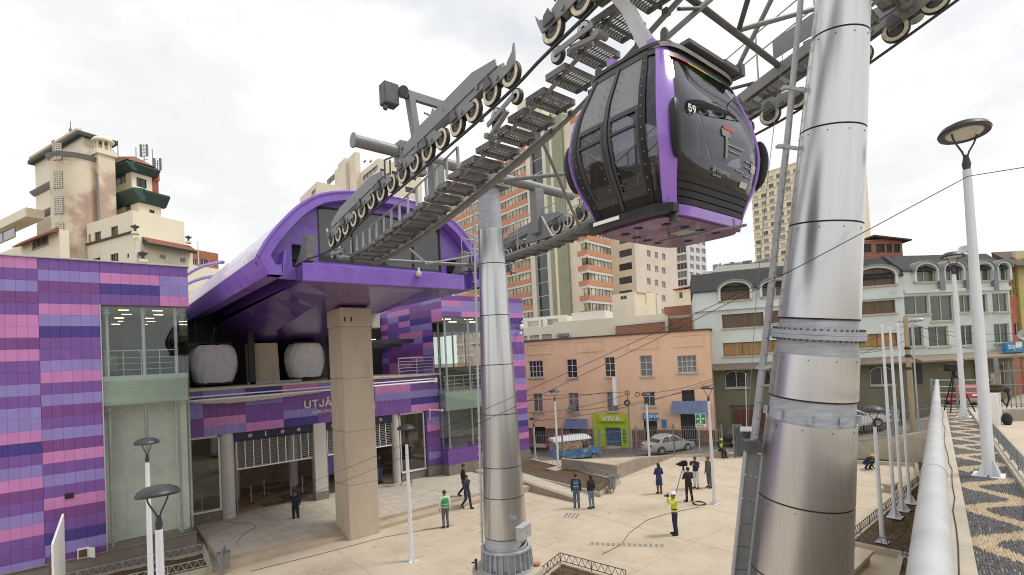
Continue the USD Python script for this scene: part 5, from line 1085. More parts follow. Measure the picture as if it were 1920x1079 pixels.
# ---------------- salmon terrace with shops
mat('salmon_wall', (0.52, 0.285, 0.165), 0.85, ramp=[(0.22, (0.52, 0.31, 0.20)), (0.38, (0.68, 0.44, 0.29)), (0.55, (0.73, 0.485, 0.33)), (0.78, (0.75, 0.53, 0.38))], var=0, scale=.55, bump=.15, detail=8)
mat('dado_red', (0.20, 0.085, 0.06), 0.85, var=.3, scale=1.5); mat('roof_edge', (0.075, 0.055, 0.045), 0.8, var=.2)
mat('lime_paint', (0.38, 0.55, 0.025), 0.55, var=.06); mat('lime_board', (0.44, 0.48, 0.04), 0.5, var=.05); mat('awning_blue', (0.155, 0.20, 0.33), 0.7, var=.12)
mat('shop_dark', (0.02, 0.022, 0.028), 0.5, var=.4); mat('shop_blue', (0.03, 0.10, 0.24), 0.5); mat('sign_blue', (0.02, 0.20, 0.42), 0.45)
FP = Fac((34.7, 28.58, 0), -65)
pk = Thing('terrace_house', 'long salmon three storey building with street shops behind the blue bus', 'building', FP.pt(-1, -.4))
zt = FP.uz(1160, 630)[1]; W = []
up_ = [FP.rect(*r) for r in ((992, 677, 1018, 708), (1063, 674, 1082, 709), (1134, 670, 1153, 707), (1200, 667, 1223, 706), (1270, 667, 1306, 699))]
lo_ = [FP.rect(*r) for r in ((1000, 738, 1017, 773), (1066, 737, 1085, 773), (1138, 735, 1158, 772), (1206, 735, 1228, 762), (1279, 732, 1303, 773))]
doors = [FP.rect(*r) for r in ((1000, 801, 1023, 848), (1067, 802, 1092, 848), (1136, 802, 1165, 845), (1208, 790, 1233, 842), (1277, 775, 1306, 840))]
for d in doors: W.append((d[0], -.2, d[2], d[3]))
wall(pk, FP, (-13.5, -.5, 8.0, zt), up_ + lo_ + W, 'salmon_wall'); body(pk, FP, -13.5, 8.0, -.5, zt - .1, 9, 'salmon_wall')
q = MB(); FP.box(q, -13.6, zt, 8.1, zt + .12, -9, .12); pk.add('roof_edge', q, 'roof_edge')
for k, r in enumerate(up_): window(pk, FP, r, 4 if k in (0, 4) else 2, 3, ('dark_pane', 'dark_pane', 'dark_pane', 'grey_pane', 'grey_pane')[k], 'frame_white', 'kerb_concrete')
for k, r in enumerate(lo_[:4]): window(pk, FP, r, 2, 2, ('grey_pane', 'grey_pane', 'grey_pane', 'dark_pane')[k], 'frame_white', 'kerb_concrete')
q = MB(); FP.box(q, lo_[4][0], lo_[4][1], lo_[4][2], lo_[4][3], -.25, -.2); pk.add('shutter', q, 'shop_dark')
for k, d in enumerate(W): q = MB(); FP.box(q, d[0], d[1], d[2], d[3], -.27, -.22); pk.add('door', q, ('shop_dark', 'shop_dark', 'shop_blue', 'shop_dark', 'shop_dark')[k])
for a in (-12.2, -7.8, -3.1, 1.5, 5.1):      # sunk panels below the roof edge
    fr4 = sbox(a, zt - 1.25, a + 2.5, zt - .3); q = MB(); FP.prism(q, fr4.difference(fr4.buffer(-.05, join_style=2)), 0.002, .035); pk.add('moulding', q, 'salmon_wall')
for (a, b) in ((-13.5, doors[2][0] - .9), (doors[2][2] + .95, W[3][0] - .01), (W[3][2] + .01, W[4][0] - .01), (W[4][2] + .01, 8.0)):
    segs = sbox(a, -.5, b, 1.25)
    for d in W: segs = segs.difference(sbox(d[0] - .01, -1, d[2] + .01, 9))
    for g_ in getattr(segs, 'geoms', [segs]): q = MB(); FP.prism(q, g_, .003, .03); pk.add('dado', q, 'dado_red')
r = FP.rect(1113, 776, 1180, 848); d = doors[2]
q = MB(); FP.prism(q, sbox(r[0], -.3, r[2], r[3]).difference(sbox(d[0], -1, d[2], d[3])), .004, .10); shp = pk.add('shop_front', q, 'lime_paint')
rs = FP.rect(1123, 776, 1174, 790); q = MB(); FP.box(q, rs[0], rs[1], rs[2], rs[3], .105, .30); pk.add('sign_board', q, 'lime_board', parent=shp)
def sign_text(th, F, txt, u0, z0, h, c, m='white_paint', parent=None, sx=1.0, name='lettering', bold=True):
    tm = meshkit.text_mesh(txt, h, .02, bold=bold); v = tm.vertices; q = MB(); q.add([F.pt(u0 + a[0] * sx, z0 + a[1], c + a[2]) for a in v], tm.faces if np.dot(np.cross(F.u, [0, 0, 1]), F.n) > 0 else tm.faces[:, ::-1]); th.add(name, q, m, parent=parent)
uu = FP.rect(1130, 780, 1166, 788); sign_text(pk, FP, 'VIVA', uu[0], uu[1] - .02, (uu[3] - uu[1]) * .95, .305, sx=1.32, parent=shp)
uu = FP.rect(1118, 808, 1132, 813); sign_text(pk, FP, 'VIVA', uu[0], uu[1], .16, .105, parent=shp, sx=1.1)
q = MB(); uu = FP.rect(1169, 808, 1174, 830); 
for k in range(4): FP.box(q, uu[0], uu[1] + k * .3, uu[2], uu[1] + k * .3 + .22, .105, .12)
pk.add('poster', q, 'dado_red', parent=shp)
for r_ in ((1061, 786, 1102, 802), (1261, 752, 1330, 774)):
    a = FP.rect(*r_); q = MB(); v = [FP.pt(a[0], a[3], .03), FP.pt(a[2], a[3], .03), FP.pt(a[2] + .1, a[1], .55), FP.pt(a[0] - .1, a[1], .55)]; q.add(v + [p - V3(0, 0, .06) for p in v], [[0, 3, 2, 1], [4, 5, 6, 7], [0, 1, 5, 4], [1, 2, 6, 5], [2, 3, 7, 6], [3, 0, 4, 7]]); pk.add('awning', q, 'awning_blue')
a = FP.rect(1206, 775, 1234, 788); q = MB(); FP.box(q, a[0], a[1], a[2], a[3], .02, .16); b_ = pk.add('sign_board', q, 'sign_blue'); sign_text(pk, FP, 'COPIAS', a[0] + .1, a[1] + .2, .26, .165, parent=b_)
a = FP.rect(1241, 787, 1250, 803); q = MB(); FP.box(q, a[0], a[1], a[2], a[3], .02, .05); pk.add('poster', q, 'sign_blue')
a = FP.rect(1153, 707, 1159, 760); q = MB(); FP.box(q, a[0], a[1], a[0] + .28, a[3], .05, .75); pk.add('vertical_sign', q, 'white_paint')
c = FP.pt(*FP.uz(1077, 767), .55)
t = Thing('satellite_dish', 'grey satellite dish fixed below a window of the salmon building', 'satellite dish', c); q = MB(); q.lathe([(0, 0), (.2, .03), (.38, .10), (.44, .15), (.43, .16), (.2, .05), (0, .02)], c, FP.n * .8 + V3(0, 0, .45) - FP.u * .2, 24); t.add('dish', q, 'galvanised', smooth=50); q = MB(); q.bar(c, c - FP.n * .5, .05, .05); q.tube(c, c + (FP.n * .8 + V3(0, 0, .45)) * .5, .012); t.add('arm', q, 'galvanised')
# ---------------- mint and slate apartment block, two wings meeting at an angle
mat('mint_wall', (0.56, 0.62, 0.58), 0.8, ramp=[(0.22, (0.36, 0.40, 0.37)), (0.36, (0.52, 0.57, 0.53)), (0.55, (0.58, 0.63, 0.595)), (0.8, (0.64, 0.67, 0.64))], var=0, scale=.5, bump=.1, detail=8)
mat('olive_wall', (0.155, 0.155, 0.105), 0.85, var=.12, scale=.6, bump=.1); mat('slate', (0.034, 0.034, 0.036), 0.85, var=.35, scale=3, bump=.5, bscale=12)
mat('awning_brown', (0.23, 0.185, 0.14), 0.8, var=.12); mat('gate_brown', (0.12, 0.04, 0.025), 0.6, var=.15)
FA, FB_ = Fac((40.2, 21.3, 0), -58), Fac((46.9, 10.7, 0), -32)
ap = Thing('apartment_block', 'pale mint apartment block with dark slate mansard roof, arched dormers and olive ground floor', 'building', FA.pt(6, 0))
def wing(F, u0, u1, zbase, z_aw, z_top, rows, arches, holes_g, doors_g, slate_bottom, tail=0):
    rects = [F.rect(*r[:4]) for r in rows]; arcs = [F.rect(*r[:4]) for r in arches]; g = [F.rect(*r[:4]) for r in holes_g]; dr = [F.rect(*r[:4]) for r in doors_g]
    wall(ap, F, (u0, z_aw, u1, slate_bottom), rects + [sbox(a[0], a[1], a[2], min(a[3], slate_bottom)) for a in arcs if a[1] < slate_bottom], 'mint_wall')
    wall(ap, F, (u0, zbase, u1, z_aw), g + dr, 'olive_wall', c=-.05)
    body(ap, F, u0, u1, zbase, z_aw, 9, 'olive_wall'); body(ap, F, u0, u1, z_aw, slate_bottom - .02, 9, 'mint_wall', inset=.5)
    # mansard, leaning back, with the dormers standing in it
    prof_ = [(.15, slate_bottom - .05), (.15, slate_bottom + .02), (-1.5, z_top), (-9, z_top + .05), (-9, slate_bottom)]
    q = MB(); q.prism(Polygon(prof_), F.pt(u0 - .05, 0), F.n, (0, 0, 1), F.u, 0, u1 - u0 + .1); ap.add('roof', q, 'slate')
    for a in arcs:
        w = a[2] - a[0]; h = (a[3] - a[1]); ar = min(w * .33, h * .45)
        shape = Polygon([(a[0] - .18, a[1]), (a[2] + .18, a[1])] + [((a[0] + a[2]) / 2 + (w / 2 + .18) * math.cos(t), a[3] - ar + (ar + .16) * math.sin(t)) for t in np.linspace(0, math.pi, 15)])
        inner = Polygon([(a[0], a[1]), (a[2], a[1])] + [((a[0] + a[2]) / 2 + w / 2 * math.cos(t), a[3] - ar + ar * math.sin(t)) for t in np.linspace(0, math.pi, 15)])
        q = MB(); F.prism(q, shape.difference(inner), -1.6, .22); ap.add('dormer', q, 'mint_wall')
        q = MB(); arcb = shape.buffer(.10).difference(shape).intersection(sbox(a[0] - 1, a[3] - ar - .02, a[2] + 1, a[3] + 2)); F.prism(q, arcb, -1.5, .32); ap.add('dormer_roof', q, 'galvanised')
    for F_, lst, arch in ((rects, rows, 0), (arcs, arches, 1), (g, holes_g, 0)):
        for r, spec in zip(F_, lst):
            w = r[2] - r[0]; ar = min(w * .33, (r[3] - r[1]) * .45) if arch else (.4 if len(spec) > 5 else 0)
            window(ap, F, r, max(2, int(w / 1.0)), 1, spec[4] if len(spec) > 4 else 'curtain_brown', 'frame_wood' if 'curtain' in (spec[4] if len(spec) > 4 else 'curtain') else 'frame_white', 'kerb_concrete', arch=ar)
    for r in dr: q = MB(); F.box(q, r[0], r[1], r[2], r[3], -.34, -.3); ap.add('door', q, 'shop_dark')
    q = MB(); v = [(-.02, z_aw + .42), (1.15, z_aw + .05), (1.15, z_aw - .08), (-.02, z_aw - .06)]; q.prism(Polygon(v), F.pt(u0, 0), F.n, (0, 0, 1), F.u, 0, u1 - u0); ap.add('canopy', q, 'awning_brown')
    for zz in (slate_bottom - .9, ): pass
za_ = FA.uz(1400, 690)[1]; zs_b = FA.uz(1400, 541)[1]; zt_ = FA.uz(1400, 502)[1]
uL, uC = FA.uz(1344, 640)[0] - 1.6, float((FB_.p0 - FA.p0) @ FA.u)
wing(FA, uL, uC, -.6, za_, zt_, [(1354, 588, 1432, 614, 'curtain_brown'), (1440, 583, 1463, 606, 'curtain_brown'), (1356, 642, 1430, 667, 'curtain_tan'), (1438, 638, 1462, 660, 'curtain_tan'), (1520, 577, 1590, 600), (1605, 565, 1679, 589, 'curtain_brown'), (1520, 634, 1590, 656, 'curtain_tan'), (1610, 626, 1683, 651, 'curtain_tan')],
     [(1350, 530, 1405, 563, 'curtain_brown'), (1428, 525, 1480, 556, 'dark_pane'), (1510, 515, 1580, 548), (1605, 503, 1677, 536, 'curtain_brown')],
     [(1360, 696, 1402, 727, 'dark_pane', 1), (1428, 694, 1462, 722, 'dark_pane', 1), (1632, 688, 1676, 722, 'dark_pane', 1)], [(1370, 760, 1478, 842), (1714, 684, 1733, 720)], zs_b)
zb_aw = FB_.uz(1780, 674)[1]; zb_s = FB_.uz(1780, 506)[1]; zb_t = FB_.uz(1780, 471)[1]
wing(FB_, 0.05, FB_.uz(1893, 560)[0], -.6, zb_aw, zb_t, [(1696, 555, 1742, 590, 'green_pane'), (1745, 554, 1788, 602, 'green_pane'), (1799, 553, 1822, 586, 'green_pane'), (1836, 552, 1852, 586, 'green_pane'), (1861, 550, 1891, 585, 'green_pane'), (1701, 613, 1732, 650, 'dark_pane'), (1741, 612, 1779, 650, 'green_pane'), (1800, 610, 1826, 648, 'dark_pane'), (1864, 607, 1893, 643, 'green_pane')],
     [(1714, 496, 1753, 529, 'green_pane'), (1768, 494, 1802, 527, 'green_pane'), (1828, 495, 1856, 527, 'green_pane'), (1868, 494, 1888, 526, 'green_pane')],
     [], [(1742, 684, 1793, 716), (1804, 672, 1834, 714), (1859, 684, 1887, 726)], zb_s)
gr_ = FA.rect(1376, 768, 1478, 842); q = MB()
for k in range(10): u = gr_[0] + (gr_[2] - gr_[0]) * k / 10; FA.box(q, u + .01, -.5, u + (gr_[2] - gr_[0]) / 10 - .01, gr_[3], -.29, -.22)
ap.add('garage_gate', q, 'gate_brown')
for (px0, px1) in ((1757, 1766), (1806, 1815), (1858, 1866)):
    r = FB_.rect(px0, 508, px1, 545); q = MB(); FB_.box(q, r[0], r[1], r[2], r[3], .0, .25); ap.add('pier', q, 'galvanised')
for F, pxs, y0, y1 in ((FA, (1346, 1600), 577, 586), (FB_, (1694, 1892), 545, 552)):
    r0, r1 = F.uz(pxs[0], y0), F.uz(pxs[1], y0 - (pxs[1] - pxs[0]) * .045 if F is FA else y0 - 4); q = MB(); F.box(q, uL if F is FA else .06, r0[1] - .25, (uC - .02) if F is FA else F.uz(1893, 560)[0], r0[1], .0, .18); ap.add('string_course', q, 'mint_wall')
a = FB_.rect(1866, 643, 1900, 661); q = MB(); FB_.box(q, a[0], a[1], a[2], a[3], .5, .75); b_ = ap.add('sign_board', q, 'sign_blue'); sign_text(ap, FB_, 'Súper', a[0] + .15, a[1] + .25, .32, .755, parent=b_); q = MB(); FB_.box(q, a[2] - .75, a[1] + .35, a[2] - .2, a[1] + .8, .752, .77); ap.add('symbol', q, 'white_paint', parent=b_)
pr_ = FB_.rect(1862, 700, 1884, 724); q = MB()
for k in range(9): FB_.box(q, pr_[0] + (pr_[2] - pr_[0]) * k / 9 + .02, pr_[1], pr_[0] + (pr_[2] - pr_[0]) * (k + 1) / 9 - .02, pr_[3], -.29, -.25)
ap.add('shutter', q, 'salmon_wall')
# roof room and dishes
mat('brick', (0.34, 0.13, 0.075), 0.85, var=.2, scale=3, bump=.2); 
L['brick_courses'] = usdkit.material(stage, '/World/Looks/brick_courses', {'tc': ('geometry', {}), 'sx': ('separate_xyz', {}), 'ad': ('math', {'math_type': 'subtract'}), 'cx': ('combine_xyz', {}), 'b': ('brick_texture', {'color1': (0.36, 0.125, 0.065), 'color2': (0.27, 0.10, 0.055), 'mortar': (0.33, 0.25, 0.19), 'scale': 1.0, 'brick_width': 0.42, 'row_height': 0.2, 'mortar_size': 0.018}), 'p': ('principled_bsdf', {'roughness': 0.85})},
    [('tc.position', 'sx.vector'), ('sx.x', 'ad.value1'), ('sx.y', 'ad.value2'), ('ad.value', 'cx.x'), ('sx.z', 'cx.y'), ('cx.vector', 'b.vector'), ('b.color', 'p.base_color')], surface='p.BSDF')
F = Fac(FB_.pt(0, 0, -3.5), -45); t = Thing('roof_room', 'brick roof room with a lean-to roof on top of the mint apartment block', 'hut', F.pt(0, zb_t))
a = F.rect(1603, 449, 1692, 480); zb = zb_t - .5; q = MB(); F.box(q, a[0], zb, a[2], a[3], -3, -.1); t.add('body', q, 'shop_dark')
wr = [F.rect(x0, 458, x1, 474) for x0, x1 in ((1607, 1634), (1643, 1659), (1662, 1673), (1676, 1688))]
wall(t, F, (a[0], zb, a[2], a[3]), wr, 'brick_courses', t=.2)
for r in wr: window(t, F, r, 2, 1, 'grey_pane', 'frame_wood')
q = MB(); v = [F.pt(*F.uz(1632, 443), .5), F.pt(*F.uz(1702, 451), .5), F.pt(*F.uz(1702, 451), -3.3), F.pt(*F.uz(1632, 443), -3.3)]; q.add(v + [p - V3(0, 0, .12) for p in v], [[0, 1, 2, 3], [7, 6, 5, 4], [0, 4, 5, 1], [1, 5, 6, 2], [2, 6, 7, 3], [3, 7, 4, 0]]); t.add('roof', q, 'roof_edge')
def dish(c, ax, r, lab):
    t = Thing('satellite_dish', lab, 'satellite dish', c); q = MB(); q.lathe([(0, 0), (r * .5, r * .07), (r * .85, r * .24), (r, r * .36), (r * .98, r * .38), (r * .5, r * .12), (0, r * .05)], c, ax, 26); t.add('dish', q, 'galvanised_pale', smooth=50)
    q = MB(); q.tube(c, c + unit(ax) * r * .9, .02); q.tube(c, c - V3(0, 0, r * 1.2), .05); t.add('arm', q, 'galvanised')
dish(FB_.pt(*FB_.uz(1862, 464), -2.0), V3(-.6, -.3, .5), .62, 'pale satellite dish on the slate roof ridge at the right')
dish(FB_.pt(*FB_.uz(1890, 631), 1.0), V3(-.8, -.5, .3), .38, 'small white satellite dish above the blue shop sign')

# ---------------- generic block with two visible faces meeting at a corner
def corner_block(name, label, cpx, t, azl, azr, pxl, pxr, ytop, m, z0=-3.0, wl=(), wr=(), cat='building', back=None, top_mat=None, ml=None):
    c = atd(cpx[0], cpx[1], t); Fl, Fr = Fac(c, azl), Fac(c, azr)
    zt = float(atp(cpx[0], ytop, Fl.p0, Fl.n)[2]); yl = ytop
    ul = Fl.uz(pxl, cpx[1])[0]; ur = Fr.uz(pxr, cpx[1])[0]
    th = Thing(name, label, cat, V3(c[0], c[1], z0))
    A, B = Fl.pt(ul, 0), Fr.pt(ur, 0); D = A + Fr.u * ur
    ins = unit(Fr.u * 1.0 - Fl.u) * .35
    P = [c + ins, B - Fr.u * .01 + (-Fl.u) * .30, D, A + Fl.u * .01 + Fr.u * .30]
    q = MB(); P2 = Polygon([(p[0], p[1]) for p in P]); P2 = P2 if P2.exterior.is_ccw else Polygon(list(P2.exterior.coords)[::-1])
    q.prism(P2, (0, 0, 0), (1, 0, 0), (0, 1, 0), (0, 0, 1), z0, zt - .05); th.add('body', q, m)
    rl, rr_ = [r[0] for r in wl(Fl, zt)] if callable(wl) else [Fl.rect(*r[:4]) for r in wl], [r[0] for r in wr(Fr, zt)] if callable(wr) else [Fr.rect(*r[:4]) for r in wr]
    wall(th, Fl, (ul, z0, 0, zt), rl, ml or m); wall(th, Fr, (.31, z0, ur, zt), [r for r in rr_ if r[0] > .31], m)
    q = MB(); Fr.box(q, 0.002, z0, .31, zt, -.3, 0); th.add('corner_pier', q, m)
    th.Fl, th.Fr, th.zt, th.ul, th.ur, th.rl, th.rr = Fl, Fr, zt, ul, ur, rl, rr_
    return th
def fill(th, F, rects, pane='dark_pane', nx=2, ny=1, frame='frame_white', fw=.06, sill=None):
    for i, r in enumerate(rects): window(th, F, r, nx if not callable(nx) else nx(r), ny, pane if isinstance(pane, str) else pane[i % len(pane)], frame, sill, fw=fw)
mat('orange_band', (0.52, 0.235, 0.14), 0.8, var=.08, scale=.4); mat('white_band', (0.62, 0.60, 0.55), 0.8, var=.06, scale=.4); mat('moss_column', (0.27, 0.285, 0.20), 0.8, var=.1, scale=.3)
mat('cream_wall', (0.68, 0.62, 0.50), 0.85, var=.08, scale=.3, detail=6); mat('beige_wall', (0.64, 0.56, 0.475), 0.85, var=.07, scale=.3, detail=6); mat('pale_wall', (0.62, 0.63, 0.64), 0.8, var=.05, scale=.3); mat('yellow_wall', (0.72, 0.63, 0.46), 0.85, var=.07, scale=.3)
mat('glass_band', (0.21, 0.18, 0.11), 0.12, ramp=[(0.35, (0.10, 0.085, 0.05)), (0.55, (0.40, 0.36, 0.24)), (0.7, (0.62, 0.60, 0.52))], var=0, scale=.22, spec=.8, detail=2)
# ---------------- tower with orange and white bands
c = atd(1107, 600, 100); Fl, Fr = Fac(c, -91.5), Fac(c, 9)
ot = Thing('office_tower', 'tall office tower with orange and white bands, an olive column and a dark glass strip', 'building', V3(c[0], c[1], -3))
u = lambda px, F=Fl: F.uz(px, 520)[0]
z437 = Fl.uz(1107, 437)[1]; FH = 2.96; ZT = Fl.uz(1107, 196)[1]
q = MB(); D_ = Fr.uz(1149, 520)[0]
Fl.box(q, u(850), -3, u(1000), ZT, -9, -.45); Fl.box(q, u(1073), -3, -.5, ZT, -1.6, -.45)
Fl.box(q, u(1000), -3, u(1073), ZT + 3, -9, -1.5); Fr.box(q, .45, -3, D_, ZT, -8, -.45); ot.add('body', q, 'cream_wall')
nfl = int((ZT - 0) / FH) + 2
for k in range(-12, 30):
    zo = z437 - FH * k
    if zo > ZT + .5 or zo < -2: continue
    for F, a, b in ((Fl, u(850), u(1000)), (Fl, u(1073), -.002), (Fr, 0.0, D_)):
        q = MB(); F.box(q, a, zo - 1.0, b, zo, -.5, 0.02); ot.add('orange_band', q, 'orange_band')
        q = MB(); F.box(q, a, zo - 1.55, b, zo - 1.0, -.5, -.05); ot.add('white_band', q, 'white_band')
        q = MB(); F.box(q, a, zo - FH + .002, b, zo - 1.552, -.44, -.2); pth = ot.add('window_band', q, 'glass_band')
        q = MB(); n = max(2, int((b - a) / 1.25))
        for i in range(n + 1): uu = a + (b - a) * i / n; F.box(q, max(a, uu - .05), zo - FH, min(b, uu + .05), zo - 1.552, -.3, -.14)
        ot.add('mullions', q, 'frame_dark', parent=pth)
q = MB(); Fl.box(q, u(1040), -3, u(1073), Fl.uz(1055, 215)[1], -2.5, .9); ot.add('column', q, 'moss_column')
q = MB(); Fl.box(q, u(1031), -3, u(1040), Fl.uz(1055, 225)[1], -2.5, .5); Fl.box(q, u(1000), -3, u(1008), Fl.uz(1005, 225)[1], -2.5, .5); ot.add('white_pier', q, 'white_band')
q = MB(); Fl.box(q, u(1008), -3, u(1031), Fl.uz(1020, 232)[1], -2.5, -.2); pth = ot.add('glass_strip', q, 'dark_pane')
q = MB(); z = 0.0
while z < ZT: Fl.box(q, u(1008), z, u(1031), z + .12, -.2, -.12); z += FH
ot.add('transoms', q, 'white_band', parent=pth)
# cream penthouse tower behind it
pt_ = corner_block('tower_block', 'cream tower top showing above the catwalk behind the orange banded tower', (1022, 300), 116, -91.5, 9, 975, 1072, 160, 'cream_wall', wl=[(985, 190, 997, 206), (1003, 185, 1012, 200), (985, 222, 997, 236)], wr=[(1030, 182, 1040, 196), (1048, 186, 1058, 200), (1030, 215, 1040, 228), (1048, 218, 1058, 231)])
fill(pt_, pt_.Fl, pt_.rl); fill(pt_, pt_.Fr, pt_.rr)
# ---------------- beige apartment tower
wl_ = [(1161, 443 + 25.5 * k, 1185, 456 + 25.5 * k) for k in range(-3, 5)]
wr_ = [(x, y + 26 * k, x + w, y + 12 + 26 * k) for k in range(-3, 7) for x, w, y in ((1213, 7, 444), (1228, 6, 447), (1241, 7, 450))]
bt = corner_block('apartment_tower', 'pale beige apartment tower right of the orange banded tower, dark windows on its left face', (1193, 520), 112, -90, 8, 1146, 1271, 400, 'beige_wall', wl=wl_, wr=wr_)
fill(bt, bt.Fl, bt.rl, ('dark_pane', 'shop_dark', 'dark_pane', 'green_pane'), 3, frame='frame_dark'); fill(bt, bt.Fr, bt.rr, 'grey_pane', 2)
# ---------------- white tower with blue glass
wl_ = [(1269, 447 + 15.5 * k, 1288, 459 + 15.5 * k) for k in range(-2, 9)]
wr_ = [(x, 449 + 15.5 * k + (x - 1296) * .12, x + 7, 458 + 15.5 * k + (x - 1296) * .12) for k in range(-2, 9) for x in (1294, 1305, 1316)]
wt = corner_block('tower_block', 'white tower with blue grey glass, between the beige tower and the yellow tower', (1290, 500), 135, -88, 6, 1266, 1325, 405, 'pale_wall', wl=wl_, wr=wr_)
fill(wt, wt.Fl, wt.rl, ('grey_pane', 'dark_pane'), 3); fill(wt, wt.Fr, wt.rr, 'grey_pane', 2)
# ---------------- yellow tower behind the leaning mast
c = atd(1600, 450, 165); F = Fac(c, -92)
yt = Thing('tower_block', 'tall yellow tower block with a close grid of windows behind the leaning mast', 'building', V3(c[0], c[1], -3))
ua, ub = F.uz(1411, 400)[0], 0.0; zt = F.uz(1495, 306)[1]; cols_ = 11; rows_ = 12; R = []
rh = 17.1 / 965 * 165 * .94
z0w = F.uz(1424, 341)[1]
for j in range(rows_):
    for i in range(cols_):
        w = (ub - ua) / cols_; a = ua + w * (i + .2); R.append((a, z0w - j * rh - .72, a + w * .62, z0w - j * rh + .75))
wall(yt, F, (ua, -3, ub, zt), R, 'yellow_wall'); body(yt, F, ua, ub, -3, zt - .2, 16, 'yellow_wall')
fill(yt, F, R, ('grey_pane', 'grey_pane', 'pale_pane', 'dark_pane', 'grey_pane'), 2, 1)
for j in range(rows_): q = MB(); F.box(q, ua, z0w - j * rh - .9, ub, z0w - j * rh - .74, .0, .25); yt.add('ledge', q, 'white_band')
q = MB(); F.box(q, ua - .2, zt, ub + .2, zt + .4, -16, .2); yt.add('parapet', q, 'yellow_wall')
for k in (.1, .16, .6): q = MB(); q.ball(F.pt(ua + (ub - ua) * k, zt + .9, -1), .5, 1); yt.add('roof_tank', q, 'lamp_dark', smooth=True)
b0 = F.pt(1.5, -3, -3); t = Thing('lattice_mast', 'rusty lattice antenna mast standing right of the yellow tower', 'antenna mast', b0); top = F.uz(1616, 302)[1]
legs = [(0, 0), (2.6, 0), (2.6, 2.6), (0, 2.6)]; mat('rust', (0.30, 0.20, 0.15), .8, var=.2)
q = MB()
for a, b in legs: q.bar(b0 + V3(a, b, 0), b0 + V3(a * .3 + .9, b * .3 + .9, top), .22, .22)
t.add('leg', q, 'rust'); q = MB(); H = top
for k in range(22):
    f0, f1 = k / 22, (k + 1) / 22
    for i in range(4):
        (a, b), (c_, d) = legs[i], legs[(i + 1) % 4]; g = lambda a, b, f: b0 + V3(a * (1 - .7 * f) + .9 * f, b * (1 - .7 * f) + .9 * f, H * f)
        q.bar(g(a, b, f0), g(c_, d, f1), .11, .11); q.bar(g(c_, d, f0), g(a, b, f1), .11, .11); q.bar(g(a, b, f1), g(c_, d, f1), .1, .1)
t.add('lattice', q, 'rust', kind='stuff')
# ---------------- cream office block behind the canopy
c = atd(710, 330, 88); 
ob = corner_block('office_block', 'cream office block with ribbon windows showing above the purple canopy', (710, 330), 88, -92, 0, 606, 790, 296, 'cream_wall', wl=[(612, 327, 637, 338), (612, 349, 637, 358), (680, 320, 709, 330), (680, 344, 709, 354)] + [(680, 366, 709, 377), (612, 371, 637, 381)], wr=[(713, 317, 722, 327), (713, 342, 722, 352), (735, 322, 750, 332), (735, 347, 750, 357), (760, 327, 780, 337), (760, 352, 780, 362)])
fill(ob, ob.Fl, ob.rl, ('curtain_brown', 'grey_pane', 'grey_pane', 'grey_pane'), 4, frame='frame_dark'); fill(ob, ob.Fr, ob.rr, 'dark_pane', 2, frame='frame_dark')
F = ob.Fl
for x0, x1, c_ in ((637, 649, .9), (650, 664, 1.5), (665, 678, .9)): r = F.rect(x0, 305, x1, 420); q = MB(); F.box(q, r[0], -3, r[2], F.uz(655, 305)[1], .0, c_); ob.add('pilaster', q, 'cream_wall')
for x0 in (682, 693): r = F.rect(x0, 303, x0 + 4, 305); q = MB(); F.box(q, r[0], r[1], r[2], r[1] + .35, -.0, .02); ob.add('vent_hole', q, 'dark_void')
lb = corner_block('low_block', 'small cream rooftop block left of the ribbon windowed office', (595, 370), 78, -92, 0, 562, 640, 340, 'cream_wall', wl=[(584, 357, 592, 366)], wr=[])
fill(lb, lb.Fl, lb.rl, 'grey_pane')
# ---------------- low buildings behind the salmon terrace
F = Fac(atd(1100, 610, 52), -65)
lc = Thing('low_building', 'long low cream building just behind the roof of the salmon building', 'building', F.pt(0, 0))
rr1 = [F.rect(*r) for r in ((991, 601, 1006, 614), (1022, 600, 1044, 611))]; rr2 = [F.rect(*r) for r in ((982, 630, 989, 645), (993, 629, 1011, 645), (1016, 627, 1035, 645))]
a0, a1, a2 = F.uz(955, 620)[0], F.uz(1040, 620)[0], F.uz(1246, 600)[0]
zt1, zt2 = F.uz(1000, 614)[1], F.uz(1150, 596)[1]
wall(lc, F, (a0, -1, a1, zt1), rr2, 'cream_wall'); body(lc, F, a0, a1, -1, zt1, 7, 'cream_wall')
wall(lc, F, (a1, -1, a2, zt2), [], 'cream_wall'); body(lc, F, a1, a2, -1, zt2 - .1, 7, 'cream_wall')
for r in rr2: window(lc, F, r, 2, 1, 'pale_pane'); 
F2 = Fac(F.pt(0, 0, -3), -65); rr3 = [F2.rect(*r) for r in ((989, 602, 1010, 613), (1014, 600, 1018, 613), (1026, 598, 1047, 610))]; wall(lc, F2, (F2.uz(975, 605)[0], 2, F2.uz(1062, 605)[0], F2.uz(1020, 594)[1]), rr3, 'white_band'); body(lc, F2, F2.uz(975, 605)[0], F2.uz(1062, 605)[0], 2, F2.uz(1020, 595)[1], 5, 'cream_wall')
for r in rr3: window(lc, F2, r, 2, 1, 'pale_pane', 'frame_white')
r = F.rect(1063, 583, 1128, 602); q = MB(); F.box(q, r[0], r[1] - 2, r[2], r[3], -4.5, -1.5); lc.add('roof_block', q, 'white_band')
r = F.rect(1047, 625, 1068, 640); q = MB(); 
for i in range(2):
    for j in range(2): F.box(q, r[0] + (r[2] - r[0]) * i / 2 + .04, r[1] + (r[3] - r[1]) * j / 2 + .04, r[0] + (r[2] - r[0]) * (i + 1) / 2 - .04, r[1] + (r[3] - r[1]) * (j + 1) / 2 - .04, .05, .6)
lc.add('cooling_unit', q, 'galvanised')
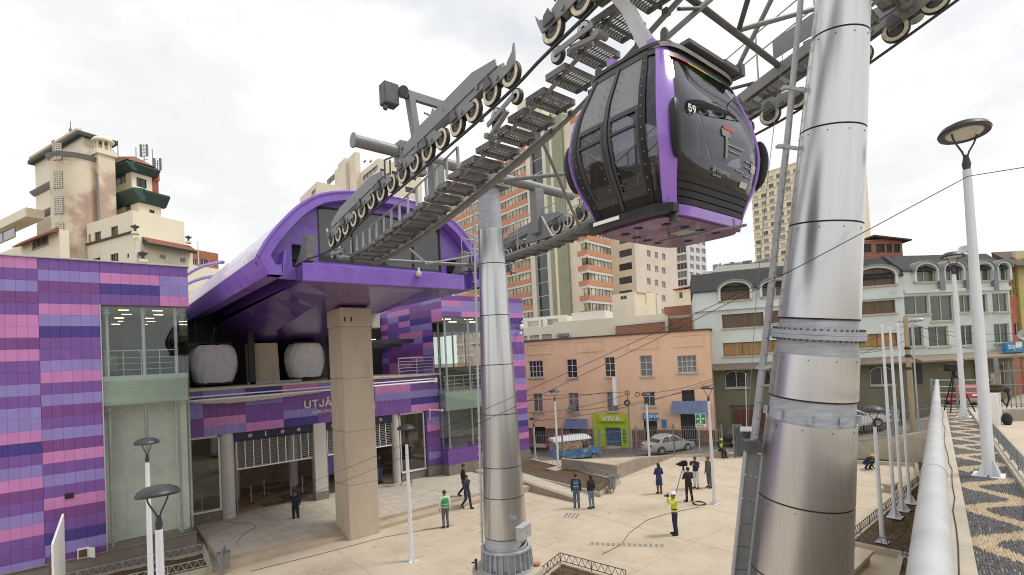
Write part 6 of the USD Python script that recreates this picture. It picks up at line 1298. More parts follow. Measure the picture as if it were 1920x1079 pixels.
F = Fac(atd(1200, 615, 49), -65); t = Thing('brick_wall', 'low red brick parapet wall behind the salmon roof', 'wall', F.pt(0, 5)); P = Polygon([F.uz(*p) for p in ((1154, 612), (1246, 603), (1246, 635), (1154, 635))]); q = MB(); F.prism(q, P, -.3, 0); t.add('wall', q, 'brick_courses')
q = MB(); p0, p1 = F.uz(1154, 611), F.uz(1246, 602); q.bar(F.pt(p0[0], p0[1], -.15), F.pt(p1[0], p1[1], -.15), .4, .14); t.add('coping', q, 'white_band')
bb = corner_block('brick_building', 'unplastered red brick building with a grey corner post behind the salmon building', (1305, 600), 50, -65, 25, 1246, 1322, 571, 'brick_courses', z0=-1)
q = MB(); bb.Fl.box(q, -.35, 5, .02, bb.zt + .5, -.2, .03); bb.Fl.box(q, bb.ul, bb.zt - 1.2, 0, bb.zt - .95, -.2, .03); bb.add('concrete_frame', q, 'kerb_concrete')
an_ = corner_block('annex', 'cream annex with an open stair loggia below the beige tower', (1190, 570), 84, -88, 8, 1148, 1238, 547, 'cream_wall', z0=-1, wl=[(1163, 555, 1175, 562)], wr=[(1193, 549, 1212, 572), (1216, 550, 1232, 590)])
fill(an_, an_.Fl, an_.rl, 'dark_pane', 2); fill(an_, an_.Fr, an_.rr, 'yellow_wall', 1, 1, None)
th_ = corner_block('house', 'tan house with a red tin roof between the white tower and the mint block', (1308, 570), 72, -75, 15, 1268, 1333, 540, 'yellow_wall', z0=-1, wl=[(1273, 548, 1280, 560), (1272, 575, 1280, 590)], wr=[(1312, 560, 1318, 568)])
fill(th_, th_.Fl, th_.rl, 'dark_pane', 1); fill(th_, th_.Fr, th_.rr, 'dark_pane', 1)
q = MB(); zt = th_.zt; A, B, C_ = th_.Fl.pt(th_.ul - .3, zt, .3), th_.Fl.pt(.3, zt + .3, .3), th_.Fr.pt(th_.ur + .3, zt + .6, .3); q.add([A, B, C_, A + (C_ - B)] + [p + V3(0, 0, .15) for p in (A, B, C_, A + (C_ - B))], [[0, 3, 2, 1], [4, 5, 6, 7], [0, 1, 5, 4], [1, 2, 6, 5], [2, 3, 7, 6], [3, 0, 4, 7]]); mat('red_tin', (.30, .06, .04), .6, var=.2); th_.add('roof', q, 'red_tin')
F = Fac(atd(1335, 560, 50), -58); sb_ = Thing('stepped_building', 'beige ledged building with a white roof parapet behind the mint block', 'building', F.pt(0, 0))
a, b = F.uz(1319, 560)[0], F.uz(1480, 540)[0]; zt = F.uz(1340, 508)[1]; rr_ = [F.rect(1330, 515 + 22 * k, 1338, 528 + 22 * k) for k in range(4)]
wall(sb_, F, (a, -1, b, zt), rr_, 'beige_wall'); body(sb_, F, a, b, -1, zt - .1, 8, 'beige_wall'); fill(sb_, F, rr_, 'grey_pane', 1)
for k in range(8): z = zt - .8 - k * 1.1; q = MB(); F.box(q, a, z, b, z + .14, .0, .12); sb_.add('ledge', q, 'beige_wall')
q = MB(); F.prism(q, Polygon([F.uz(1333, 512), F.uz(1480, 498), F.uz(1480, 490), F.uz(1345, 500)]), -2, .2); sb_.add('parapet', q, 'white_band')
q = MB(); rr0 = random.Random(3)
for k in range(26): p = F.uz(1338 + k * 4, 498 - k * .35); F.box(q, p[0], p[1] - .3, p[0] + rr0.uniform(.15, .45), p[1] + rr0.uniform(.0, .3), -1.5, -.6)
sb_.add('roof_clutter', q, 'galvanised', kind='stuff')
# ---------------- houses at the far right
F = Fac(FB_.pt(FB_.uz(1893, 560)[0] + .5, 0, -1.0), -40)
hr = Thing('house', 'orange and yellow house at the right edge beyond the mint block', 'building', F.pt(1, 0)); mat('coral_wall', (0.46, 0.17, 0.10), .85, var=.08); mat('lemon_frame', (0.45, 0.43, 0.16), .7); mat('sand_wall', (0.58, 0.48, 0.30), .85, var=.08)
zt = F.uz(1900, 500)[1]; zc = F.uz(1900, 558)[1]; wnd = [F.rect(1892, 506, 1905, 538), F.rect(1894, 541, 1907, 556)]; wn2 = [F.rect(1902, 605, 1910, 630), F.rect(1908, 648, 1914, 675)]
ur = F.uz(1990, 560)[0]; um = F.uz(1911, 560)[0]
wall(hr, F, (0, zc, um, zt), wnd, 'coral_wall'); wall(hr, F, (0, -.5, um, zc), wn2, 'coral_wall'); wall(hr, F, (um, -.5, ur, zt + 1.2), [], 'sand_wall'); body(hr, F, 0, ur, -.5, zt - .1, 9, 'coral_wall')
fill(hr, F, wnd, 'green_pane', 2, frame='lemon_frame', fw=.12); fill(hr, F, wn2, 'dark_pane', 1)
q = MB(); F.box(q, um - .15, -.4, um + .15, zt + .6, .0, .2); hr.add('pier', q, 'lemon_frame')
q = MB(); q.prism(Polygon([(-1, zt + .2), (.9, zt - .2), (.9, zt - .05), (-1.2, zt + 1.4)]), F.pt(.6, 0), F.n, (0, 0, 1), F.u, 0, ur + .2); hr.add('roof', q, 'roof_edge')
# ---------------- old cream hotel complex at the left
mat('old_cream', (0.56, 0.49, 0.36), .85, ramp=[(0.2, (0.52, 0.43, 0.31)), (0.40, (0.73, 0.67, 0.53)), (0.75, (0.77, 0.72, 0.59))], var=0, scale=.35, bump=.15, detail=9)
mat('peeling_wall', (0.5, 0.4, 0.3), .9, ramp=[(0.30, (0.40, 0.30, 0.25)), (0.44, (0.50, 0.36, 0.28)), (0.52, (0.66, 0.57, 0.44)), (0.75, (0.74, 0.67, 0.53))], var=0, scale=.28, bump=.3, detail=9)
mat('terracotta', (0.24, 0.10, 0.06), .85, var=.3, scale=4, bump=.4); mat('green_eave', (0.028, 0.058, 0.05), .7, var=.2); mat('grey_shutter', (0.20, 0.20, 0.19), .8, var=.2)
mat('red_wall', (0.33, 0.07, 0.05), .8, var=.15); mat('ochre_wall', (0.45, 0.22, 0.05), .8, var=.1)
hb = corner_block('hotel_block', 'cream corner block with an urn at its corner, over the left purple wing', (250, 440), 56, -66, 28, 163, 346, 394, 'old_cream', z0=-2,
    wl=[(166, 440, 170, 456), (177, 435, 189, 453), (208, 425, 221, 446), (175, 484, 188, 500), (207, 476, 222, 500), (238, 476, 242, 484)], wr=[])
fill(hb, hb.Fl, hb.rl, ('dark_pane', 'curtain_brown', 'curtain_brown', 'dark_pane', 'dark_pane', 'dark_pane'), 3, frame='frame_wood')
F = hb.Fl; a, b = F.uz(163, 461), F.uz(250, 437); q = MB(); q.prism(Polygon([(a[0], a[1]), (b[0], b[1] ), (b[0], b[1] + .2), (a[0], a[1] + .2)]), F.p0, F.u, (0, 0, 1), F.n, 0, .18); hb.add('string_course', q, 'roof_edge')
hb2 = corner_block('hotel_block', 'lowest cream block with small square windows and a tiled green eave, left of the canopy', (256, 470), 53.5, -66, 28, 246, 361, 445, 'old_cream', z0=-2, wl=[], wr=[(299, 478, 311, 486), (338, 484, 348, 493), (275, 480, 276, 481)])
fill(hb2, hb2.Fr, hb2.rr[:2], 'grey_pane', 2)
F = hb2.Fr; q = MB(); q.prism(Polygon([(-.1, hb2.zt - .5), (1.0, hb2.zt - .9), (1.0, hb2.zt - .65), (-.1, hb2.zt + .1)]), F.pt(.6, 0), F.n, (0, 0, 1), F.u, 0, hb2.ur - .8); hb2.add('eave', q, 'green_eave')
for k in range(24): q = MB(); u0 = .6 + k * (hb2.ur - .8) / 24; q.bar(F.pt(u0 + .12, hb2.zt - .62, 1.08), F.pt(u0 + .12, hb2.zt + .16, -.1), .17, .12); hb2.add('roof_tile', q, 'terracotta')
def urn(c, k, lab):
    t = Thing('urn', lab, 'urn', c); q = MB(); q.lathe([(0, 0), (.28 * k, 0), (.2 * k, .1 * k), (.1 * k, .25 * k), (.18 * k, .4 * k), (.45 * k, .62 * k), (.5 * k, .72 * k), (.3 * k, .74 * k), (.1 * k, .9 * k), (0, 1.1 * k)], c, n=18); t.add('bowl', q, 'galvanised_dark', smooth=50); q = MB(); q.cbox(c[0] - .4 * k, c[1] - .4 * k, c[2] - .35 * k, c[0] + .4 * k, c[1] + .4 * k, c[2], .03); t.add('pedestal', q, 'old_cream')
urn(F.pt(.3, F.uz(265, 478)[1] - .6, .5), .95, 'grey stone urn on the cornice in front of the lowest cream block')
urn(F.pt(-.2, F.uz(249, 437)[1] + .1, .2), .8, 'grey stone urn on the corner between the two cream blocks')
urn(F.pt(hb2.ur - .6, F.uz(349, 453)[1], .2), .7, 'grey stone urn at the right end of the tiled green eave')
rb = corner_block('rear_block', 'weathered red brick wing at the right end of the old hotel, beside the canopy roof', (356, 480), 60, -66, 28, 350, 409, 466, 'brick', z0=-2, wl=[], wr=[(362, 486, 370, 497), (376, 486, 390, 497), (396, 489, 405, 500)])
fill(rb, rb.Fr, rb.rr, 'dark_pane', 2)
q = MB(); F = rb.Fr; F.box(q, .0, -2, rb.ur, F.uz(380, 485)[1] - 1.0, .0, .12); rb.add('lower_wall', q, 'old_cream')
single('lightning_rod', 'thin white pole in front of the red brick wing', 'pole', MB().tube(hb2.Fr.pt(hb2.ur + .4, F.uz(361, 500)[1], .4), hb2.Fr.pt(hb2.ur + .4, F.uz(361, 456)[1], .4), .05), 'white_paint', True)
# square stair tower with hipped tile roof, round bay and pier
c = atd(158, 400, 62); tw = corner_block('hotel_tower', 'old cream hotel tower with a hipped tile roof and a peeling round bay', (158, 400), 62, -70, 22, 68, 210, 272, 'old_cream', z0=-2, wl=[(95, 262, 100, 268)], wr=[])
Fl, Fr, zt = tw.Fl, tw.Fr, tw.zt; zt2 = Fl.uz(150, 259)[1]
wl3 = [Fl.rect(x, 263, x + 5, 269) for x in (94, 103, 112)]
wall(tw, Fl, (tw.ul, zt, 0, zt2), wl3, 'old_cream', name='upper_wall'); q = MB(); Fl.box(q, tw.ul + .1, zt, -.1, zt2, -tw.ur, -.31); tw.add('upper_body', q, 'old_cream')
fill(tw, Fl, wl3, 'dark_pane', 1)
for yy in (277, 345, 394):
    z = Fl.uz(100, yy)[1]; q = MB(); q.prism(Polygon([(.0, z - .5), (.35, z - .25), (.55, z), (.55, z + .12), (0, z + .18)]), Fl.pt(tw.ul - .4, 0), Fl.n, (0, 0, 1), Fl.u, 0, (-tw.ul * .55 if yy > 300 else -tw.ul) + .4); tw.add('cornice', q, 'grey_shutter' if yy > 300 else 'old_cream')
A = [Fl.pt(tw.ul - .6, zt2, .6), Fl.pt(.6, zt2, .6), Fl.pt(.6, zt2, -tw.ur - .6), Fl.pt(tw.ul - .6, zt2, -tw.ur - .6)]; ctr = sum(A) / 4
q = MB(); q.add(A + [p + V3(0, 0, .35) for p in A], [[0, 3, 2, 1], [4, 5, 6, 7], [0, 1, 5, 4], [1, 2, 6, 5], [2, 3, 7, 6], [3, 0, 4, 7]]); tw.add('eave', q, 'green_eave')
apex = ctr + V3(0, 0, Fl.uz(113, 240)[1] - zt2 + .3)
for i in range(4):
    p, r = A[i] + V3(0, 0, .352), A[(i + 1) % 4] + V3(0, 0, .352); n = 22
    q = MB()
    for k in range(n):
        f0, f1 = k / n, (k + 1) / n; m0, m1 = p + (r - p) * f0, p + (r - p) * f1; mid = (m0 + m1) / 2; tip = 1 - abs((f0 + f1) / 2 - .5) * 2
        up_a = mid + (apex - (p + r) / 2) * tip * .98
        q.add([m0, m1, up_a + (m1 - m0) * .5, up_a - (m1 - m0) * .5, (m0 + m1) / 2 + V3(0, 0, .14), up_a + V3(0, 0, .14)], [[0, 1, 4], [1, 2, 5], [1, 5, 4], [2, 3, 5], [3, 0, 4], [3, 4, 5]])
    tw.add('roof_slope', q, 'terracotta')
q = MB(); q.lathe([(.3, -.4), (.15, 0), (.22, .2), (.06, .5), (.03, 1.4), (0, 1.5)], apex, n=12); tw.add('finial', q, 'grey_shutter', smooth=50)
# round bay
cb_ = atd(148, 400, 62.0) * V3(1, 1, 0); ztb = float(atd(148, 288, 59.6)[2]); Rb = 2.55
q = MB(); q.lathe([(Rb, -2), (Rb, ztb)], cb_, n=56); tw.add('round_bay', q, 'peeling_wall', smooth=50)
q = MB(); q.lathe([(Rb, ztb - .3), (Rb + .25, ztb), (Rb + .35, ztb + .25), (Rb * .4, ztb + .9), (0, ztb + 1.0)], cb_, n=56); tw.add('bay_roof', q, 'grey_shutter', smooth=30)
for yy in (313, 364, 410, 457):
    d = unit(ray(120, yy)[:2]); perp = V3(-d[1], d[0], 0); ang = math.asin(28 / 965 * 62 / Rb); pt = cb_ + (-V3(d[0], d[1], 0) * math.cos(ang) + perp * math.sin(ang)) * Rb; z = float(pt[2] + Fl.uz(148, yy)[1]); nrm = unit(pt - cb_); tg = np.cross([0, 0, 1], nrm)
    q = MB(); q.obox(V3(pt[0], pt[1], z + .6), [tg, nrm, V3(0, 0, 1)], (.55, .05, 1.0)); pth = tw.add('shutter', q, 'grey_shutter'); q = MB()
    for k in range(9): q.obox(V3(pt[0], pt[1], z - .3 + k * .22) + nrm * .06, [tg, nrm, V3(0, 0, 1)], (.5, .02, .05))
    for k in range(4): q.obox(V3(pt[0], pt[1], z + .6) + nrm * .06 + tg * (-.45 + k * .3), [tg, nrm, V3(0, 0, 1)], (.03, .025, .95))
    tw.add('slats', q, 'old_cream', parent=pth)
# pier with belvedere
pc = atd(197, 400, 62.3); zp = atp(197, 293, pc, Fl.n)[2]; q = MB(); q.obox(V3(pc[0], pc[1], (zp - 2) / 2), [Fl.u, Fl.n, V3(0, 0, 1)], (.85, .85, (zp + 2) / 2)); tw.add('pier', q, 'peeling_wall')
q = MB(); q.obox(V3(pc[0], pc[1], zp + .3), [Fl.u, Fl.n, V3(0, 0, 1)], (1.05, 1.05, .3)); tw.add('pier_cap', q, 'old_cream')
q = MB()
for k in range(8): a = k * math.pi / 4; q.tube((pc[0] + .75 * math.cos(a), pc[1] + .75 * math.sin(a), zp + .6), (pc[0] + .75 * math.cos(a), pc[1] + .75 * math.sin(a), zp + 1.75), .11, n=8)
tw.add('belvedere_columns', q, 'old_cream'); q = MB(); q.lathe([(.7, zp + 1.72), (1.12, zp + 1.75), (1.15, zp + 1.9), (.85, zp + 2.25), (.4, zp + 2.5), (.1, zp + 2.6), (.05, zp + 2.8), (0, zp + 2.9)], (pc[0], pc[1], 0), n=24); tw.add('belvedere_dome', q, 'old_cream', smooth=40)
p0 = atd(184, 400, 60.6); q = MB(); q.tube(V3(p0[0], p0[1], 8), V3(p0[0], p0[1], atp(183, 325, p0, Fl.n)[2]), .10, n=8); tw.add('downpipe', q, 'grey_shutter', smooth=50)
# right wing with green eaves, stepping back
rw_ = corner_block('hotel_wing', 'old hotel wing with two dark green eaves stepping down, right of the round bay', (262, 400), 63, -66, 28, 200, 302, 360, 'old_cream', z0=-2, wl=[(214, 373, 227, 393), (234, 376, 245, 395)], wr=[(264, 388, 275, 396), (280, 394, 290, 400)])
fill(rw_, rw_.Fl, rw_.rl, 'grey_pane', 2, frame='frame_dark'); fill(rw_, rw_.Fr, rw_.rr, 'dark_pane', 2, frame='frame_dark')
for F, a, b in ((rw_.Fl, rw_.ul, .9), (rw_.Fr, 0, rw_.ur + .5)):
    z = rw_.zt; q = MB(); q.prism(Polygon([(-.2, z - 1.3), (.3, z - 1.2), (1.1, z - .1), (1.1, z + .12), (-.2, z + .3)]), F.pt(a, 0), F.n, (0, 0, 1), F.u, 0, b - a); rw_.add('eave', q, 'green_eave')
rw2 = corner_block('hotel_wing', 'upper set back storey of the old hotel with a tiled roof and dark green eave', (247, 340), 65.5, -66, 28, 200, 285, 312, 'old_cream', z0=-2, wl=[(213, 326, 236, 347)], wr=[(256, 335, 275, 352)])
fill(rw2, rw2.Fl, rw2.rl, 'grey_pane', 2, frame='frame_dark'); fill(rw2, rw2.Fr, rw2.rr, 'dark_pane', 2, frame='frame_dark')
for F, a, b in ((rw2.Fl, rw2.ul, .8), (rw2.Fr, 0, rw2.ur + .5)):
    z = rw2.zt; q = MB(); q.prism(Polygon([(-.2, z - .7), (.3, z - .6), (1.0, z + .1), (1.0, z + .3), (-.2, z + .5)]), F.pt(a, 0), F.n, (0, 0, 1), F.u, 0, b - a); rw2.add('eave', q, 'green_eave')
F = rw2.Fl; A = [F.pt(rw2.ul, rw2.zt + .5, .9), F.pt(.8, rw2.zt + .5, .9), F.pt(.8, rw2.zt + .5, -rw2.ur), F.pt(rw2.ul, rw2.zt + .5, -rw2.ur)]; rp_ = [(A[0] + A[3]) / 2 + V3(0, 0, 2.3), (A[1] + A[2]) / 2 + V3(0, 0, 1.2) - F.u * 1.5]
q = MB(); q.add(A + rp_, [[0, 1, 5], [0, 5, 4], [1, 2, 5], [2, 3, 4], [2, 4, 5], [3, 0, 4]]); rw2.add('roof', q, 'terracotta')
hr2 = corner_block('roof_house', 'ochre and red roof house with white windows at the top right of the old hotel', (283, 340), 68, -66, 28, 240, 297, 322, 'red_wall', z0=-2, wl=[], wr=[(285, 340, 290, 351), (291, 342, 295, 352)])
fill(hr2, hr2.Fr, hr2.rr, 'grey_pane', 1); q = MB(); hr2.Fl.box(q, hr2.ul, hr2.zt, -1.0, hr2.zt + 1.2, -1.2, -.2); hr2.add('roof_room', q, 'ochre_wall')
q = MB(); hr2.Fr.box(q, -.1, hr2.zt - 1.0, hr2.ur + .1, hr2.zt + .1, .002, .12); hr2.add('fascia', q, 'red_wall')
# antennas
for i, (px, y0, y1, t_, lab) in enumerate(((213, 305, 281, 66, 'thin antenna leftmost above the tiled roof'), (222, 310, 263, 66, 'tall thin whip antenna above the tiled roof'), (256, 320, 276, 68, 'thin whip antenna left of the lattice antenna'), (287, 330, 279, 69, 'tall thin whip antenna near the red roof house'), (271, 318, 270, 68, 'bushy mobile phone antenna with panels on the ochre roof room'), (296, 332, 300, 69, 'panel antenna at the right end of the red roof house'))):
    a, b = atd(px, y0, t_), atd(px, y1, t_); t = Thing('antenna', lab, 'antenna', a); q = MB(); q.tube(a, V3(a[0], a[1], b[2]), .05, n=6); t.add('pole', q, 'galvanised')
    if i >= 4:
        q = MB(); h = b[2] - a[2]
        for k in range(5): q.bar(a + V3(0, 0, h * (.35 + .14 * k)) - RT * .5, a + V3(0, 0, h * (.4 + .14 * k)) + RT * .5, .05, .05)
        for dx in (-.4, .4): q.obox(a + V3(0, 0, h * .75) + RT * dx, [RT, FW, V3(0, 0, 1)], (.12, .08, .8))
        t.add('panels', q, 'galvanised')
# low left part of the hotel
lo = corner_block('hotel_block', 'low cream part of the old hotel at the left edge with a small tiled canopy', (112, 450), 58, -70, 22, -60, 130, 430, 'old_cream', z0=-2, wl=[(60, 442, 91, 464), (-40, 440, 26, 459)], wr=[])
fill(lo, lo.Fl, lo.rl, 'grey_pane', 3, frame='frame_dark', sill='kerb_concrete')
F = lo.Fl; a, b = F.uz(40, 430), F.uz(110, 430); q = MB(); q.prism(Polygon([(0, 0), (.9, -.35), (.9, -.2), (0, .55)]), F.pt(a[0], lo.zt - .2), F.n, (0, 0, 1), F.u, 0, b[0] - a[0]); lo.add('canopy', q, 'terracotta')
r = F.rect(-60, 416, 45, 432); q = MB(); F.box(q, r[0], r[1], r[2], r[3], -2, -.2); lo.add('upper_storey', q, 'old_cream')
# ============================================================ STREET FURNITURE
def lamp(base, h, lab, yaw=0.0, tilt=0.0, group=None):
    b = np.asarray(base, float); t = Thing('street_lamp', lab, 'street lamp', b, group=group)
    q = MB(); q.cbox(b[0] - .2, b[1] - .2, b[2] + .002, b[0] + .2, b[1] + .2, b[2] + .022, .004); t.add('base_plate', q, 'pole_white')
    for k in range(4):
        a = yaw + k * math.pi / 2; d = V3(math.cos(a), math.sin(a), 0); q = MB(); q.prism(Polygon([(.06, .02), (.26 if False else .2, .022), (.075, .30), (.06, .30)]), b, d, (0, 0, 1), V3(-d[1], d[0], 0), -.006, .006); t.add('gusset', q, 'pole_white')
        a += math.pi / 4; q = MB(); c = b + V3(math.cos(a), math.sin(a), 0) * .21; q.tube(c + V3(0, 0, .022), c + V3(0, 0, .055), .014, n=6); t.add('anchor_bolt', q, 'galvanised')
    q = MB(); q.lathe([(.082, .022), (.076, h * .5), (.058, h - .02), (.05, h), (0, h)], b, n=20); t.add('pole', q, 'pole_white', smooth=40)
    q = MB(); q.lathe([(.055, -.03), (.05, .02), (.062, .08), (.035, .22), (.03, .24), (0, .24)], b + V3(0, 0, h), n=16); t.add('neck', q, 'lamp_dark', smooth=40)
    ca, sa = math.cos(yaw), math.sin(yaw); hd = b + V3(0, 0, h)
    for sg in (-1, 1):
        P = [hd + V3(ca * r * sg, sa * r * sg, z) for r, z in ((.02, .2), (.06, .30), (.14, .42), (.19, .52), (.21, .62))]; q = MB(); q.path(P, .014, 8); t.add('arm', q, 'lamp_dark', smooth=50)
    ax = unit((tilt * math.cos(yaw + 1), tilt * math.sin(yaw + 1), 1)); c = hd + V3(0, 0, .61)
    q = MB(); q.lathe([(0, .0), (.26, -.005), (.335, -.03), (.35, .01), (.31, .08), (.19, .145), (.07, .165), (0, .17)], c, ax, 32); t.add('shade', q, 'lamp_dark', smooth=35)
    q = MB(); q.lathe([(0, -.028), (.23, -.026), (.25, -.006)], c, ax, 28); t.add('lens', q, 'lamp_lens', smooth=40)
    return t
def lampat(base, top_px, lab, **k):
    b = np.asarray(base, float); d = ray(*top_px); tt = math.hypot(b[0], b[1]) / math.hypot(d[0], d[1]); lamp(b, float((CAM + d * tt)[2] - b[2]), lab, **k)
lampat(wk(11.4, -.55), (1813, 318), 'tall white lamp with a dark dish shade, the nearest one in the pebble mosaic', yaw=-.7, tilt=.12)
lampat(wk(23.4, -.60), (1785, 515), 'white lamp with a dark dish shade at the far end of the pebble mosaic', yaw=-.7, tilt=.05)
lampat(atz(772, 1052), (765, 833), 'short white lamp standing on the plaza just right of the concrete pillar', yaw=2.2)
lampat(atz(1340, 945), (1327, 752), 'white lamp with a slanting dish shade beside the camera crew', yaw=-.7, tilt=.1)
lampat(atz(1047, 885), (1040, 752), 'white lamp standing on a pale slab in the planted bed before the blue bus', yaw=-.7)
lampat(atz(1218, 862), (1213, 757), 'white lamp inside the street fence by the silver car', yaw=-.7)
lampat(atz(1004, 862), (985, 802), 'small far lamp at the corner of the right purple wing', yaw=-.7)
lampat(atz(1655, 1017, .2), (1637, 800), 'shorter white lamp in the bed at the near end of the row of flagpoles', yaw=-.7)
b1, b2 = atz(276, 867, 5.0), atz(298, 992, 5.0)
lamp(V3(b1[0], b1[1], .1), 4.9, 'white lamp with a heart shaped bracket seen edge on before the tall corner window', yaw=-1.0, tilt=.0)
lamp(V3(b2[0], b2[1], 0), 5.0, 'nearest white lamp at the lower left, its grey dish shade seen from above', yaw=.6, tilt=.12)
# flagpoles
for px, top, lab in (((1678, 970), (1650, 613), 'white flagpole, leftmost of the three bare poles'), ((1692, 957), (1665, 617), 'white flagpole, middle one of the three bare poles'), ((1706, 943), (1688, 610), 'white flagpole, rightmost of the three bare poles')):
    b = atz(*px, .2); d = ray(*top); tt = math.hypot(b[0], b[1]) / math.hypot(d[0], d[1]); h = float((CAM + d * tt)[2] - .2)
    t = Thing('flagpole', lab, 'flagpole', b); q = MB(); q.cbox(b[0] - .26, b[1] - .26, .18, b[0] + .26, b[1] + .26, .23, .01); t.add('base_plate', q, 'pole_white')
    for k in range(4): a = k * math.pi / 2 + .3; dd = V3(math.cos(a), math.sin(a), 0); q = MB(); q.prism(Polygon([(.05, .03), (.26, .032), (.06, .42), (.05, .42)]), b, dd, (0, 0, 1), V3(-dd[1], dd[0], 0), -.006, .006); t.add('gusset', q, 'pole_white')
    q = MB(); q.lathe([(.075, .03), (.065, h * .4), (.045, h), (.05, h + .03), (0, h + .06)], b, n=16); t.add('pole', q, 'pole_white', smooth=40)
# ---- fences
def fence(lab, pts, h=2.1, sp=.14, spear=.10, m='fence_grey', posts=None, base_h=.06):
    pts = [np.asarray(p, float) for p in pts]; t = Thing('street_fence', lab, 'fence', pts[0]); bars = MB()
    for a, b in zip(pts[:-1], pts[1:]):
        L_ = np.linalg.norm((b - a)[:2]); n = max(1, int(round(L_ / 2.4))); d = unit((b - a) * V3(1, 1, 0)); pr = V3(-d[1], d[0], 0)
        for i in range(n + (1 if b is pts[-1] else 0)):
            p = a + (b - a) * i / n; q = MB(); q.cbox(p[0] - .045, p[1] - .045, p[2], p[0] + .045, p[1] + .045, p[2] + h + .18, .006); t.add('post', q, m)
        for hh in (base_h + .12, h * .55, h - .22):
            q = MB(); q.bar(a + V3(0, 0, hh), b + V3(0, 0, hh), .045, .025, (0, 0, 1)); t.add('rail', q, m)
        for k in range(int(L_ / sp)):
            p = a + (b - a) * ((k + .5) * sp / L_); w = .010
            bars.obox(p + V3(0, 0, (h + base_h) / 2), [d, pr, V3(0, 0, 1)], (w, w, (h - base_h) / 2))
            v = [p + d * (sx * .02) + pr * (sy * .006) + V3(0, 0, h) for sx in (-1, 1) for sy in (-1, 1)] + [p + V3(0, 0, h + spear)]; bars.add(v, [[0, 2, 4], [2, 3, 4], [3, 1, 4], [1, 0, 4]])
    t.add('bars', bars, m, kind='stuff'); return t
fence('grey spiked bar fence along the street before the blue bus and silver car', [(25.3, 29.4, -.02), (29.35, 25.7, .0), (33.45, 22.05, 0), (34.6, 18.9, 0)], sp=.13)
W0z = lambda f: .45 + 1.5 * f
fence('grey spiked bar fence on the brown wall behind the flagpole bed', [W0 + V3(.1, 0, .45), W0 + (W1 - W0) * .5 + V3(.1, 0, 1.28), W1 + V3(.1, 0, 1.9)], h=1.75)
fence('dark bar fence at the foot of the olive ground floor', [FA.pt(6.5, .9, 2.0), FA.pt(11.2, 1.6, 2.0)], h=1.5, m='fence_dark')
P = [wk(22.0, -1.4), wk(23, -2.2), wk(25.5, -3.4), wk(32, -5.8)]
fence('tall grey spiked fence on the curved wall at the right edge', [p + WN * .34 for p in P], h=1.45, sp=.2)
q = MB()
for a, b in zip(P[:-1], P[1:]):
    d = unit(b - a); q.obox((a + b) / 2 + WN * .1, [d, np.cross(WN, d), WN], (np.linalg.norm(b - a) / 2 + .05, .14, .26))
single('retaining_wall', 'low curved concrete wall under the tall fence at the right edge', 'wall', q, 'wall_concrete')
# folded gate leaves beside the opening
t = Thing('gate', 'folded grey sheet steel gate leaves with pointed tops beside the seated worker', 'gate', (35.6, 18.75, 0))
for k in range(7):
    p = V3(34.9 + k * .055, 18.05 - k * .05, 0); q = MB(); q.prism(Polygon([(-.10, .12), (.10, .12), (.10, 2.15), (0, 2.35), (-.10, 2.15)]), p, unit((.7, .7, 0)), (0, 0, 1), unit((.7, -.7, 0)), 0, .02); t.add('slat', q, 'fence_grey')
q = MB(); q.cbox(34.80, 18.10, 0, 34.92, 18.22, 2.3, .01); t.add('post', q, 'fence_grey')
# low lattice fences round the beds
def low_fence(lab, pts, h=.36, up=V3(0, 0, 1), m='fence_dark', gap=.08, seg=.26):
    pts = [np.asarray(p, float) for p in pts]; t = Thing('bed_fence', lab, 'low fence', pts[0]); lat = MB(); acc = 0
    for a, b in zip(pts[:-1], pts[1:]):
        L_ = np.linalg.norm(b - a); n = max(1, int(round(L_ / 1.3)))
        for i in range(n + (1 if b is pts[-1] else 0)): p = a + (b - a) * i / n; q = MB(); q.tube(p, p + up * (h + .01), .014, n=6); t.add('post', q, m)
        for hh in (gap, h): q = MB(); q.bar(a + up * hh, b + up * hh, .022, .022, up); t.add('rail', q, m)
        k = max(2, int(L_ / seg))
        for i in range(k):
            p0, p1 = a + (b - a) * i / k, a + (b - a) * (i + 1) / k; pm = (p0 + p1) / 2; lat.bar(p0 + up * gap, pm + up * h, .014, .014, up); lat.bar(pm + up * h, p1 + up * gap, .014, .014, up)
    t.add('lattice', lat, m, kind='stuff')
low_fence('pale low lattice fence round the bed below the left wing', [(-3.1, 25.8, .22), (3.68, 25.36, .22), (3.55, 23.3, .22), (-3.1, 24.13, .22)], m='galvanised_pale')
low_fence('dark low lattice fence round the bed behind the couple', [(22.1, 28.4, .22), (21.5, 24, .22), (21.35, 18.86, .22), (24.15, 19.8, .22)], m='fence_grey')
low_fence('pale low lattice fence at the back of the bed before the blue bus', [(24.25, 19.9, .22), (25.2, 28.8, .22)], m='galvanised_pale')
low_fence('dark low lattice fence along the flagpole bed, far section', [(33.1, 7.45, .22), (22.0, 7.15, .22), (22.0, 4.8, .22)])
low_fence('dark low lattice fence in front of the near concrete bench', [(21.6, 5.45, .22), (20.6, 4.5, .22), (15.1, 3.45, .22)])
low_fence('dark low lattice fence round the bed beside the first mast footing', [(11.05, 10.7, .22), (11.27, 13.02, .22), (13.12, 13.65, .22), (13.5, 11.0, .22)])
low_fence('grey low lattice fence along the right side of the pebble mosaic', [wk(3.5, -.95, .035), wk(12, -.95, .035), wk(20.5, -.95, .035)], h=.33, up=WN, m='fence_grey')
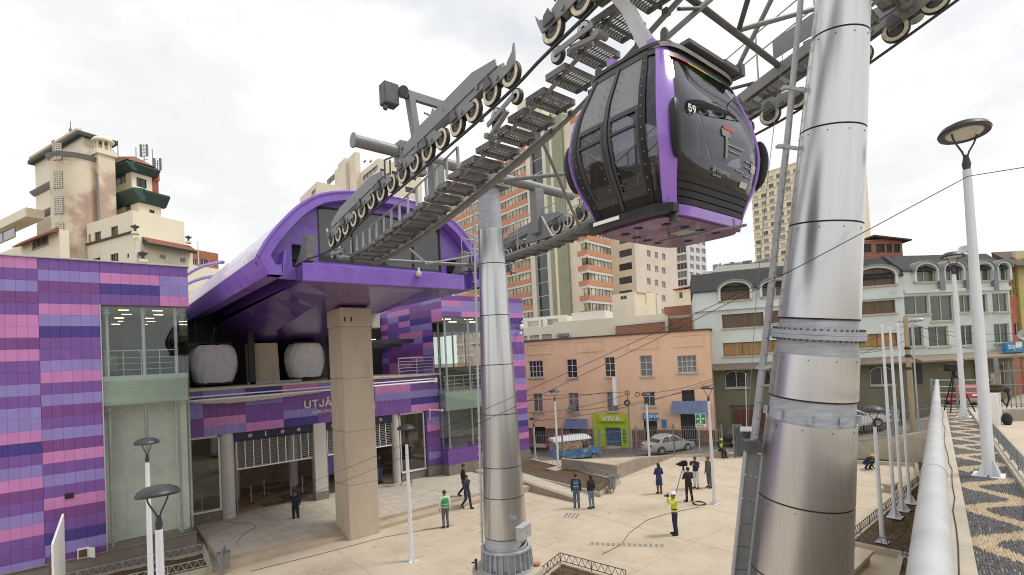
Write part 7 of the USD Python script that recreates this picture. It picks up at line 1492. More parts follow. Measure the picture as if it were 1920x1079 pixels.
# rail gate closing the walkway
t = Thing('rail_gate', 'grey tubular rail gate with horizontal bars at the far end of the walkway', 'gate', wk(27.9, -.8))
for l in (.25, -.55, -1.25, -1.65): q = MB(); q.cbox(*(wk(27.9, l) - .035), *(wk(27.9, l) + V3(.035, .035, 1.25)), .005); t.add('post', q, 'fence_grey')
q = MB()
for h in (.12, .38, .64, .9, 1.16): q.tube(wk(27.9, .25, h), wk(27.9, -1.65, h), .02, n=8)
t.add('rails', q, 'galvanised_pale', smooth=40)
# white block with the bag
b = wk(20.9, -1.2); t = Thing('stone_block', 'white square stone block beside the pebble mosaic with a bag lying on it', 'block', b)
q = MB(); q.cbox(b[0] - .22, b[1] - .16, b[2] - .05, b[0] + .2, b[1] + .14, b[2] + .96, .015); t.add('block', q, 'white_paint')
t = Thing('bag', 'olive and black shoulder bag with a strap lying on the white stone block', 'bag', b + V3(0, 0, 1.0)); mat('bag_olive', (.06, .05, .025), .8, var=.4, scale=12); mat('bag_black', (.014, .014, .02), .7)
q = MB(); q.ball(b + V3(.02, -.05, 1.06), 1, 3, (.16, .25, .10)); t.add('body', q, 'bag_olive', smooth=True); q = MB(); q.ball(b + V3(.05, -.08, 1.16), 1, 3, (.15, .2, .05)); t.add('flap', q, 'bag_olive', smooth=True)
q = MB(); q.ball(b + V3(.06, -.30, 1.04), 1, 2, (.09, .1, .09)); t.add('end_pocket', q, 'bag_black', smooth=True); q = MB(); q.path([b + V3(.05, -.3, 1.1), b + V3(.05, -.36, .8), b + V3(.02, -.30, .55), b + V3(.0, -.2, .75)], .03, 8); t.add('strap', q, 'bag_black', smooth=True)
single('backpack', 'black backpack leaning at the foot of the white stone block', 'bag', MB().ball(b + V3(.05, -.28, .17), 1, 3, (.13, .12, .2)), 'bag_black', True)
# ---- bins
def bin_(b, lab, yaw):
    t = Thing('litter_bin', lab, 'litter bin', b, yaw); c, s_ = math.cos(yaw), math.sin(yaw)
    for sg in (-1, 1): q = MB(); p = b + V3(c * .3 * sg, s_ * .3 * sg, 0); q.cbox(p[0] - .03, p[1] - .03, .002, p[0] + .03, p[1] + .03, .95, .005); t.add('post', q, 'fence_grey')
    q = MB(); q.lathe([(0, .22), (.19, .22), (.24, .80), (.225, .80), (.18, .24), (0, .24)], b, n=20); t.add('bucket', q, 'galvanised', smooth=30); q = MB(); q.lathe([(.25, .78), (.26, .80), (.25, .83), (.23, .8)], b, n=20)
    q.bar(b + V3(c * .3, s_ * .3, .93), b - V3(c * .3, s_ * .3, -.93), .05, .04); t.add('rim', q, 'fence_grey')
bin_(atz(1148, 924), 'grey litter bin hung between two posts at the corner of the planted bed', .4); bin_(atz(420, 1076), 'grey litter bin at the foot of the steps by the left bed', 1.2)
# ---- signs
mat('sign_green', (0.02, 0.22, 0.09), .45)
def evac(base, px_rect, lab, txt=True):
    b = np.asarray(base, float); F = Fac((b[0], b[1], 0), math.degrees(YAW) - 90); r = F.rect(*px_rect); t = Thing('assembly_sign', lab, 'sign', b)
    q = MB(); q.tube(b + V3(0, 0, .002), V3(b[0], b[1], r[3] - .05), .03, n=10); t.add('post', q, 'galvanised_pale', smooth=40)
    q = MB(); F.box(q, r[0], r[1], r[2], r[3], .04, .06); t.add('plate', q, 'white_paint'); q = MB(); F.box(q, r[0] + .03, r[1] + .03 + (r[3] - r[1]) * .18, r[2] - .03, r[3] - .03, .0605, .066); t.add('panel', q, 'sign_green')
    w, h = r[2] - r[0], r[3] - r[1]; cx, cz = (r[0] + r[2]) / 2, r[1] + h * .62; q = MB(); k = w * .11
    for dx, dz in ((1, 0), (-1, 0), (0, 1), (0, -1)):
        A = [(cx + dx * w * .10 + dz * k * .4, cz + dz * w * .10 + dx * k * .4), (cx + dx * w * .10 - dz * k * .4, cz + dz * w * .10 - dx * k * .4), (cx + dx * w * .25 - dz * k * .4, cz + dz * w * .25 - dx * k * .4), (cx + dx * w * .25 - dz * k, cz + dz * w * .25 - dx * k), (cx + dx * w * .4, cz + dz * w * .4), (cx + dx * w * .25 + dz * k, cz + dz * w * .25 + dx * k), (cx + dx * w * .25 + dz * k * .4, cz + dz * w * .25 + dx * k * .4)]
        P = Polygon(A); F.prism(q, P if P.is_valid else P.buffer(0), .066, .070)
    F.box(q, cx - k * .5, cz - k * .5, cx + k * .5, cz + k * .5, .066, .070); t.add('arrows', q, 'white_paint')
    if txt: sign_text(t, F, 'PUNTO DE', r[0] + w * .12, r[1] + h * .25, h * .07, .066, sx=.9); sign_text(t, F, 'ENCUENTRO', r[0] + w * .1, r[1] + h * .06, h * .075, .0605, 'sign_green', sx=.85)
evac(atz(1313, 857), (1303, 776, 1323, 801), 'green and white assembly point sign with four arrows beside the lamp near the silver car')
evac(atz(1676, 848, .4), (1663, 769, 1684, 791), 'green sign half hidden behind the flagpoles', txt=False)
# ---- benches
def bench(lab, c, z=.45):
    A, B, C_ = (atz(*p, z) for p in c); u = unit(C_ - B); L_ = np.linalg.norm(C_ - B); w = np.linalg.norm(B - A); n_ = unit(A - B); t = Thing('bench', lab, 'bench', V3(B[0], B[1], 0)); n_ = unit(n_ - u * (n_ @ u))
    q = MB(); q.obox((B + C_) / 2 + n_ * w / 2 - V3(0, 0, .05), [u, n_, V3(0, 0, 1)], (L_ / 2, w / 2, .05)); t.add('seat', q, 'step_concrete')
    for f in (.15, .85): q = MB(); p = B + u * L_ * f + n_ * w / 2; q.obox(V3(p[0], p[1], .175), [u, n_, V3(0, 0, 1)], (.10, w / 2 - .06, .174)); t.add('support', q, 'step_concrete')
bench('low concrete slab bench beside the leaning mast, nearest at the bottom right', ((1606, 1025), (1639, 1033), (1596, 1075)))
bench('low concrete slab bench farther off beside the flagpoles', ((1652, 908), (1676, 910), (1686, 903)), .42)
# ---- odds and ends round the first mast and on the plaza
q = MB(); p = atz(893, 1068, 1.5); q.tube(p, p + V3(0, 0, .25), .03); q.tube(p + V3(0, 0, .2), p + V3(-.12, .05, .22), .022); q.ball(p + V3(0, 0, .27), .05, 1); single('tap', 'small dark water tap on the footing of the first mast', 'tap', q, 'lamp_dark', 40)
p = atz(1008, 1079, 1.2); t = Thing('stand_pipe', 'short grey stand pipe with an orange cap beside the first mast', 'pipe', p); q = MB(); q.tube(p - V3(0, 0, 1.2), p + V3(0, 0, .32), .07, n=16); t.add('pipe', q, 'galvanised_pale', smooth=40); mat('orange_cap', (.45, .17, .07), .6); q = MB(); q.tube(p + V3(0, 0, .32), p + V3(0, 0, .36), .10, n=16); t.add('cap', q, 'orange_cap', smooth=40)
def slotgrid(px, lab, nx, ny, ang, w=.9, h=.5):
    c = atz(*px); t = Thing('drain_cover', lab, 'drain cover', c); e = RZ(math.radians(ang))[:3, :3].T; q = MB(); q.obox(c + V3(0, 0, .004), [e[0], e[1], e[2]], (w / 2, h / 2, .003)); t.add('plate', q, 'kerb_concrete'); q = MB()
    for i in range(nx):
        for j in range(ny): q.obox(c + e[0] * ((i + .5) / nx - .5) * w * .92 + e[1] * ((j + .5) / ny - .5) * h * .9 + V3(0, 0, .0085), [e[0], e[1], e[2]], (w / nx * .3, h / ny * .16, .001))
    t.add('slots', q, 'dark_void', kind='stuff')
slotgrid((1072, 967), 'square manhole cover on the plaza left of the hard hat photographer', 4, 4, 30, .8, .8)
slotgrid((1175, 1022), 'long slotted drain cover on the plaza, nearer one', 14, 3, -52, 3.2, .35); slotgrid((1316, 863), 'small drain cover near the seated worker', 4, 3, -40, .6, .5)
q = MB(); P = [atz(*p) + V3(0, 0, .012) for p in ((1130, 1040), (1165, 1022), (1180, 1000), (1215, 975), (1260, 962), (1310, 952))]; q.path(P, .011, 6); single('cable', 'black cable lying across the plaza to the camera crew', 'cable', q, 'wire', True)
q = MB(); P = [V3(x, y, .345) for x, y in ((5.2, 28.9), (6.0, 27.9), (6.1, 27.0), (5.3, 26.1), (4.9, 25.2))]; q.path(P, .010, 6); single('cable', 'black cable trailing over the tiles by the entrance', 'cable', q, 'wire', True)
q = MB(); P = [atz(*p) + V3(0, 0, .012) for p in ((470, 1072), (600, 1040), (720, 1008), (850, 985))]; q.path(P, .010, 6); single('cable', 'dark cable lying along the foot of the lower step', 'cable', q, 'wire', True)
q = MB(); q.box(23.6, 24.6, .18, 24.6, 25.5, .235); single('lamp_slab', 'pale square concrete slab under the lamp in the planted bed', 'slab', q, 'terrace_tile')
# tall thin slab seen edge on at the lower left
a, b_ = atd(118, 964, 18.6), atd(112, 1079, 17.5); t = Thing('site_board', 'pale board seen edge on in front of the left purple wall', 'board', V3(a[0], a[1], 0)); q = MB(); d = unit(b_ - a); hh = a[2]
q.prism(Polygon([(0, 0), (2.2, 0), (2.2, hh - .5), (0, hh)]), V3(a[0], a[1], .002), unit((-.10, -1, 0)), (0, 0, 1), unit((1, -.10, 0)), -.03, .03); t.add('panel', q, 'white_paint'); q = MB()
for k in range(8): q.box(a[0] - .12 - .03 * k, a[1] - .2 - .22 * k, .1, a[0] - .06 - .03 * k, a[1] - .1 - .22 * k, hh - .25 - .12 * k)
t.add('brace', q, 'frame_wood')
# ---- poles and wires of the street
mat('wood_pole', (.36, .28, .185), .9, var=.2, scale=4, stretch=(1, 1, .1))
pb = atd(1712, 800, 33.0); pt = atd(1695, 595, 33.0); t = Thing('utility_pole', 'brown wooden utility pole with a street light arm before the mint block', 'utility pole', V3(pb[0], pb[1], 1.0)); q = MB(); q.lathe([(.17, 0), (.13, pt[2] - 1.0), (0, pt[2] - 1.0)], V3(pb[0], pb[1], 1.0), n=12); t.add('pole', q, 'wood_pole', smooth=40)
h_ = V3(pb[0], pb[1], pt[2] - .3); q = MB(); q.bar(h_ - RT * .5, h_ + RT * .6, .06, .06); q.path([h_, h_ + RT * .5 + V3(0, 0, .1), atd(1718, 604, 32.5)], .03, 8); t.add('arm', q, 'galvanised', smooth=40); q = MB(); q.ball(atd(1722, 600, 32.4), 1, 2, (.2, .3, .12)); t.add('light_head', q, 'galvanised_pale', smooth=True)
for dz in (2.1, 2.6, 3.4): q = MB(); q.lathe([(.14, 0), (.2, .1), (.14, .2)], V3(pb[0], pb[1], pt[2] - dz), n=10); t.add('cable_coil', q, 'wire')
a, b_ = atd(1722, 790, 33.6), atd(1703, 612, 33.6); t = Thing('pole', 'thin pale metal pole right of the wooden utility pole', 'pole', a); q = MB(); q.tube(V3(a[0], a[1], a[2] - 1.5), V3(a[0], a[1], b_[2]), .05, n=8); t.add('shaft', q, 'galvanised_pale', smooth=40)
pp = atd(1183, 852, 38.2); tp_ = atd(1177, 735, 38.2); t = Thing('pole', 'grey pole with a black disc and cable rings before the lime shop', 'pole', V3(pp[0], pp[1], -.2)); q = MB(); q.tube(V3(pp[0], pp[1], -.2), V3(pp[0], pp[1], tp_[2]), .05, n=8); t.add('shaft', q, 'galvanised', smooth=40)
c = atd(1176, 756, 38.1); q = MB(); q.tube(c, c + FW * .06, .24, n=20); t.add('disc', q, 'lamp_dark', smooth=30); q = MB(); q.obox(c - FW * .02, [RT, UP, FW], (.15, .025, .01)); q.obox(c - FW * .02, [RT, UP, FW], (.025, .15, .012)); t.add('cross', q, 'galvanised_pale')
for px in ((1176, 737), (1195, 740)): c = atd(*px, 38.1); q = MB(); q.path([c + (RT * math.cos(k) + UP * math.sin(k)) * .16 for k in np.linspace(0, 6.28, 17)], .025, 6); t.add('cable_ring', q, 'wire', smooth=True)
def wirep(lab, pts, r=.012, sag=0.0):
    P = [np.asarray(p, float) for p in pts]; O = []
    for a, b in zip(P[:-1], P[1:]):
        for k in range(10): f = k / 10; O.append(a + (b - a) * f - V3(0, 0, sag * 4 * f * (1 - f)))
    O.append(P[-1]); single('overhead_wire', lab, 'wire', MB().path(O, r, 5), 'wire', True)
wirep('black wire from the tall right lamp past the leaning mast to its ladder', [atd(1990, 303, 7.6), atd(1815, 331, 8.35), atd(1640, 425, 7.75), atd(1480, 510, 7.85), atd(1452, 522, 8.3)], .007)
wirep('upper of two black wires slanting from the leaning mast down to the entrance', [atd(1452, 520, 8.4), atd(350, 990, 21.0)], .0055, .25); wirep('lower of two black wires slanting from the leaning mast down to the entrance', [atd(1452, 526, 8.4), atd(350, 1000, 21.0)], .0055, .45)
for k, (a, b_, s_) in enumerate((((985, 741), (1175, 735), .1), ((1195, 738), (1345, 707), .3), ((985, 775), (1176, 740), .3), ((1000, 790), (1345, 712), .5), ((1060, 772), (1340, 720), .3), ((985, 752), (1140, 735), .1))):
    wirep(f'sagging black street wire before the salmon building, {("uppermost left", "uppermost right", "long left", "long lower", "middle", "short left")[k]} one', [atd(*a, 39.5), atd(*b_, 38.0)], .018, s_)
for k, (a, b_, s_) in enumerate((((1345, 700), (1695, 612), .6), ((1345, 720), (1695, 625), .9), ((1697, 602), (1918, 640), .5), ((1697, 608), (1918, 625), .3), ((1697, 615), (1918, 652), .7), ((1600, 660), (1695, 640), .3))):
    wirep(f'sagging black street wire before the mint block, {("upper left", "lower left", "middle right", "upper right", "lowest right", "short left")[k]} one', [atd(*a, 36.0), atd(*b_, 33.2)], .014, s_)
# ============================================================ VEHICLES
mat('car_silver', (.55, .56, .56), .3, metal=.3, var=.03, coat=.6); mat('car_black', (.018, .019, .022), .25, var=.05, coat=.8); mat('car_white', (.68, .68, .67), .3, var=.03, coat=.6); mat('car_red', (.40, .02, .025), .3, var=.05, coat=.6)
mat('car_glass', (.02, .023, .026), .06, var=.1, spec=.9); mat('light_clear', (.6, .6, .58), .2); mat('light_red', (.35, .02, .02), .25); mat('plate_yellow', (.55, .33, .04), .5); mat('rim', (.42, .42, .43), .35, metal=.6)
def car(lab, pf, pr, m, L_=4.3, W=1.68, H=1.40, hatch=False, group=None, taxi=False):
    pf, pr = np.asarray(pf, float), np.asarray(pr, float); x = unit(pf - pr); y = unit(np.cross([0, 0, 1], x)); z = np.cross(x, y); mid = (pf + pr) / 2 + y * 0; wb = np.linalg.norm(pf - pr); k = wb / 2.6
    t = Thing('parked_car', lab, 'car', mid, group=group); G = lambda a, b, c: mid + (x * a + y * b + z * c) * k
    tr = lambda mb: mb.xf(np.block([[np.stack([x, y, z], 1) * k, mid[:, None]], [np.zeros((1, 3)), np.ones((1, 1))]]))
    def hull(pts): q = MB(); q.mesh(m3.Manifold.hull_points(np.array(pts, float))); return q
    w = W / 2; q = MB()
    S = [(-2.12, .38, .80 * w), (-2.16, .60, .90 * w), (-2.05, .86, .88 * w), (-1.3, .90, .96 * w), (.75, .88, .97 * w), (1.7, .74, .93 * w), (2.12, .62, .82 * w), (2.18, .42, .78 * w), (2.1, .25, .75 * w), (-2.05, .25, .75 * w), (0, .2, .98 * w), (0, .62, w), (1.3, .5, .99 * w), (-1.3, .55, .99 * w)]
    low = m3.Manifold.hull_points(np.array([(a, s * c, b) for a, b, c in S for s in (-1, 1)], float))
    for wx in (-1.3, 1.3):
        for s in (-1, 1): low = low - m3.Manifold.cylinder(.6, .355, .355, 28).rotate([90, 0, 0]).translate([wx, s * w + .3, .30])
    q.mesh(low); t.add('body', tr(q), m, smooth=35)
    rx = (-1.95, -1.45) if hatch else (-1.5, -.85)
    C = [(rx[0], .84, .90 * w), (rx[1], H - .03, .70 * w), (.05, H, .72 * w), (.25, H - .02, .70 * w), (1.02, .84, .88 * w)]; t.add('cabin', tr(hull([(a, s * c, b) for a, b, c in C for s in (-1, 1)])), m, smooth=25)
    for s in (-1, 1):
        def sidepane(pts): 
            q = MB(); f = lambda zz: w * (.90 - (zz - .84) / (H - .84) * .19) + .006; V = [(a, s * f(b), b) for a, b in pts] + [(a, s * (f(b) - .02), b) for a, b in pts]; n = len(pts); F_ = [[i for i in range(n)], ]
            tri = [[0, i, i + 1] for i in range(1, n - 1)]; tri = tri if s < 0 else [a[::-1] for a in tri]; q.add(V, tri + [[a[2] + n, a[1] + n, a[0] + n] for a in tri]); t.add('side_window', tr(q), 'car_glass')
        sidepane([(-.30, .90), (.86, .90), (.20, H - .1), (-.30, H - .09)]); sidepane([(rx[0] + .22, .90), (-.36, .90), (-.36, H - .09), (rx[1] + .05, H - .1)])
    for e, (a0, a1) in enumerate(((1.02, .25), rx)):
        dx = .012 if e == 0 else -.012; V = [(a0 + dx - (.06 if e == 0 else -.06), -.78 * w, .90), (a0 + dx - (.06 if e == 0 else -.06), .78 * w, .90), (a1 + dx, .62 * w, H - .06), (a1 + dx, -.62 * w, H - .06)]; q = MB(); q.add(V + [(a - dx, b, c) for a, b, c in V], [[0, 1, 2, 3], [7, 6, 5, 4]] if e == 0 else [[3, 2, 1, 0], [4, 5, 6, 7]]); t.add('windscreen' if e == 0 else 'rear_window', tr(q), 'car_glass')
    for wx in (-1.3, 1.3):
        for s in (-1, 1):
            c = V3(wx, s * (w - .10), .30); q = MB(); q.lathe([(.17, .09), (.27, .10), (.30, .06), (.30, -.06), (.27, -.10), (.17, -.09)], c, (0, s, 0), 26); p_ = t.add('wheel', tr(q), 'rubber', smooth=40); q = MB(); q.lathe([(0, .085), (.05, .09), (.06, .07), (.15, .08), (.185, .095), (.19, .05)], c, (0, s, 0), 18); t.add('rim', tr(q), 'rim', smooth=30, parent=p_)
    for s in (-1, 1):
        q = MB(); q.cbox(2.0, s * .52 * w, .52, 2.13, s * .80 * w, .66, .02); t.add('headlight', tr(q), 'light_clear'); q = MB(); q.cbox(-2.15, s * .5 * w, .62, -2.03, s * .84 * w, .78, .02); t.add('tail_light', tr(q), 'light_red')
        q = MB(); q.cbox(.75, s * (w * .92), .92, .9, s * (w * .92 + .14), 1.03, .02); t.add('mirror', tr(q), m)
    for bx in ((-2.175, -.26, .50, -2.165, .26, .62), (2.175, -.24, .36, 2.19, .24, .47)): q = MB(); q.box(*bx); t.add('number_plate', tr(q), 'plate_yellow' if taxi else 'white_paint')
    for bx in ((2.02, -.75 * w, .26, 2.2, .75 * w, .42), (-2.18, -.75 * w, .28, -2.0, .75 * w, .44)): q = MB(); q.cbox(*bx, .03); t.add('bumper', tr(q), m)
    return t
def wp(px, py, z): return atz(px, py, z)
car('silver saloon car behind the street fence before the salmon building', wp(1277, 843, -.05), wp(1229, 850, -.05), 'car_silver')
a, b_ = wp(1381, 833, .30), wp(1450, 832, .45); car('black car with a yellow plate parked before the brown garage gate', b_ + unit(b_ - a) * .0, a, 'car_black', hatch=True, taxi=True)
c = atd(1640, 798, 36.8); d = unit(FA.u * -1 + V3(0, 0, -.12)); car('white car behind the fence right of the leaning mast', c, c + d * 2.55, 'car_white')
a, b_ = atd(1826, 759, 33.0), atd(1798, 764, 35.6); d = unit(b_ - a); car('red car standing beyond the rail gate at the end of the walkway', a + d * 2.5, a, 'car_red')
# the blue minibus
pf, pr = wp(1115, 864, -.75), wp(1057, 870, -.75); x = unit(pf - pr); y = unit(np.cross([0, 0, 1], x)); mid = (pf + pr) / 2 + y * .0; k = np.linalg.norm(pf - pr) / 3.2
t = Thing('bus', 'painted blue bonneted minibus with a white roof behind the street fence', 'bus', mid); M_ = np.eye(4); M_[:3, :3] = np.stack([x, y, V3(0, 0, 1)], 1) * k; M_[:3, 3] = mid + y * 0.95 * k
mat('bus_blue', (.07, .20, .40), .35, ramp=[(.25, (.03, .09, .24)), (.45, (.07, .20, .42)), (.55, (.10, .30, .55)), (.62, (.5, .55, .58)), (.68, (.08, .22, .42))], var=0, scale=1.6, coat=.4, detail=3)
mat('bus_side', (.05, .2, .4), .4, ramp=[(.3, (.03, .10, .26)), (.45, (.06, .22, .42)), (.52, (.45, .16, .04)), (.6, (.62, .55, .42)), (.7, (.04, .14, .3))], var=0, scale=3.4, detail=2); mat('bus_roof', (.62, .63, .66), .45, var=.05, coat=.3); mat('poster', (.4, .2, .08), .5, ramp=[(.3, (.05, .08, .12)), (.45, (.5, .22, .05)), (.6, (.6, .5, .38)), (.7, (.12, .1, .1))], var=0, scale=5, detail=2)
tr = lambda mb: mb.xf(M_)
q = MB(); q.mesh(m3.Manifold.hull_points(np.array([(a, s * b, c) for a, b, c in ((-2.35, .88, .42), (-2.45, .93, 1.0), (-2.42, .93, 1.25), (1.35, .95, 1.25), (1.35, .95, .42), (-2.3, .9, .40)) for s in (-1, 1)], float))); t.add('body', tr(q), 'bus_blue', smooth=30)
q = MB(); q.mesh(m3.Manifold.hull_points(np.array([(a, s * b, c) for a, b, c in ((-2.40, .90, 1.26), (-2.34, .86, 2.12), (1.05, .86, 2.18), (1.36, .92, 1.26)) for s in (-1, 1)], float))); t.add('upper_body', tr(q), 'bus_side', smooth=30)
q = MB(); q.mesh(m3.Manifold.hull_points(np.array([(a, s * b, c) for a, b, c in ((-2.48, .9, 2.1), (-2.42, .7, 2.36), (-1, .66, 2.46), (1.2, .70, 2.50), (1.45, .86, 2.26), (1.38, .9, 2.16)) for s in (-1, 1)], float))); t.add('roof', tr(q), 'bus_roof', smooth=40)
q = MB(); q.mesh(m3.Manifold.hull_points(np.array([(a, s * b, c) for a, b, c in ((1.3, .86, .5), (1.3, .88, 1.30), (2.35, .62, 1.18), (2.5, .6, .95), (2.48, .62, .5)) for s in (-1, 1)], float))); t.add('bonnet', tr(q), 'bus_blue', smooth=35)
for i in range(5):
    for s in (-1, 1): q = MB(); q.box(-2.25 + i * .68, s * .915 - .012, 1.36, -1.67 + i * .68, s * .915 + .012, 1.98); t.add('window', tr(q), 'car_glass' if i in (4,) else 'poster')
q = MB(); q.add([(1.38, -.8, 1.32), (1.38, .8, 1.32), (1.10, .76, 2.1), (1.10, -.76, 2.1)] + [(1.36, -.8, 1.32), (1.36, .8, 1.32), (1.08, .76, 2.1), (1.08, -.76, 2.1)], [[0, 1, 2, 3], [7, 6, 5, 4]]); t.add('windscreen', tr(q), 'car_glass')
for wx in (-1.6, 1.6):
    for s in (-1, 1):
        c = V3(wx, s * .86, .40); q = MB(); q.lathe([(.24, .12), (.36, .13), (.40, .08), (.40, -.08), (.36, -.12), (.24, -.1)], c, (0, s, 0), 26); p_ = t.add('wheel', tr(q), 'rubber', smooth=40); q = MB(); q.lathe([(0, .05), (.08, .07), (.1, .04), (.22, .10), (.26, .125)], c, (0, s, 0), 20); t.add('rim', tr(q), 'rim', smooth=30, parent=p_)
for s in (-1, 1): q = MB(); q.mesh(m3.Manifold.hull_points(np.array([(a, s * b, c) for a, b, c in ((1.1, .98, .62), (1.25, 1.0, .90), (1.9, .99, .90), (2.15, .95, .60), (1.1, .6, .62), (1.25, .6, .9), (1.9, .6, .9), (2.15, .6, .6))], float))); t.add('mudguard', tr(q), 'bus_blue', smooth=30)
q = MB(); q.cbox(2.46, -.8, .45, 2.6, .8, .62, .02); t.add('bumper', tr(q), 'galvanised_pale')
for s in (-1, 1): q = MB(); q.lathe([(0, .06), (.1, .05), (.11, 0)], V3(2.42, s * .5, .86), (1, 0, 0), 14); t.add('headlight', tr(q), 'light_clear', smooth=40)
# ============================================================ PEOPLE
mat('skin', (.30, .165, .105), .55, var=.06, scale=8); mat('hair', (.012, .010, .009), .55, var=.2); mat('eye', (.01, .01, .01), .3); mat('lips', (.22, .08, .065), .6)
CLO = {}
def cloth(name, c, rough=.8, var=.12):
    if name not in L: mat(name, c, rough, var=var, scale=9, bump=.25, bscale=30)
    return name
cloth('cloth_black', (.013, .013, .015)); cloth('cloth_navy', (.018, .024, .05)); cloth('cloth_darkblue', (.02, .035, .10)); cloth('cloth_grey', (.10, .10, .11)); cloth('cloth_green', (.035, .30, .09)); cloth('denim', (.075, .12, .22)); cloth('denim_pale', (.13, .19, .28)); cloth('cloth_white', (.62, .62, .60)); cloth('hi_vis', (.55, .68, .06)); cloth('cloth_brown', (.20, .09, .045)); cloth('cloth_blue', (.04, .22, .52)); cloth('shoe_black', (.012, .012, .012)); cloth('shoe_brown', (.07, .035, .02)); cloth('helmet_yellow', (.62, .50, .02), .35); cloth('helmet_white', (.75, .75, .73), .35); cloth('cap_red', (.30, .035, .025)); cloth('reflective', (.6, .62, .6), .4); cloth('cloth_taupe', (.16, .13, .11)); cloth('bag_cream', (.6, .55, .45))
_sph = m3.Manifold.sphere(1.0, 14)
def S(c, r): return _sph.scale([r, r, r]).translate([float(v) for v in c]) if np.ndim(r) == 0 else _sph.scale([float(v) for v in r]).translate([float(v) for v in c])
def blob(parts, rl=.035, it=6):
    u = m3.Manifold.batch_boolean(parts, m3.OpType.Add).refine_to_length(rl); q = u.to_mesh(); tm = trimesh.Trimesh(q.vert_properties[:, :3], q.tri_verts, process=True)
    trimesh.smoothing.filter_taubin(tm, .5, .53, it); return tm
def hull(*a): return m3.Manifold.batch_hull([S(c, r) for c, r in a])
BASE = dict(pel=(0, 0, .93), hipL=(0, .085, .91), hipR=(0, -.085, .91), kneL=(.015, .095, .50), kneR=(.015, -.095, .50), ankL=(-.02, .10, .085), ankR=(-.02, -.10, .085), toeL=(.15, .125, .035), toeR=(.15, -.125, .035),
            wai=(.0, 0, 1.08), che=(-.01, 0, 1.30), shL=(-.015, .175, 1.415), shR=(-.015, -.175, 1.415), elL=(-.03, .225, 1.13), elR=(-.03, -.225, 1.13), wrL=(.05, .22, .89), wrR=(.05, -.22, .89), nek=(-.01, 0, 1.49), hed=(.015, 0, 1.625))
def person(label, base, face_px=None, yaw=None, H=1.72, pose=None, top='cloth_black', legs='cloth_black', shoes='shoe_black', hair='short', hat=None, vest=None, sleeve=None, skirt=False, fem=False, coat_len=0.0, extra=None, lean=None, group=None, look=0.0, legskin=False):
    b = np.asarray(base, float); J = {k: np.array(v, float) for k, v in BASE.items()}
    if fem:
        for k in ('shL', 'shR'): J[k][1] *= .86
        for k in ('elL', 'elR', 'wrL', 'wrR'): J[k][1] *= .9
    for k, v in (pose or {}).items(): J[k] = np.array(v, float)
    s = H / 1.735; t = Thing('person', label, 'person', b, yaw, group); R3 = RZ(yaw)[:3, :3]
    def put(name, tm, m, smooth=True, parent=None):
        v = (np.asarray(tm.vertices) * s) @ R3.T + b; q = MB(); q.add(v, tm.faces); return t.add(name, q, m, smooth=smooth, parent=parent)
    hp = {}
    # hands
    def hand(w, e, side):
        d = unit(w - e); up_ = unit(np.cross(d, (0, 1, 0))) if abs(d[1]) < .9 else V3(0, 0, 1); lat = np.cross(d, up_)
        P = [hull((w, .026), (w + d * .045 + up_ * .02, .018), (w + d * .045 - up_ * .022, .017), (w + d * .085 + up_ * .025, .013), (w + d * .085 - up_ * .025, .012))]
        for i, (o, ln) in enumerate(((.027, .062), (.009, .070), (-.009, .066), (-.026, .052))):
            a = w + d * .085 + up_ * o; m_ = a + d * ln * .55 + lat * side * .006; e_ = m_ + d * ln * .40 + lat * side * .022; P += [hull((a, .0095), (m_, .009)), hull((m_, .009), (e_, .008))]
        a = w + d * .03 + up_ * .024; m_ = a + up_ * .028 + d * .03; P += [hull((a, .012), (m_, .010)), hull((m_, .010), (m_ + d * .03 + lat * side * .01, .009))]
        return P
    hv = J['hed'] - J['nek']; c, n_ = J['hed'], J['nek']
    fx = V3(math.cos(look), math.sin(look), 0); fl = V3(-fx[1], fx[0], 0)
    body = [hull((c + V3(0, 0, .03), (.098, .078, .095)), (c + fx * .025 - V3(0, 0, .055), (.062, .052, .06))), hull((n_ - V3(0, 0, .03), .058), (c - V3(0, 0, .05) - fx * .015, .052)), hull((c + fx * .095 + V3(0, 0, .012), .010), (c + fx * .108 - V3(0, 0, .022), .014)), hull((c + fx * .075 - V3(0, 0, .10), .02), (c + fx * .06 - V3(0, 0, .075), .03))]
    for sg in (-1, 1): body.append(hull((c + fl * .078 * sg + V3(0, 0, .015), (.016, .010, .025)), (c + fl * .083 * sg - V3(0, 0, .012), (.010, .008, .014))))
    body += [hull((J['pel'], (.10, .145, .09)), (J['wai'], (.088, .125, .08))), hull((J['wai'], (.088, .125, .08)), (J['che'], (.105, .145, .11))), hull((J['che'], (.10, .14, .10)), (J['shL'], .055), (J['shR'], .055), (n_, .058))]
    for q_ in 'LR':
        sd = 1 if q_ == 'L' else -1
        body += [hull((J['sh' + q_], .052), (J['el' + q_], .038)), hull((J['el' + q_], .037), (J['wr' + q_], .026)), hull((J['hip' + q_], .085), (J['kne' + q_], .052)), hull((J['kne' + q_], .052), ((J['kne' + q_] * .65 + J['ank' + q_] * .35) - V3(.02, 0, 0), .05), (J['ank' + q_], .036)), hull((J['ank' + q_], .036), (J['toe' + q_], .026))]
        body += hand(J['wr' + q_], J['el' + q_], -sd)
    put('body', blob(body, .022, 5), 'skin')
    # face
    q = [S(c + fx * .088 + fl * .034 * sg + V3(0, 0, .018), .010) for sg in (-1, 1)]; put('eyes', blob(q, .02, 0), 'eye'); put('mouth', blob([hull((c + fx * .090 + fl * .02 - V3(0, 0, .058), .006), (c + fx * .090 - fl * .02 - V3(0, 0, .058), .006))], .02, 0), 'lips')
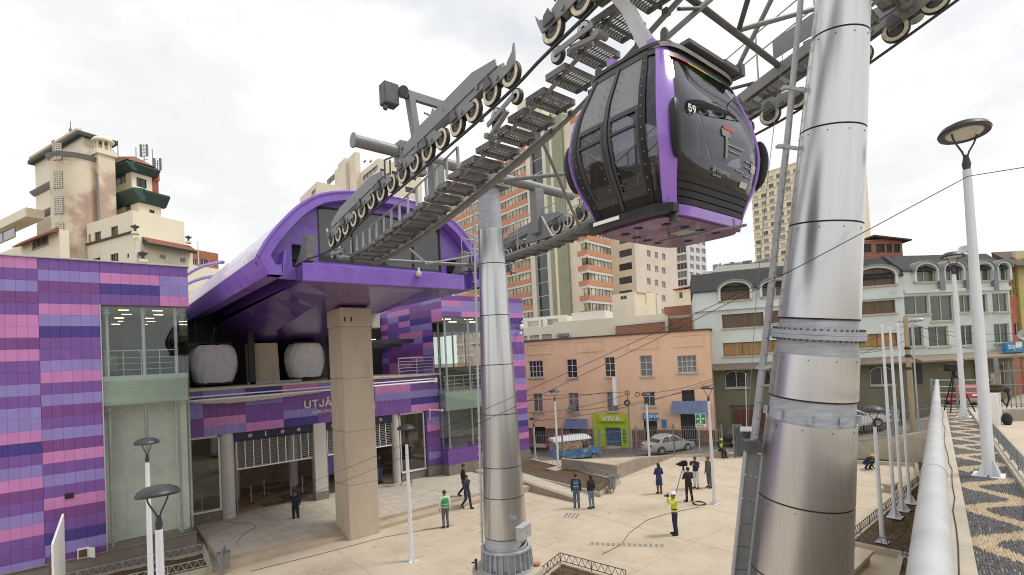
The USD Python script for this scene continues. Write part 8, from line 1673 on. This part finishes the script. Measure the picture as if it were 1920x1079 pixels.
    # hair
    if hair:
        hh = m3.Manifold.batch_boolean([S(c + V3(0, 0, .035) - fx * .008, (.108, .092, .105))], m3.OpType.Add)
        cutc = c + fx * .075 - V3(0, 0, .04); hh = hh - S(cutc, (.10, .10, .105)).translate([0, 0, 0]); parts = [hh]
        if hair == 'long': parts.append(hull((c - fx * .05 + V3(0, 0, .03), (.06, .085, .06)), (c - fx * .075 - V3(0, 0, .12), (.045, .095, .06)), (c - fx * .10 - V3(0, 0, .34), (.03, .085, .05))))
        put('hair', blob(parts, .03, 3), 'hair')
    if hat in ('helmet_white', 'helmet_yellow'):
        hh = S(c + V3(0, 0, .05), (.135, .118, .105)).trim_by_plane([0, 0, 1], float(c[2] + .04)); brim = m3.Manifold.batch_hull([S(c + V3(0, 0, .045), (.14, .122, .008)), S(c + fx * .13 + V3(0, 0, .038), (.05, .07, .006))]); rid = hull((c - fx * .09 + V3(0, 0, .13), .015), (c + fx * .08 + V3(0, 0, .14), .015), (c + V3(0, 0, .155), .014)); put('helmet', blob([hh, brim, rid], .03, 2), hat)
    elif hat: hh = S(c + V3(0, 0, .05), (.112, .098, .095)).trim_by_plane([0, 0, 1], float(c[2] + .045)); brim = hull((c + fx * .09 + V3(0, 0, .052), (.02, .06, .006)), (c + fx * .155 + V3(0, 0, .04), (.02, .045, .006))); put('cap', blob([hh, brim], .03, 2), hat)
    # trousers or legs
    if not legskin:
        tr_ = [hull((J['pel'] + V3(0, 0, .06), (.108, .152, .06)), (J['hipL'], (.10, .095, .09)), (J['hipR'], (.10, .095, .09)))]
        for q_ in 'LR': tr_ += [hull((J['hip' + q_], .098), (J['kne' + q_], .070)), hull((J['kne' + q_], .068), (J['ank' + q_] + V3(0, 0, .02), .058))]
        put('trousers', blob(tr_), legs)
    if skirt or coat_len:
        k_ = J['pel'] - V3(0, 0, coat_len or .4); put('coat_skirt', blob([hull((J['wai'], (.11, .14, .06)), (J['pel'], (.13, .17, .06)), (k_, (.16 if fem else .14, .21 if fem else .18, .03)))]), top)
    sh_ = []
    for q_ in 'LR': sh_.append(hull((J['ank' + q_] - V3(.02, 0, .015), (.046, .042, .05)), (J['toe' + q_], (.045, .045, .033)), (J['ank' + q_] - V3(.035, 0, .05), (.035, .035, .03))).trim_by_plane([0, 0, 1], float(min(J['toe' + q_][2] - .033, J['ank' + q_][2] - .083))))
    put('shoes', blob(sh_, .03, 2), shoes)
    # jacket
    jk = [hull((J['pel'] + V3(0, 0, .04), (.122, .165, .07)), (J['wai'], (.115, .15, .08))), hull((J['wai'], (.115, .15, .08)), (J['che'], (.128, .168, .11))), hull((J['che'], (.125, .16, .10)), (J['shL'], .073), (J['shR'], .073), (n_ - V3(0, 0, .015), (.07, .075, .045)))]
    ar = []
    for q_ in 'LR': ar += [hull((J['sh' + q_], .075), (J['el' + q_], .056)), hull((J['el' + q_], .055), (J['wr' + q_], .042))]
    if sleeve and sleeve != top: put('jacket', blob(jk), top); put('sleeves', blob(ar), sleeve)
    else: put('jacket', blob(jk + ar), top)
    if vest:
        vk = [hull((J['pel'] + V3(0, 0, .08), (.135, .178, .05)), (J['wai'], (.128, .163, .08))), hull((J['wai'], (.128, .163, .08)), (J['che'], (.141, .181, .11))), hull((J['che'], (.138, .173, .10)), (J['shL'] - V3(0, .03, -.01), .07), (J['shR'] + V3(0, .03, .01), .07))]; put('vest', blob(vk), vest)
        put('reflective_band', blob([hull((J['wai'] + V3(0, 0, .03), (.139, .176, .018)), (J['wai'] + V3(0, 0, .05), (.14, .178, .018)))], .04, 1), 'reflective')
    if extra: extra(t, J, put, fx, fl)
    return t
def facing(b, px, py, z=0.0): d = atz(px, py, z) - np.asarray(b); return math.atan2(d[1], d[0])
away = math.atan2(FW[1], FW[0])
walk = dict(kneL=(.14, .09, .50), ankL=(.16, .10, .09), toeL=(.33, .11, .045), kneR=(-.02, -.09, .49), ankR=(-.32, -.10, .15), toeR=(-.19, -.11, .04), elL=(-.12, .22, 1.14), wrL=(-.10, .22, .90), elR=(.06, -.22, 1.14), wrR=(.20, -.20, .93))
phone = dict(elR=(.10, -.25, 1.22), wrR=(.13, -.11, 1.50)); cross_ = dict(elL=(.02, .25, 1.14), wrL=(.20, .06, 1.12), elR=(.02, -.25, 1.14), wrR=(.22, -.02, 1.15))
# guard before the entrance
def radio(t, J, put, fx, fl): put('radio', blob([hull((J['wrR'] + V3(.02, .01, .07), .02), (J['wrR'] + V3(.02, .01, .16), .018))], .03, 0), 'shoe_black')
b = atz(555, 985); person('guard in black uniform and cap standing before the half open grille, arm raised', b, yaw=facing(b, 700, 1100), pose=dict(elR=(.08, -.24, 1.25), wrR=(.16, -.08, 1.47), elL=(.0, .24, 1.15), wrL=(.16, .14, 1.02), kneL=(.05, .1, .5), ankL=(.06, .11, .085), toeL=(.22, .13, .035)), hat='cloth_black', extra=radio)
b = atz(836, 990); person('person in a green waistcoat and grey trousers seen from behind on the plaza', b, yaw=away + .4, top='cloth_white', vest='cloth_green', legs='cloth_grey', pose=dict(elL=(-.02, .25, 1.15), wrL=(.1, .23, .93)))
b = atz(871, 930, .34) * V3(1, 1, 0) + V3(0, 0, .34); person('person in a long black coat walking left of the first mast, the farther one', b, yaw=facing(b, 1000, 930), pose=walk, top='cloth_black', coat_len=.25)
b = atz(877, 953, .17) * V3(1, 1, 0) + V3(0, 0, .0); b = atz(877, 954); person('person in a dark navy suit stepping down left of the first mast', b, yaw=facing(b, 1000, 985), pose=dict(walk, kneL=(.10, .09, .50)), top='cloth_navy', legs='cloth_navy')
def backpatch(t, J, put, fx, fl):
    put('vest_panel', blob([hull((J['che'] - V3(.15, .10, -.03), (.012, .03, .02)), (J['che'] - V3(.15, -.10, -.03), (.012, .03, .02)), (J['che'] - V3(.15, .10, .04), (.012, .03, .02)), (J['che'] - V3(.15, -.10, .04), (.012, .03, .02)))], .04, 1), 'cloth_blue')
b = atz(1082, 953); person('person in blue jeans and dark waistcoat with a blue back panel, seen from behind', b, yaw=away - .1, top='cloth_navy', legs='denim', vest='cloth_grey', extra=backpatch)
def handbag(t, J, put, fx, fl): put('bag', blob([hull((J['wrL'] + V3(.0, .02, -.03), (.04, .07, .05)), (J['wrL'] + V3(0, .02, .16), (.03, .05, .05)))], .04, 1), 'bag_cream')
b = atz(1110, 954); person('woman with long black hair, pale jeans and a cream bag, right of the couple', b, yaw=away + .5, H=1.66, fem=True, hair='long', top='cloth_black', legs='denim_pale', extra=handbag)
b = atz(1237, 926); person('woman in a dark blue coat and tan tights with long black hair', b, yaw=away + .2, H=1.64, fem=True, hair='long', top='cloth_darkblue', coat_len=.42, legs='cloth_brown', shoes='shoe_brown', pose=cross_)
# camera crew
def cam_body(t, J, put, fx, fl): pass
b = atz(1293, 941); person('camera operator in a black leather jacket seen from behind at the tripod', b, yaw=away + .15, H=1.74, top='cloth_black', pose=dict(elL=(.06, .25, 1.18), wrL=(.26, .12, 1.22), elR=(.06, -.25, 1.18), wrR=(.28, -.12, 1.25), ankL=(-.02, .15, .085), toeL=(.14, .19, .035), ankR=(-.02, -.15, .085), toeR=(.14, -.19, .035), kneL=(.02, .12, .5), kneR=(.02, -.12, .5)))
b2 = atz(1306, 916); person('camera assistant in a navy jacket and white trousers behind the video camera', b2, yaw=facing(b2, 1250, 940), H=1.74, top='cloth_navy', legs='cloth_white', pose=dict(elR=(.16, -.20, 1.30), wrR=(.32, -.10, 1.48), elL=(.1, .23, 1.2), wrL=(.3, .1, 1.36)))
tb = atz(1284, 925); t = Thing('video_camera', 'black video camera on a tripod between the two camera crew members', 'video camera', tb); hd_ = tb + V3(0, 0, 1.45)
for k in range(3): a = k * 2.094 + .4; q = MB(); q.tube(tb + V3(math.cos(a) * .5, math.sin(a) * .5, .01), tb + V3(math.cos(a) * .05, math.sin(a) * .05, 1.3), .018, n=8); t.add('leg', q, 'cabin_black')
q = MB(); q.tube(tb + V3(0, 0, 1.25), hd_, .05); t.add('head', q, 'cabin_black'); q = MB(); e = RZ(2.6)[:3, :3].T; q.obox(hd_ + V3(0, 0, .12), [e[0], e[1], e[2]], (.22, .08, .11)); q.tube(hd_ + V3(0, 0, .13) + e[0] * .2, hd_ + V3(0, 0, .13) + e[0] * .38, .06, n=14); q.obox(hd_ + V3(0, 0, .27) - e[0] * .05, [e[0], e[1], e[2]], (.15, .02, .03)); t.add('camera_body', q, 'cabin_black')
rb_ = atz(1311, 945) + V3(0, 0, .02); q = MB(); q.path([rb_ + V3(math.cos(a) * .30, math.sin(a) * .30, .015 * math.sin(3 * a)) for a in np.linspace(0, 6.283, 25)], .035, 8); single('cable_coil', 'coil of black cable on the ground at the foot of the lamp by the crew', 'cable', q, 'wire', True)
b = atz(1331, 915); person('person in grey coat and red cap standing behind the lamp by the crew', b, yaw=facing(b, 1250, 930), H=1.72, top='cloth_grey', legs='cloth_grey', hat='cap_red', coat_len=.1)
def cam_h(t, J, put, fx, fl): put('camera', blob([hull((J['wrR'] + V3(.04, .05, .05), .045), (J['wrR'] + V3(.04, .14, .05), .045)), hull((J['wrR'] + V3(.06, .1, .05), .04), (J['wrR'] + V3(.16, .1, .05), .035))], .04, 1), 'shoe_black'); put('sash', blob([hull((J['pel'] + V3(0, 0, .12), (.125, .168, .02)), (J['pel'] + V3(0, 0, .16), (.125, .168, .02)))], .05, 1), 'cloth_navy')
b = atz(1267, 1003); person('photographer in a white hard hat and bright yellow jacket, dark trousers, holding a camera up', b, yaw=facing(b, 1150, 1010), H=1.76, top='hi_vis', legs='cloth_navy', hat='helmet_white', pose=dict(elR=(.18, -.20, 1.32), wrR=(.20, -.10, 1.56), elL=(.18, .20, 1.32), wrL=(.24, .06, 1.54)), extra=cam_h)
seat = atz(1352, 857); sitp = dict(pel=(0, 0, .53), hipL=(0, .085, .50), hipR=(0, -.085, .50), kneL=(.42, .12, .50), kneR=(.42, -.10, .52), ankL=(.40, .14, .085), ankR=(.44, -.12, .085), toeL=(.57, .16, .035), toeR=(.61, -.13, .035), wai=(.0, 0, .68), che=(.05, 0, .90), shL=(.06, .175, 1.01), shR=(.06, -.175, 1.01), elL=(.18, .22, .75), elR=(.18, -.22, .75), wrL=(.36, .08, .60), wrR=(.36, -.06, .60), nek=(.08, 0, 1.08), hed=(.13, 0, 1.20))
person('seated worker in a yellow hard hat and yellow waistcoat by the folded gate', seat, yaw=facing(seat, 1420, 880), H=1.72, pose=sitp, top='cloth_black', vest='hi_vis', hat='helmet_yellow')
q = MB(); q.obox(seat + V3(.02, .05, .21), RZ(.6)[:3, :3].T, (.35, .5, .205)); single('kerb_block', 'low concrete block under the seated worker by the folded gate', 'block', q, 'wall_concrete')
cr = atz(1627, 880); crp = dict(pel=(-.12, 0, .36), hipL=(-.12, .085, .34), hipR=(-.12, -.085, .34), kneL=(.26, .14, .46), kneR=(.24, -.14, .44), ankL=(.02, .12, .085), ankR=(-.02, -.12, .09), toeL=(.18, .14, .035), toeR=(.15, -.14, .035), wai=(-.04, 0, .48), che=(.14, 0, .64), shL=(.24, .175, .72), shR=(.24, -.175, .72), elL=(.40, .2, .50), elR=(.40, -.2, .48), wrL=(.52, .1, .28), wrR=(.50, -.08, .22), nek=(.30, 0, .76), hed=(.39, 0, .83))
person('crouching worker in navy overalls and a yellow hard hat working on the ground', cr, yaw=facing(cr, 1690, 895), H=1.74, pose=crp, top='cloth_navy', legs='cloth_navy', hat='helmet_yellow')
b = atz(832, 850, .34); b = V3(16.2, 31.2, .336); b = V3(15.0, 30.6, .336); person('person in dark clothes just inside the entrance behind the concrete pillar', V3(14.1, 30.6, .338), yaw=-1.2, top='cloth_navy', legs='denim')
# camera on tripod at the end of the walkway
tb = wk(25.6, -.45); t = Thing('video_camera', 'black video camera on a tall tripod at the far end of the walkway', 'video camera', tb); hd_ = tb + V3(0, 0, 1.55)
for k in range(3): a = k * 2.094 + .9; q = MB(); q.tube(tb + V3(math.cos(a) * .55, math.sin(a) * .55, .0), tb + V3(math.cos(a) * .06, math.sin(a) * .06, 1.4), .022, n=8); t.add('leg', q, 'cabin_black')
q = MB(); q.tube(tb + V3(0, 0, 1.3), hd_, .06); t.add('head', q, 'cabin_black'); q = MB(); q.obox(hd_ + V3(0, 0, .14), [RT, FW, V3(0, 0, 1)], (.26, .12, .13)); q.tube(hd_ + V3(0, 0, .15) + RT * .22, hd_ + V3(0, 0, .2) + RT * .4, .07, n=14); q.tube(hd_ + V3(0, 0, .06) - RT * .2, hd_ + V3(0, 0, .06) - RT * .6, .014); t.add('camera_body', q, 'cabin_black'); q = MB(); q.obox(hd_ + V3(.0, 0, .42) + RT * .18, [unit(RT + V3(0, 0, -.35)), FW, UP], (.2, .05, .04)); t.add('microphone', q, 'galvanised_pale')
# loudspeaker on a tripod by the entrance
tb = V3(15.0, 28.6, .338); t = Thing('loudspeaker', 'black loudspeaker on a tripod stand beside the right glazed bay of the entrance', 'loudspeaker', tb)
for k in range(3): a = k * 2.094 + .5; q = MB(); q.tube(tb + V3(math.cos(a) * .5, math.sin(a) * .5, .005), tb + V3(0, 0, .55), .018, n=8); t.add('leg', q, 'cabin_black')
q = MB(); q.tube(tb + V3(0, 0, .2), tb + V3(0, 0, 1.6), .025); t.add('pole', q, 'cabin_black'); q = MB(); q.cbox(tb[0] - .22, tb[1] - .2, 1.9, tb[0] + .22, tb[1] + .2, 2.75, .03); t.add('cabinet', q, 'cabin_black')
